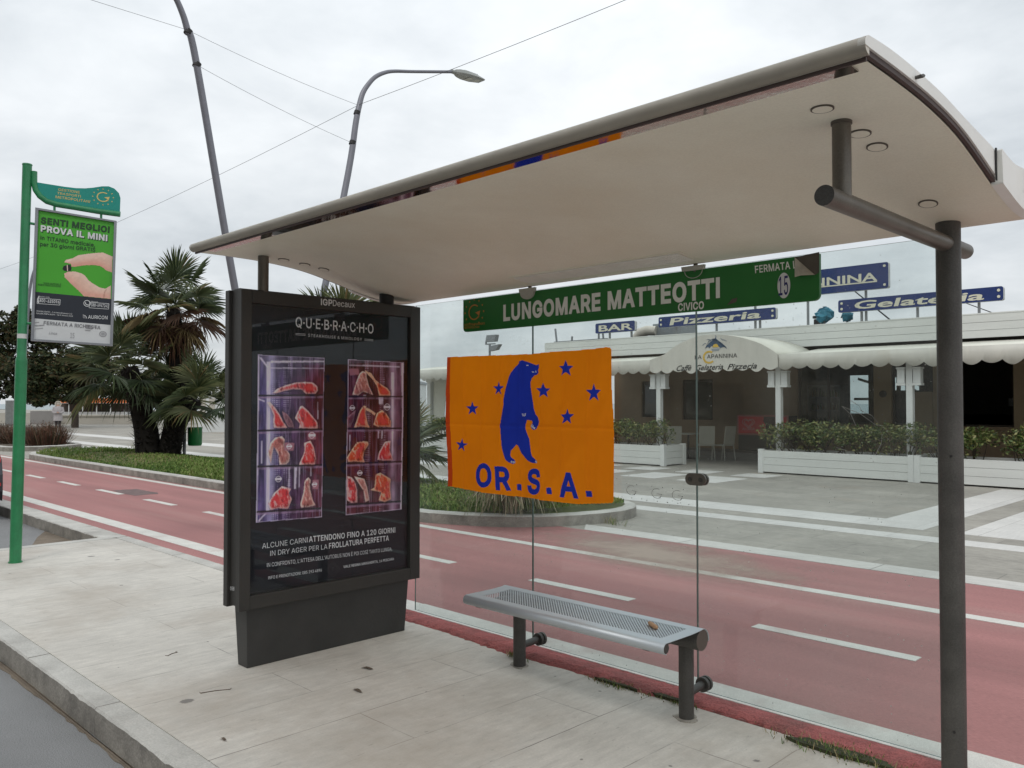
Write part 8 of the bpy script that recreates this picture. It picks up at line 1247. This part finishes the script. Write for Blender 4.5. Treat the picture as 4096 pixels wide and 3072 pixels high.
# ---- canvas pavilion at the far left of the terrace
GZ_ = thing('canvas_pavilion', 'cream canvas pavilion with scalloped edge seen left of the flag', 'pavilion', (-21.5, 21.5, 0))
b = scall(-24.0, -19.0); mb = MB(); mb.prism([(x, 19.5, z - .05) for x, z in b] + [(-19.0, 19.5, 2.78), (-24, 19.5, 2.78)], (0, .006, 0)); mb.prism([(-24.0, 19.507, 2.42), (-24.0, 19.507, 2.78), (-24.0, 23, 2.78), (-24.0, 23, 2.42)], (-.006, 0, 0)); mb.build('valance', MATS['valance cream'], GZ_)
mb = MB(); mb.add([(-24, 19.5, 2.785), (-19, 19.5, 2.785), (-19, 23, 2.785), (-24, 23, 2.785), (-21.5, 21.25, 3.1)], [(0, 1, 4), (1, 2, 4), (2, 3, 4), (3, 0, 4)]); mb.build('roof', MATS['awning cream'], GZ_)
for x, y in ((-23.85, 19.6), (-19.1, 19.6), (-23.85, 22.9), (-19.1, 22.9)): MB().box(x - .09, x + .09, y - .09, y + .09, 0, 2.75).build('post', MATS['post white'], GZ_)
mb = MB().add([(-23.7, 19.62, 2.5), (-22.9, 19.62, 2.5), (-23.1, 19.64, 1.2), (-23.35, 19.64, .2), (-23.7, 19.62, .2)], [(0, 1, 2, 3, 4)]); mb.build('curtain', MATS['awning cream'], GZ_)
mb = MB().box(-23.0, -19.2, 22.8, 22.85, .1, 1.9); mb.build('wind_screen', M('screen grey', (.32, .36, .39), .5), GZ_)
# ================================================================ FAR BACKGROUND
U_, W_ = Vector((.7071, .7071, 0)), Vector((-.7071, .7071, 0))
def bp(px, dep, z): return tuple(U_ * ((px - 1106) / 1799 * dep) + W_ * dep + Vector((0, 0, z)))
def fbox(mb, px0, px1, dep, z0, z1, th=.4, m=0):
    a, b = Vector(bp(px0, dep, z0)), Vector(bp(px1, dep, z0)); w_ = W_ * th; h_ = Vector((0, 0, z1 - z0)); v = [a, b, b + w_, a + w_]
    mb.add(v + [p + h_ for p in v], [(0, 3, 2, 1), (4, 5, 6, 7), (0, 1, 5, 4), (1, 2, 6, 5), (2, 3, 7, 6), (3, 0, 4, 7)], m)
M('wall grey', (.27, .255, .245), .9, 0, .1, 1, .3, 20); M('wall sand', (.46, .43, .375), .9, 0, .08, .8, .2, 20); M('bld white', (.62, .63, .62), .7, 0, .04, .5); M('roof grey', (.28, .30, .32), .7); M('orange cloth', (.62, .16, .04), .8); M('cabinet grey', (.36, .37, .36), .6)
mb = MB(); fbox(mb, 66, 122, 64, 0, 1.02, .6); o = mb.build('low_wall', MATS['wall grey']); tag(o, 'grey low block wall behind the person in the pale coat', 'wall', 'low walls at the far end')
mb = MB(); fbox(mb, 122.5, 330, 64.5, 0, .60, .5); fbox(mb, 122.5, 330, 64.4, .602, .72, .7); o = mb.build('low_wall', MATS['wall sand']); tag(o, 'long beige low wall with a pale coping right of the person', 'wall', 'low walls at the far end')
mb = MB(); fbox(mb, -60, 65, 66, 0, .85, .5); o = mb.build('low_wall', MATS['wall sand']); tag(o, 'beige low wall left of the grey block behind the pole', 'wall', 'low walls at the far end')
UC = thing('utility_cabinet', 'grey utility cabinet standing behind the green pole', 'cabinet', bp(20, 60, 0))
mb = MB(); fbox(mb, 12, 28, 60, .1, 1.75, .6); mb.build('cabinet_body', MATS['cabinet grey'], UC); mb = MB(); fbox(mb, 11.5, 28.5, 59.98, 1.755, 1.82, .66); mb.build('cabinet_top', MATS['cabinet grey'], UC); mb = MB(); fbox(mb, 12, 28, 59.9, -.1, .1, .8); mb.build('plinth', MATS['wall grey'], UC)
KS = thing('beach_kiosk', 'low kiosk under an orange awning behind the dark trees', 'kiosk', bp(190, 82, 0))
mb = MB(); fbox(mb, 118, 270, 82, -.1, .75, 5); mb.build('wall', MATS['bld white'], KS); mb = MB(); fbox(mb, 114, 274, 81, 1.62, 2.1, 6.5); mb.build('awning', MATS['orange cloth'], KS); mb = MB()
for px in (118, 148, 178, 208, 238, 268): fbox(mb, px, px + 1.4, 81.2, -.1, 1.615, .1)
pieces(mb, 'post', MATS['bld white'], KS); mb = MB(); fbox(mb, 120, 268, 83, .755, 1.6, 3.6); mb.build('counter', MATS['dark room'], KS)
WB = thing('beach_building', 'long low white beach building seen between palms and advertising panel', 'building', bp(600, 47, 0))
mb = MB(); fbox(mb, 428, 905, 47, -.1, 2.72, 4); mb.build('wall', MATS['bld white'], WB); mb = MB(); fbox(mb, 424, 908, 46.8, 2.725, 2.86, 4.4); mb.build('roof', MATS['roof grey'], WB)
for px in (432, 452, 500, 560, 620, 700, 780, 860):
    mb = MB(); fbox(mb, px, px + 12, 46.96, 1.0, 1.9, .03); mb.build('shutter', MATS['wall sand'], WB)
LB = thing('litter_bin', 'green litter bin on a thin grey pole at the back of the lawn', 'litter bin', (-23.58, 10.28, .15))
MB().cyl((-23.58, 10.28, .0), (-23.58, 10.28, 1.25), .045, 10).build('pole', MATS['steel grey'], LB)
bc = Vector((-23.58, 10.28, 0)) + U_ * .30
mb = MB().tube([tuple(bc + Vector((0, 0, .42))), tuple(bc + Vector((0, 0, .46))), tuple(bc + Vector((0, 0, .9))), tuple(bc + Vector((0, 0, .95)))], [.17, .195, .20, .205], 18).box(bc.x - .2, bc.x - .02, bc.y - .12, bc.y - .08, .86, .9); mb.build('bin', M('bin green', (.012, .19, .05), .4, 0, .1, 6), LB)
# ================================================================ PERSON
def skinned(name, verts, edges, rad, mat, parent, sub=1):
    me = bpy.data.meshes.new(name); me.from_pydata(verts, edges, []); o = bpy.data.objects.new(name, me); COL.objects.link(o)
    sk = o.modifiers.new('skin', 'SKIN'); sk.use_smooth_shade = True
    if not me.skin_vertices:
        bpy.context.view_layer.objects.active = o; bpy.context.view_layer.update()
    for i, r_ in enumerate(rad): me.skin_vertices[0].data[i].radius = (r_, r_) if not isinstance(r_, tuple) else r_
    me.skin_vertices[0].data[0].use_root = True
    ss = o.modifiers.new('sub', 'SUBSURF'); ss.levels = sub; ss.render_levels = sub
    bpy.context.view_layer.update(); dg = bpy.context.evaluated_depsgraph_get(); m2 = bpy.data.meshes.new_from_object(o.evaluated_get(dg)); bpy.data.objects.remove(o)
    m2.name = name; m2.materials.clear(); m2.materials.append(mat); o = bpy.data.objects.new(name, m2); COL.objects.link(o)
    if parent: attach(o, parent)
    return o
M('skin', (.50, .30, .22), .6); M('coat pale', (.36, .33, .33), .85, 0, .1, 9, .5, 40); M('trousers black', (.015, .015, .018), .8); M('hair dark', (.03, .02, .015), .7); M('boots', (.10, .085, .065), .7); M('fur', (.50, .45, .38), .95, 0, .3, 40, 1, 80)
PX = Vector((-53.1, 15.65, 0)); FW = Vector((.94, -.34, 0)); SD = Vector((.34, .94, 0))
def pp(s, f_, z): return tuple(PX + SD * s + FW * f_ + Vector((0, 0, z)))
PE = thing('person', 'person in a long pale hooded coat and dark trousers standing with arms folded', 'person', tuple(PX))
V = [pp(0, 0, .90), pp(0, 0, 1.12), pp(0, 0, 1.34), pp(0, .01, 1.46), pp(0, .03, 1.58)]; E_ = [(0, 1), (1, 2), (2, 3), (3, 4)]; RD_ = [.13, .13, .13, .06, .095]
for s in (-1, 1):
    i = len(V); V += [pp(s * .09, 0, .84), pp(s * .09, .02, .48), pp(s * .09, 0, .10), pp(s * .10, .13, .05)]; E_ += [(0, i), (i, i + 1), (i + 1, i + 2), (i + 2, i + 3)]; RD_ += [.085, .062, .042, .04]
    i = len(V); V += [pp(s * .19, 0, 1.36), pp(s * .24, .02, 1.10), pp(s * .06, .22, 1.08), pp(-s * .0, .24, 1.09)]; E_ += [(2, i), (i, i + 1), (i + 1, i + 2), (i + 2, i + 3)]; RD_ += [.06, .048, .034, .03]
    for k in range(5):
        j = len(V); V += [pp(-s * (.03 + .01 * k), .245 + .006 * (k % 2), 1.10 - .012 * k + s * .02), pp(-s * (.07 + .006 * k), .235, 1.10 - .012 * k + s * .02)]; E_ += [(i + 3, j), (j, j + 1)]; RD_ += [.009, .008]
body = skinned('body', V, E_, RD_, MATS['skin'], PE)
def loft(name, rings, mat, parent, seg=18, ex=1.0):
    mb = MB(); vs = []
    for s, f_, z, rs, rf in rings:
        for k in range(seg): t = 2 * math.pi * k / seg; vs.append(pp(s + rs * math.cos(t), f_ + rf * math.sin(t), z))
    mb.add(vs, [(i * seg + k, i * seg + (k + 1) % seg, (i + 1) * seg + (k + 1) % seg, (i + 1) * seg + k) for i in range(len(rings) - 1) for k in range(seg)], 0, True); mb.add(vs[:seg], [tuple(range(seg))], 0); mb.add(vs[-seg:], [tuple(range(seg))], 0)
    return mb.build(name, mat, parent)
loft('coat', [(0, 0, .60, .25, .19), (0, 0, .80, .235, .18), (0, 0, .98, .215, .17), (0, .02, 1.12, .225, .19), (0, .01, 1.28, .225, .165), (0, 0, 1.40, .19, .12), (0, 0, 1.46, .10, .085)], MATS['coat pale'], PE)
for s in (-1, 1):
    mb = MB().tube([pp(s * .20, 0, 1.39), pp(s * .265, .03, 1.13), pp(s * .17, .17, 1.06), pp(s * .04, .235, 1.09)], [.075, .07, .062, .05], 12); mb.build('coat_sleeve', MATS['coat pale'], PE)
    mb = MB().tube([pp(s * .09, 0, .86), pp(s * .09, .015, .48), pp(s * .09, 0, .12)], [.10, .075, .06], 12); mb.build('trouser_leg', MATS['trousers black'], PE)
    mb = MB().ball(pp(s * .095, .05, .055), (.10, .075, .055), 12).tube([pp(s * .09, 0, .05), pp(s * .09, 0, .2)], [.062, .066], 12); mb.build('boot', MATS['boots'], PE)
mb = MB().ball(pp(0, -.03, 1.585), (.115, .115, .125), 14); mb.build('hair', MATS['hair dark'], PE)
mb = MB(); P_ = [pp(.145 * math.cos(t), .06, 1.57 + .155 * math.sin(t)) for t in [R(-60 + 300 * i / 20) for i in range(21)]]; mb.tube(P_, .03, 8); mb.ball(pp(0, -.06, 1.57), (.15, .15, .16), 14); mb.build('hood', MATS['fur'], PE)
mb = MB()
for s in (-1, 1): mb.ball(pp(s * .033, .122, 1.60), .011, 6, 0)
mb.ball(pp(0, .13, 1.565), (.016, .016, .022), 6, 1); mb.ball(pp(0, .115, 1.525), (.022, .022, .008), 6, 2); mb.build('face_features', [MATS['hair dark'], MATS['skin'], M('lips', (.35, .12, .11), .6)], PE)
# ================================================================ CAR at the left border
CR = thing('parked_car', 'dark parked car whose red lamp and rear corner show at the left border', 'car', (-16.5, 2.75, -.15))
M('car paint', (.012, .014, .02), .25, .3, .05, 3, coat=.8); M('car glass', (.02, .025, .03), .05, 0, .1, 2, coat=.5); M('tyre', (.015, .015, .015), .85); M('rim', (.35, .35, .36), .35, .8); M('lamp red', (.42, .012, .012), .25, coat=.6)
zo = -.15; xr = -14.52
def cp(pts): return [(xr - a, 1.96, zo + b) for a, b in pts]
mb = MB().prism(cp([(.03, .30), (0, .45), (.01, .70), (.08, .93), (.18, 1.0), (1.2, 1.02), (3.0, .98), (3.9, .82), (4.02, .6), (4.0, .30)]), (0, 1.56, 0)); bd = mb.build('body', MATS['car paint'], CR, bevel=.09)
mb = MB(); a = [(.22, .98), (.55, 1.44), (2.2, 1.46), (3.05, .99)]; mb.add([(xr - p, 2.03, zo + z) if z < 1.2 else (xr - p, 2.2, zo + z) for p, z in a] + [(xr - p, 3.45, zo + z) if z < 1.2 else (xr - p, 3.28, zo + z) for p, z in a], [(0, 1, 2, 3), (7, 6, 5, 4), (0, 4, 5, 1), (2, 6, 7, 3), (1, 5, 6, 2)]); mb.build('windows', MATS['car glass'], CR, bevel=.02)
mb = MB().box(xr - 2.3, xr - .5, 2.18, 3.30, zo + 1.455, zo + 1.485); mb.build('car_roof', MATS['car paint'], CR, bevel=.012)
for x in (xr - .72, xr - 3.25):
    for y, s in ((2.06, -1), (3.43, 1)):
        w_ = MB().cyl((x, y - .1, zo + .31), (x, y + .1, zo + .31), .31, 28).build('wheel', MATS['tyre'], CR); MB().cyl((x, y + s * .101, zo + .31), (x, y + s * .108, zo + .31), .2, 20).build('rim', MATS['rim'], w_)
for y0, y1 in ((2.0, 2.3), (3.22, 3.50)): MB().prism([(xr - .06, y0, zo + .88), (xr - .045, y0, zo + .92), (xr - .10, y0, zo + 1.0), (xr - .18, y0, zo + 1.0)], (0, y1 - y0, 0)).build('tail_light', MATS['lamp red'], CR, bevel=.01)
MB().box(xr - .03, xr + .012, 3.15, 3.49, zo + .53, zo + .58).build('reflector', MATS['lamp red'], CR)
# ================================================================ LITTER on the pavement
M('leaf dry', (.09, .065, .045), .9, 0, .3, 30); q = random.Random(91)
for i, (x, y, l, a, lab) in enumerate(((-3.93, 1.90, .075, .3, 'dark dry leaf by the kerb joint at the bottom of the photo'), (-4.62, 2.12, .16, 1.2, 'thin dark twig lying on the pavement near the kerb'), (-5.45, 2.28, .085, 2.0, 'short dark twig lying on the pale pavement left of the panel base'), (-4.35, 3.02, .13, .5, 'dark curled leaf strip lying before the panel base'), (-4.06, 2.76, .12, .2, 'flat dark leaf scrap nearest below the panel base'))):
    b = Vector((x, y, .002)); d = Vector((math.cos(a), math.sin(a), 0)); n_ = Vector((-d.y, d.x, 0)); mb = MB()
    if 'twig' in lab: mb.tube([b, b + d * l * .5 + n_ * .01, b + d * l], [.0028, .0024, .002], 5).tube([b + d * l, b + d * l * 1.05 + n_ * .02], .0018, 4).tube([b, b + n_ * .02 - d * .004], .0018, 4)
    else:
        l *= .7; o_ = [b + d * l * t + n_ * l * (.16 * math.sin(math.pi * t) ** .8 * sg_ + .08 * math.sin(t * 5)) + Vector((0, 0, .002 + .006 * abs(math.sin(t * 4)))) for sg_, ts in ((1, (0, .15, .35, .55, .8, 1)), (-1, (.85, .6, .4, .2))) for t in ts]; mb.poly(o_)
    tag(mb.build('twig' if 'twig' in lab else 'dry_leaf', MATS['leaf dry']), lab, 'twig' if 'twig' in lab else 'leaf', 'dry litter on the pavement')

# ================================================================ HOUSES ACROSS THE ROAD (unseen, behind the camera; added to darken glass reflections and back light)
M('house ochre', (.40, .33, .24), .9, 0, .08, .5, .2, 20); M('house grey', (.34, .33, .31), .9, 0, .08, .5, .2, 20)
for i, (x0, x1, h_, mt, lab) in enumerate(((-34, -14, 13, 'house ochre', 'unseen ochre apartment house across the road, nearest the left end of the street'), (-13, 7, 16, 'house grey', 'unseen tall grey apartment house across the road behind the camera'), (8, 28, 12, 'house ochre', 'unseen ochre apartment house across the road, right of the tall grey one'))):
    t = thing('unseen_apartment_house', lab, 'building', ((x0 + x1) / 2, -20, 0), 'unseen apartment houses across the road')
    MB().box(x0, x1, -32, -20, -.2, h_).build('wall', MATS[mt], t); MB().box(x0 - .3, x1 + .3, -32.3, -19.7, h_ + .003, h_ + .35).build('roof', MATS['roof grey'], t)
    for fl_ in range(int(h_ / 3.2)):
        z = .9 + fl_ * 3.2
        for k in range(6):
            xx = x0 + 1.4 + k * 3.1; w_ = MB().box(xx, xx + 1.3, -19.997, -19.93, z, z + 1.5).build('window', MATS['frame brown'], t); MB().box(xx + .08, xx + 1.22, -19.928, -19.92, z + .08, z + 1.42).build('pane', MATS['window dark'], w_)
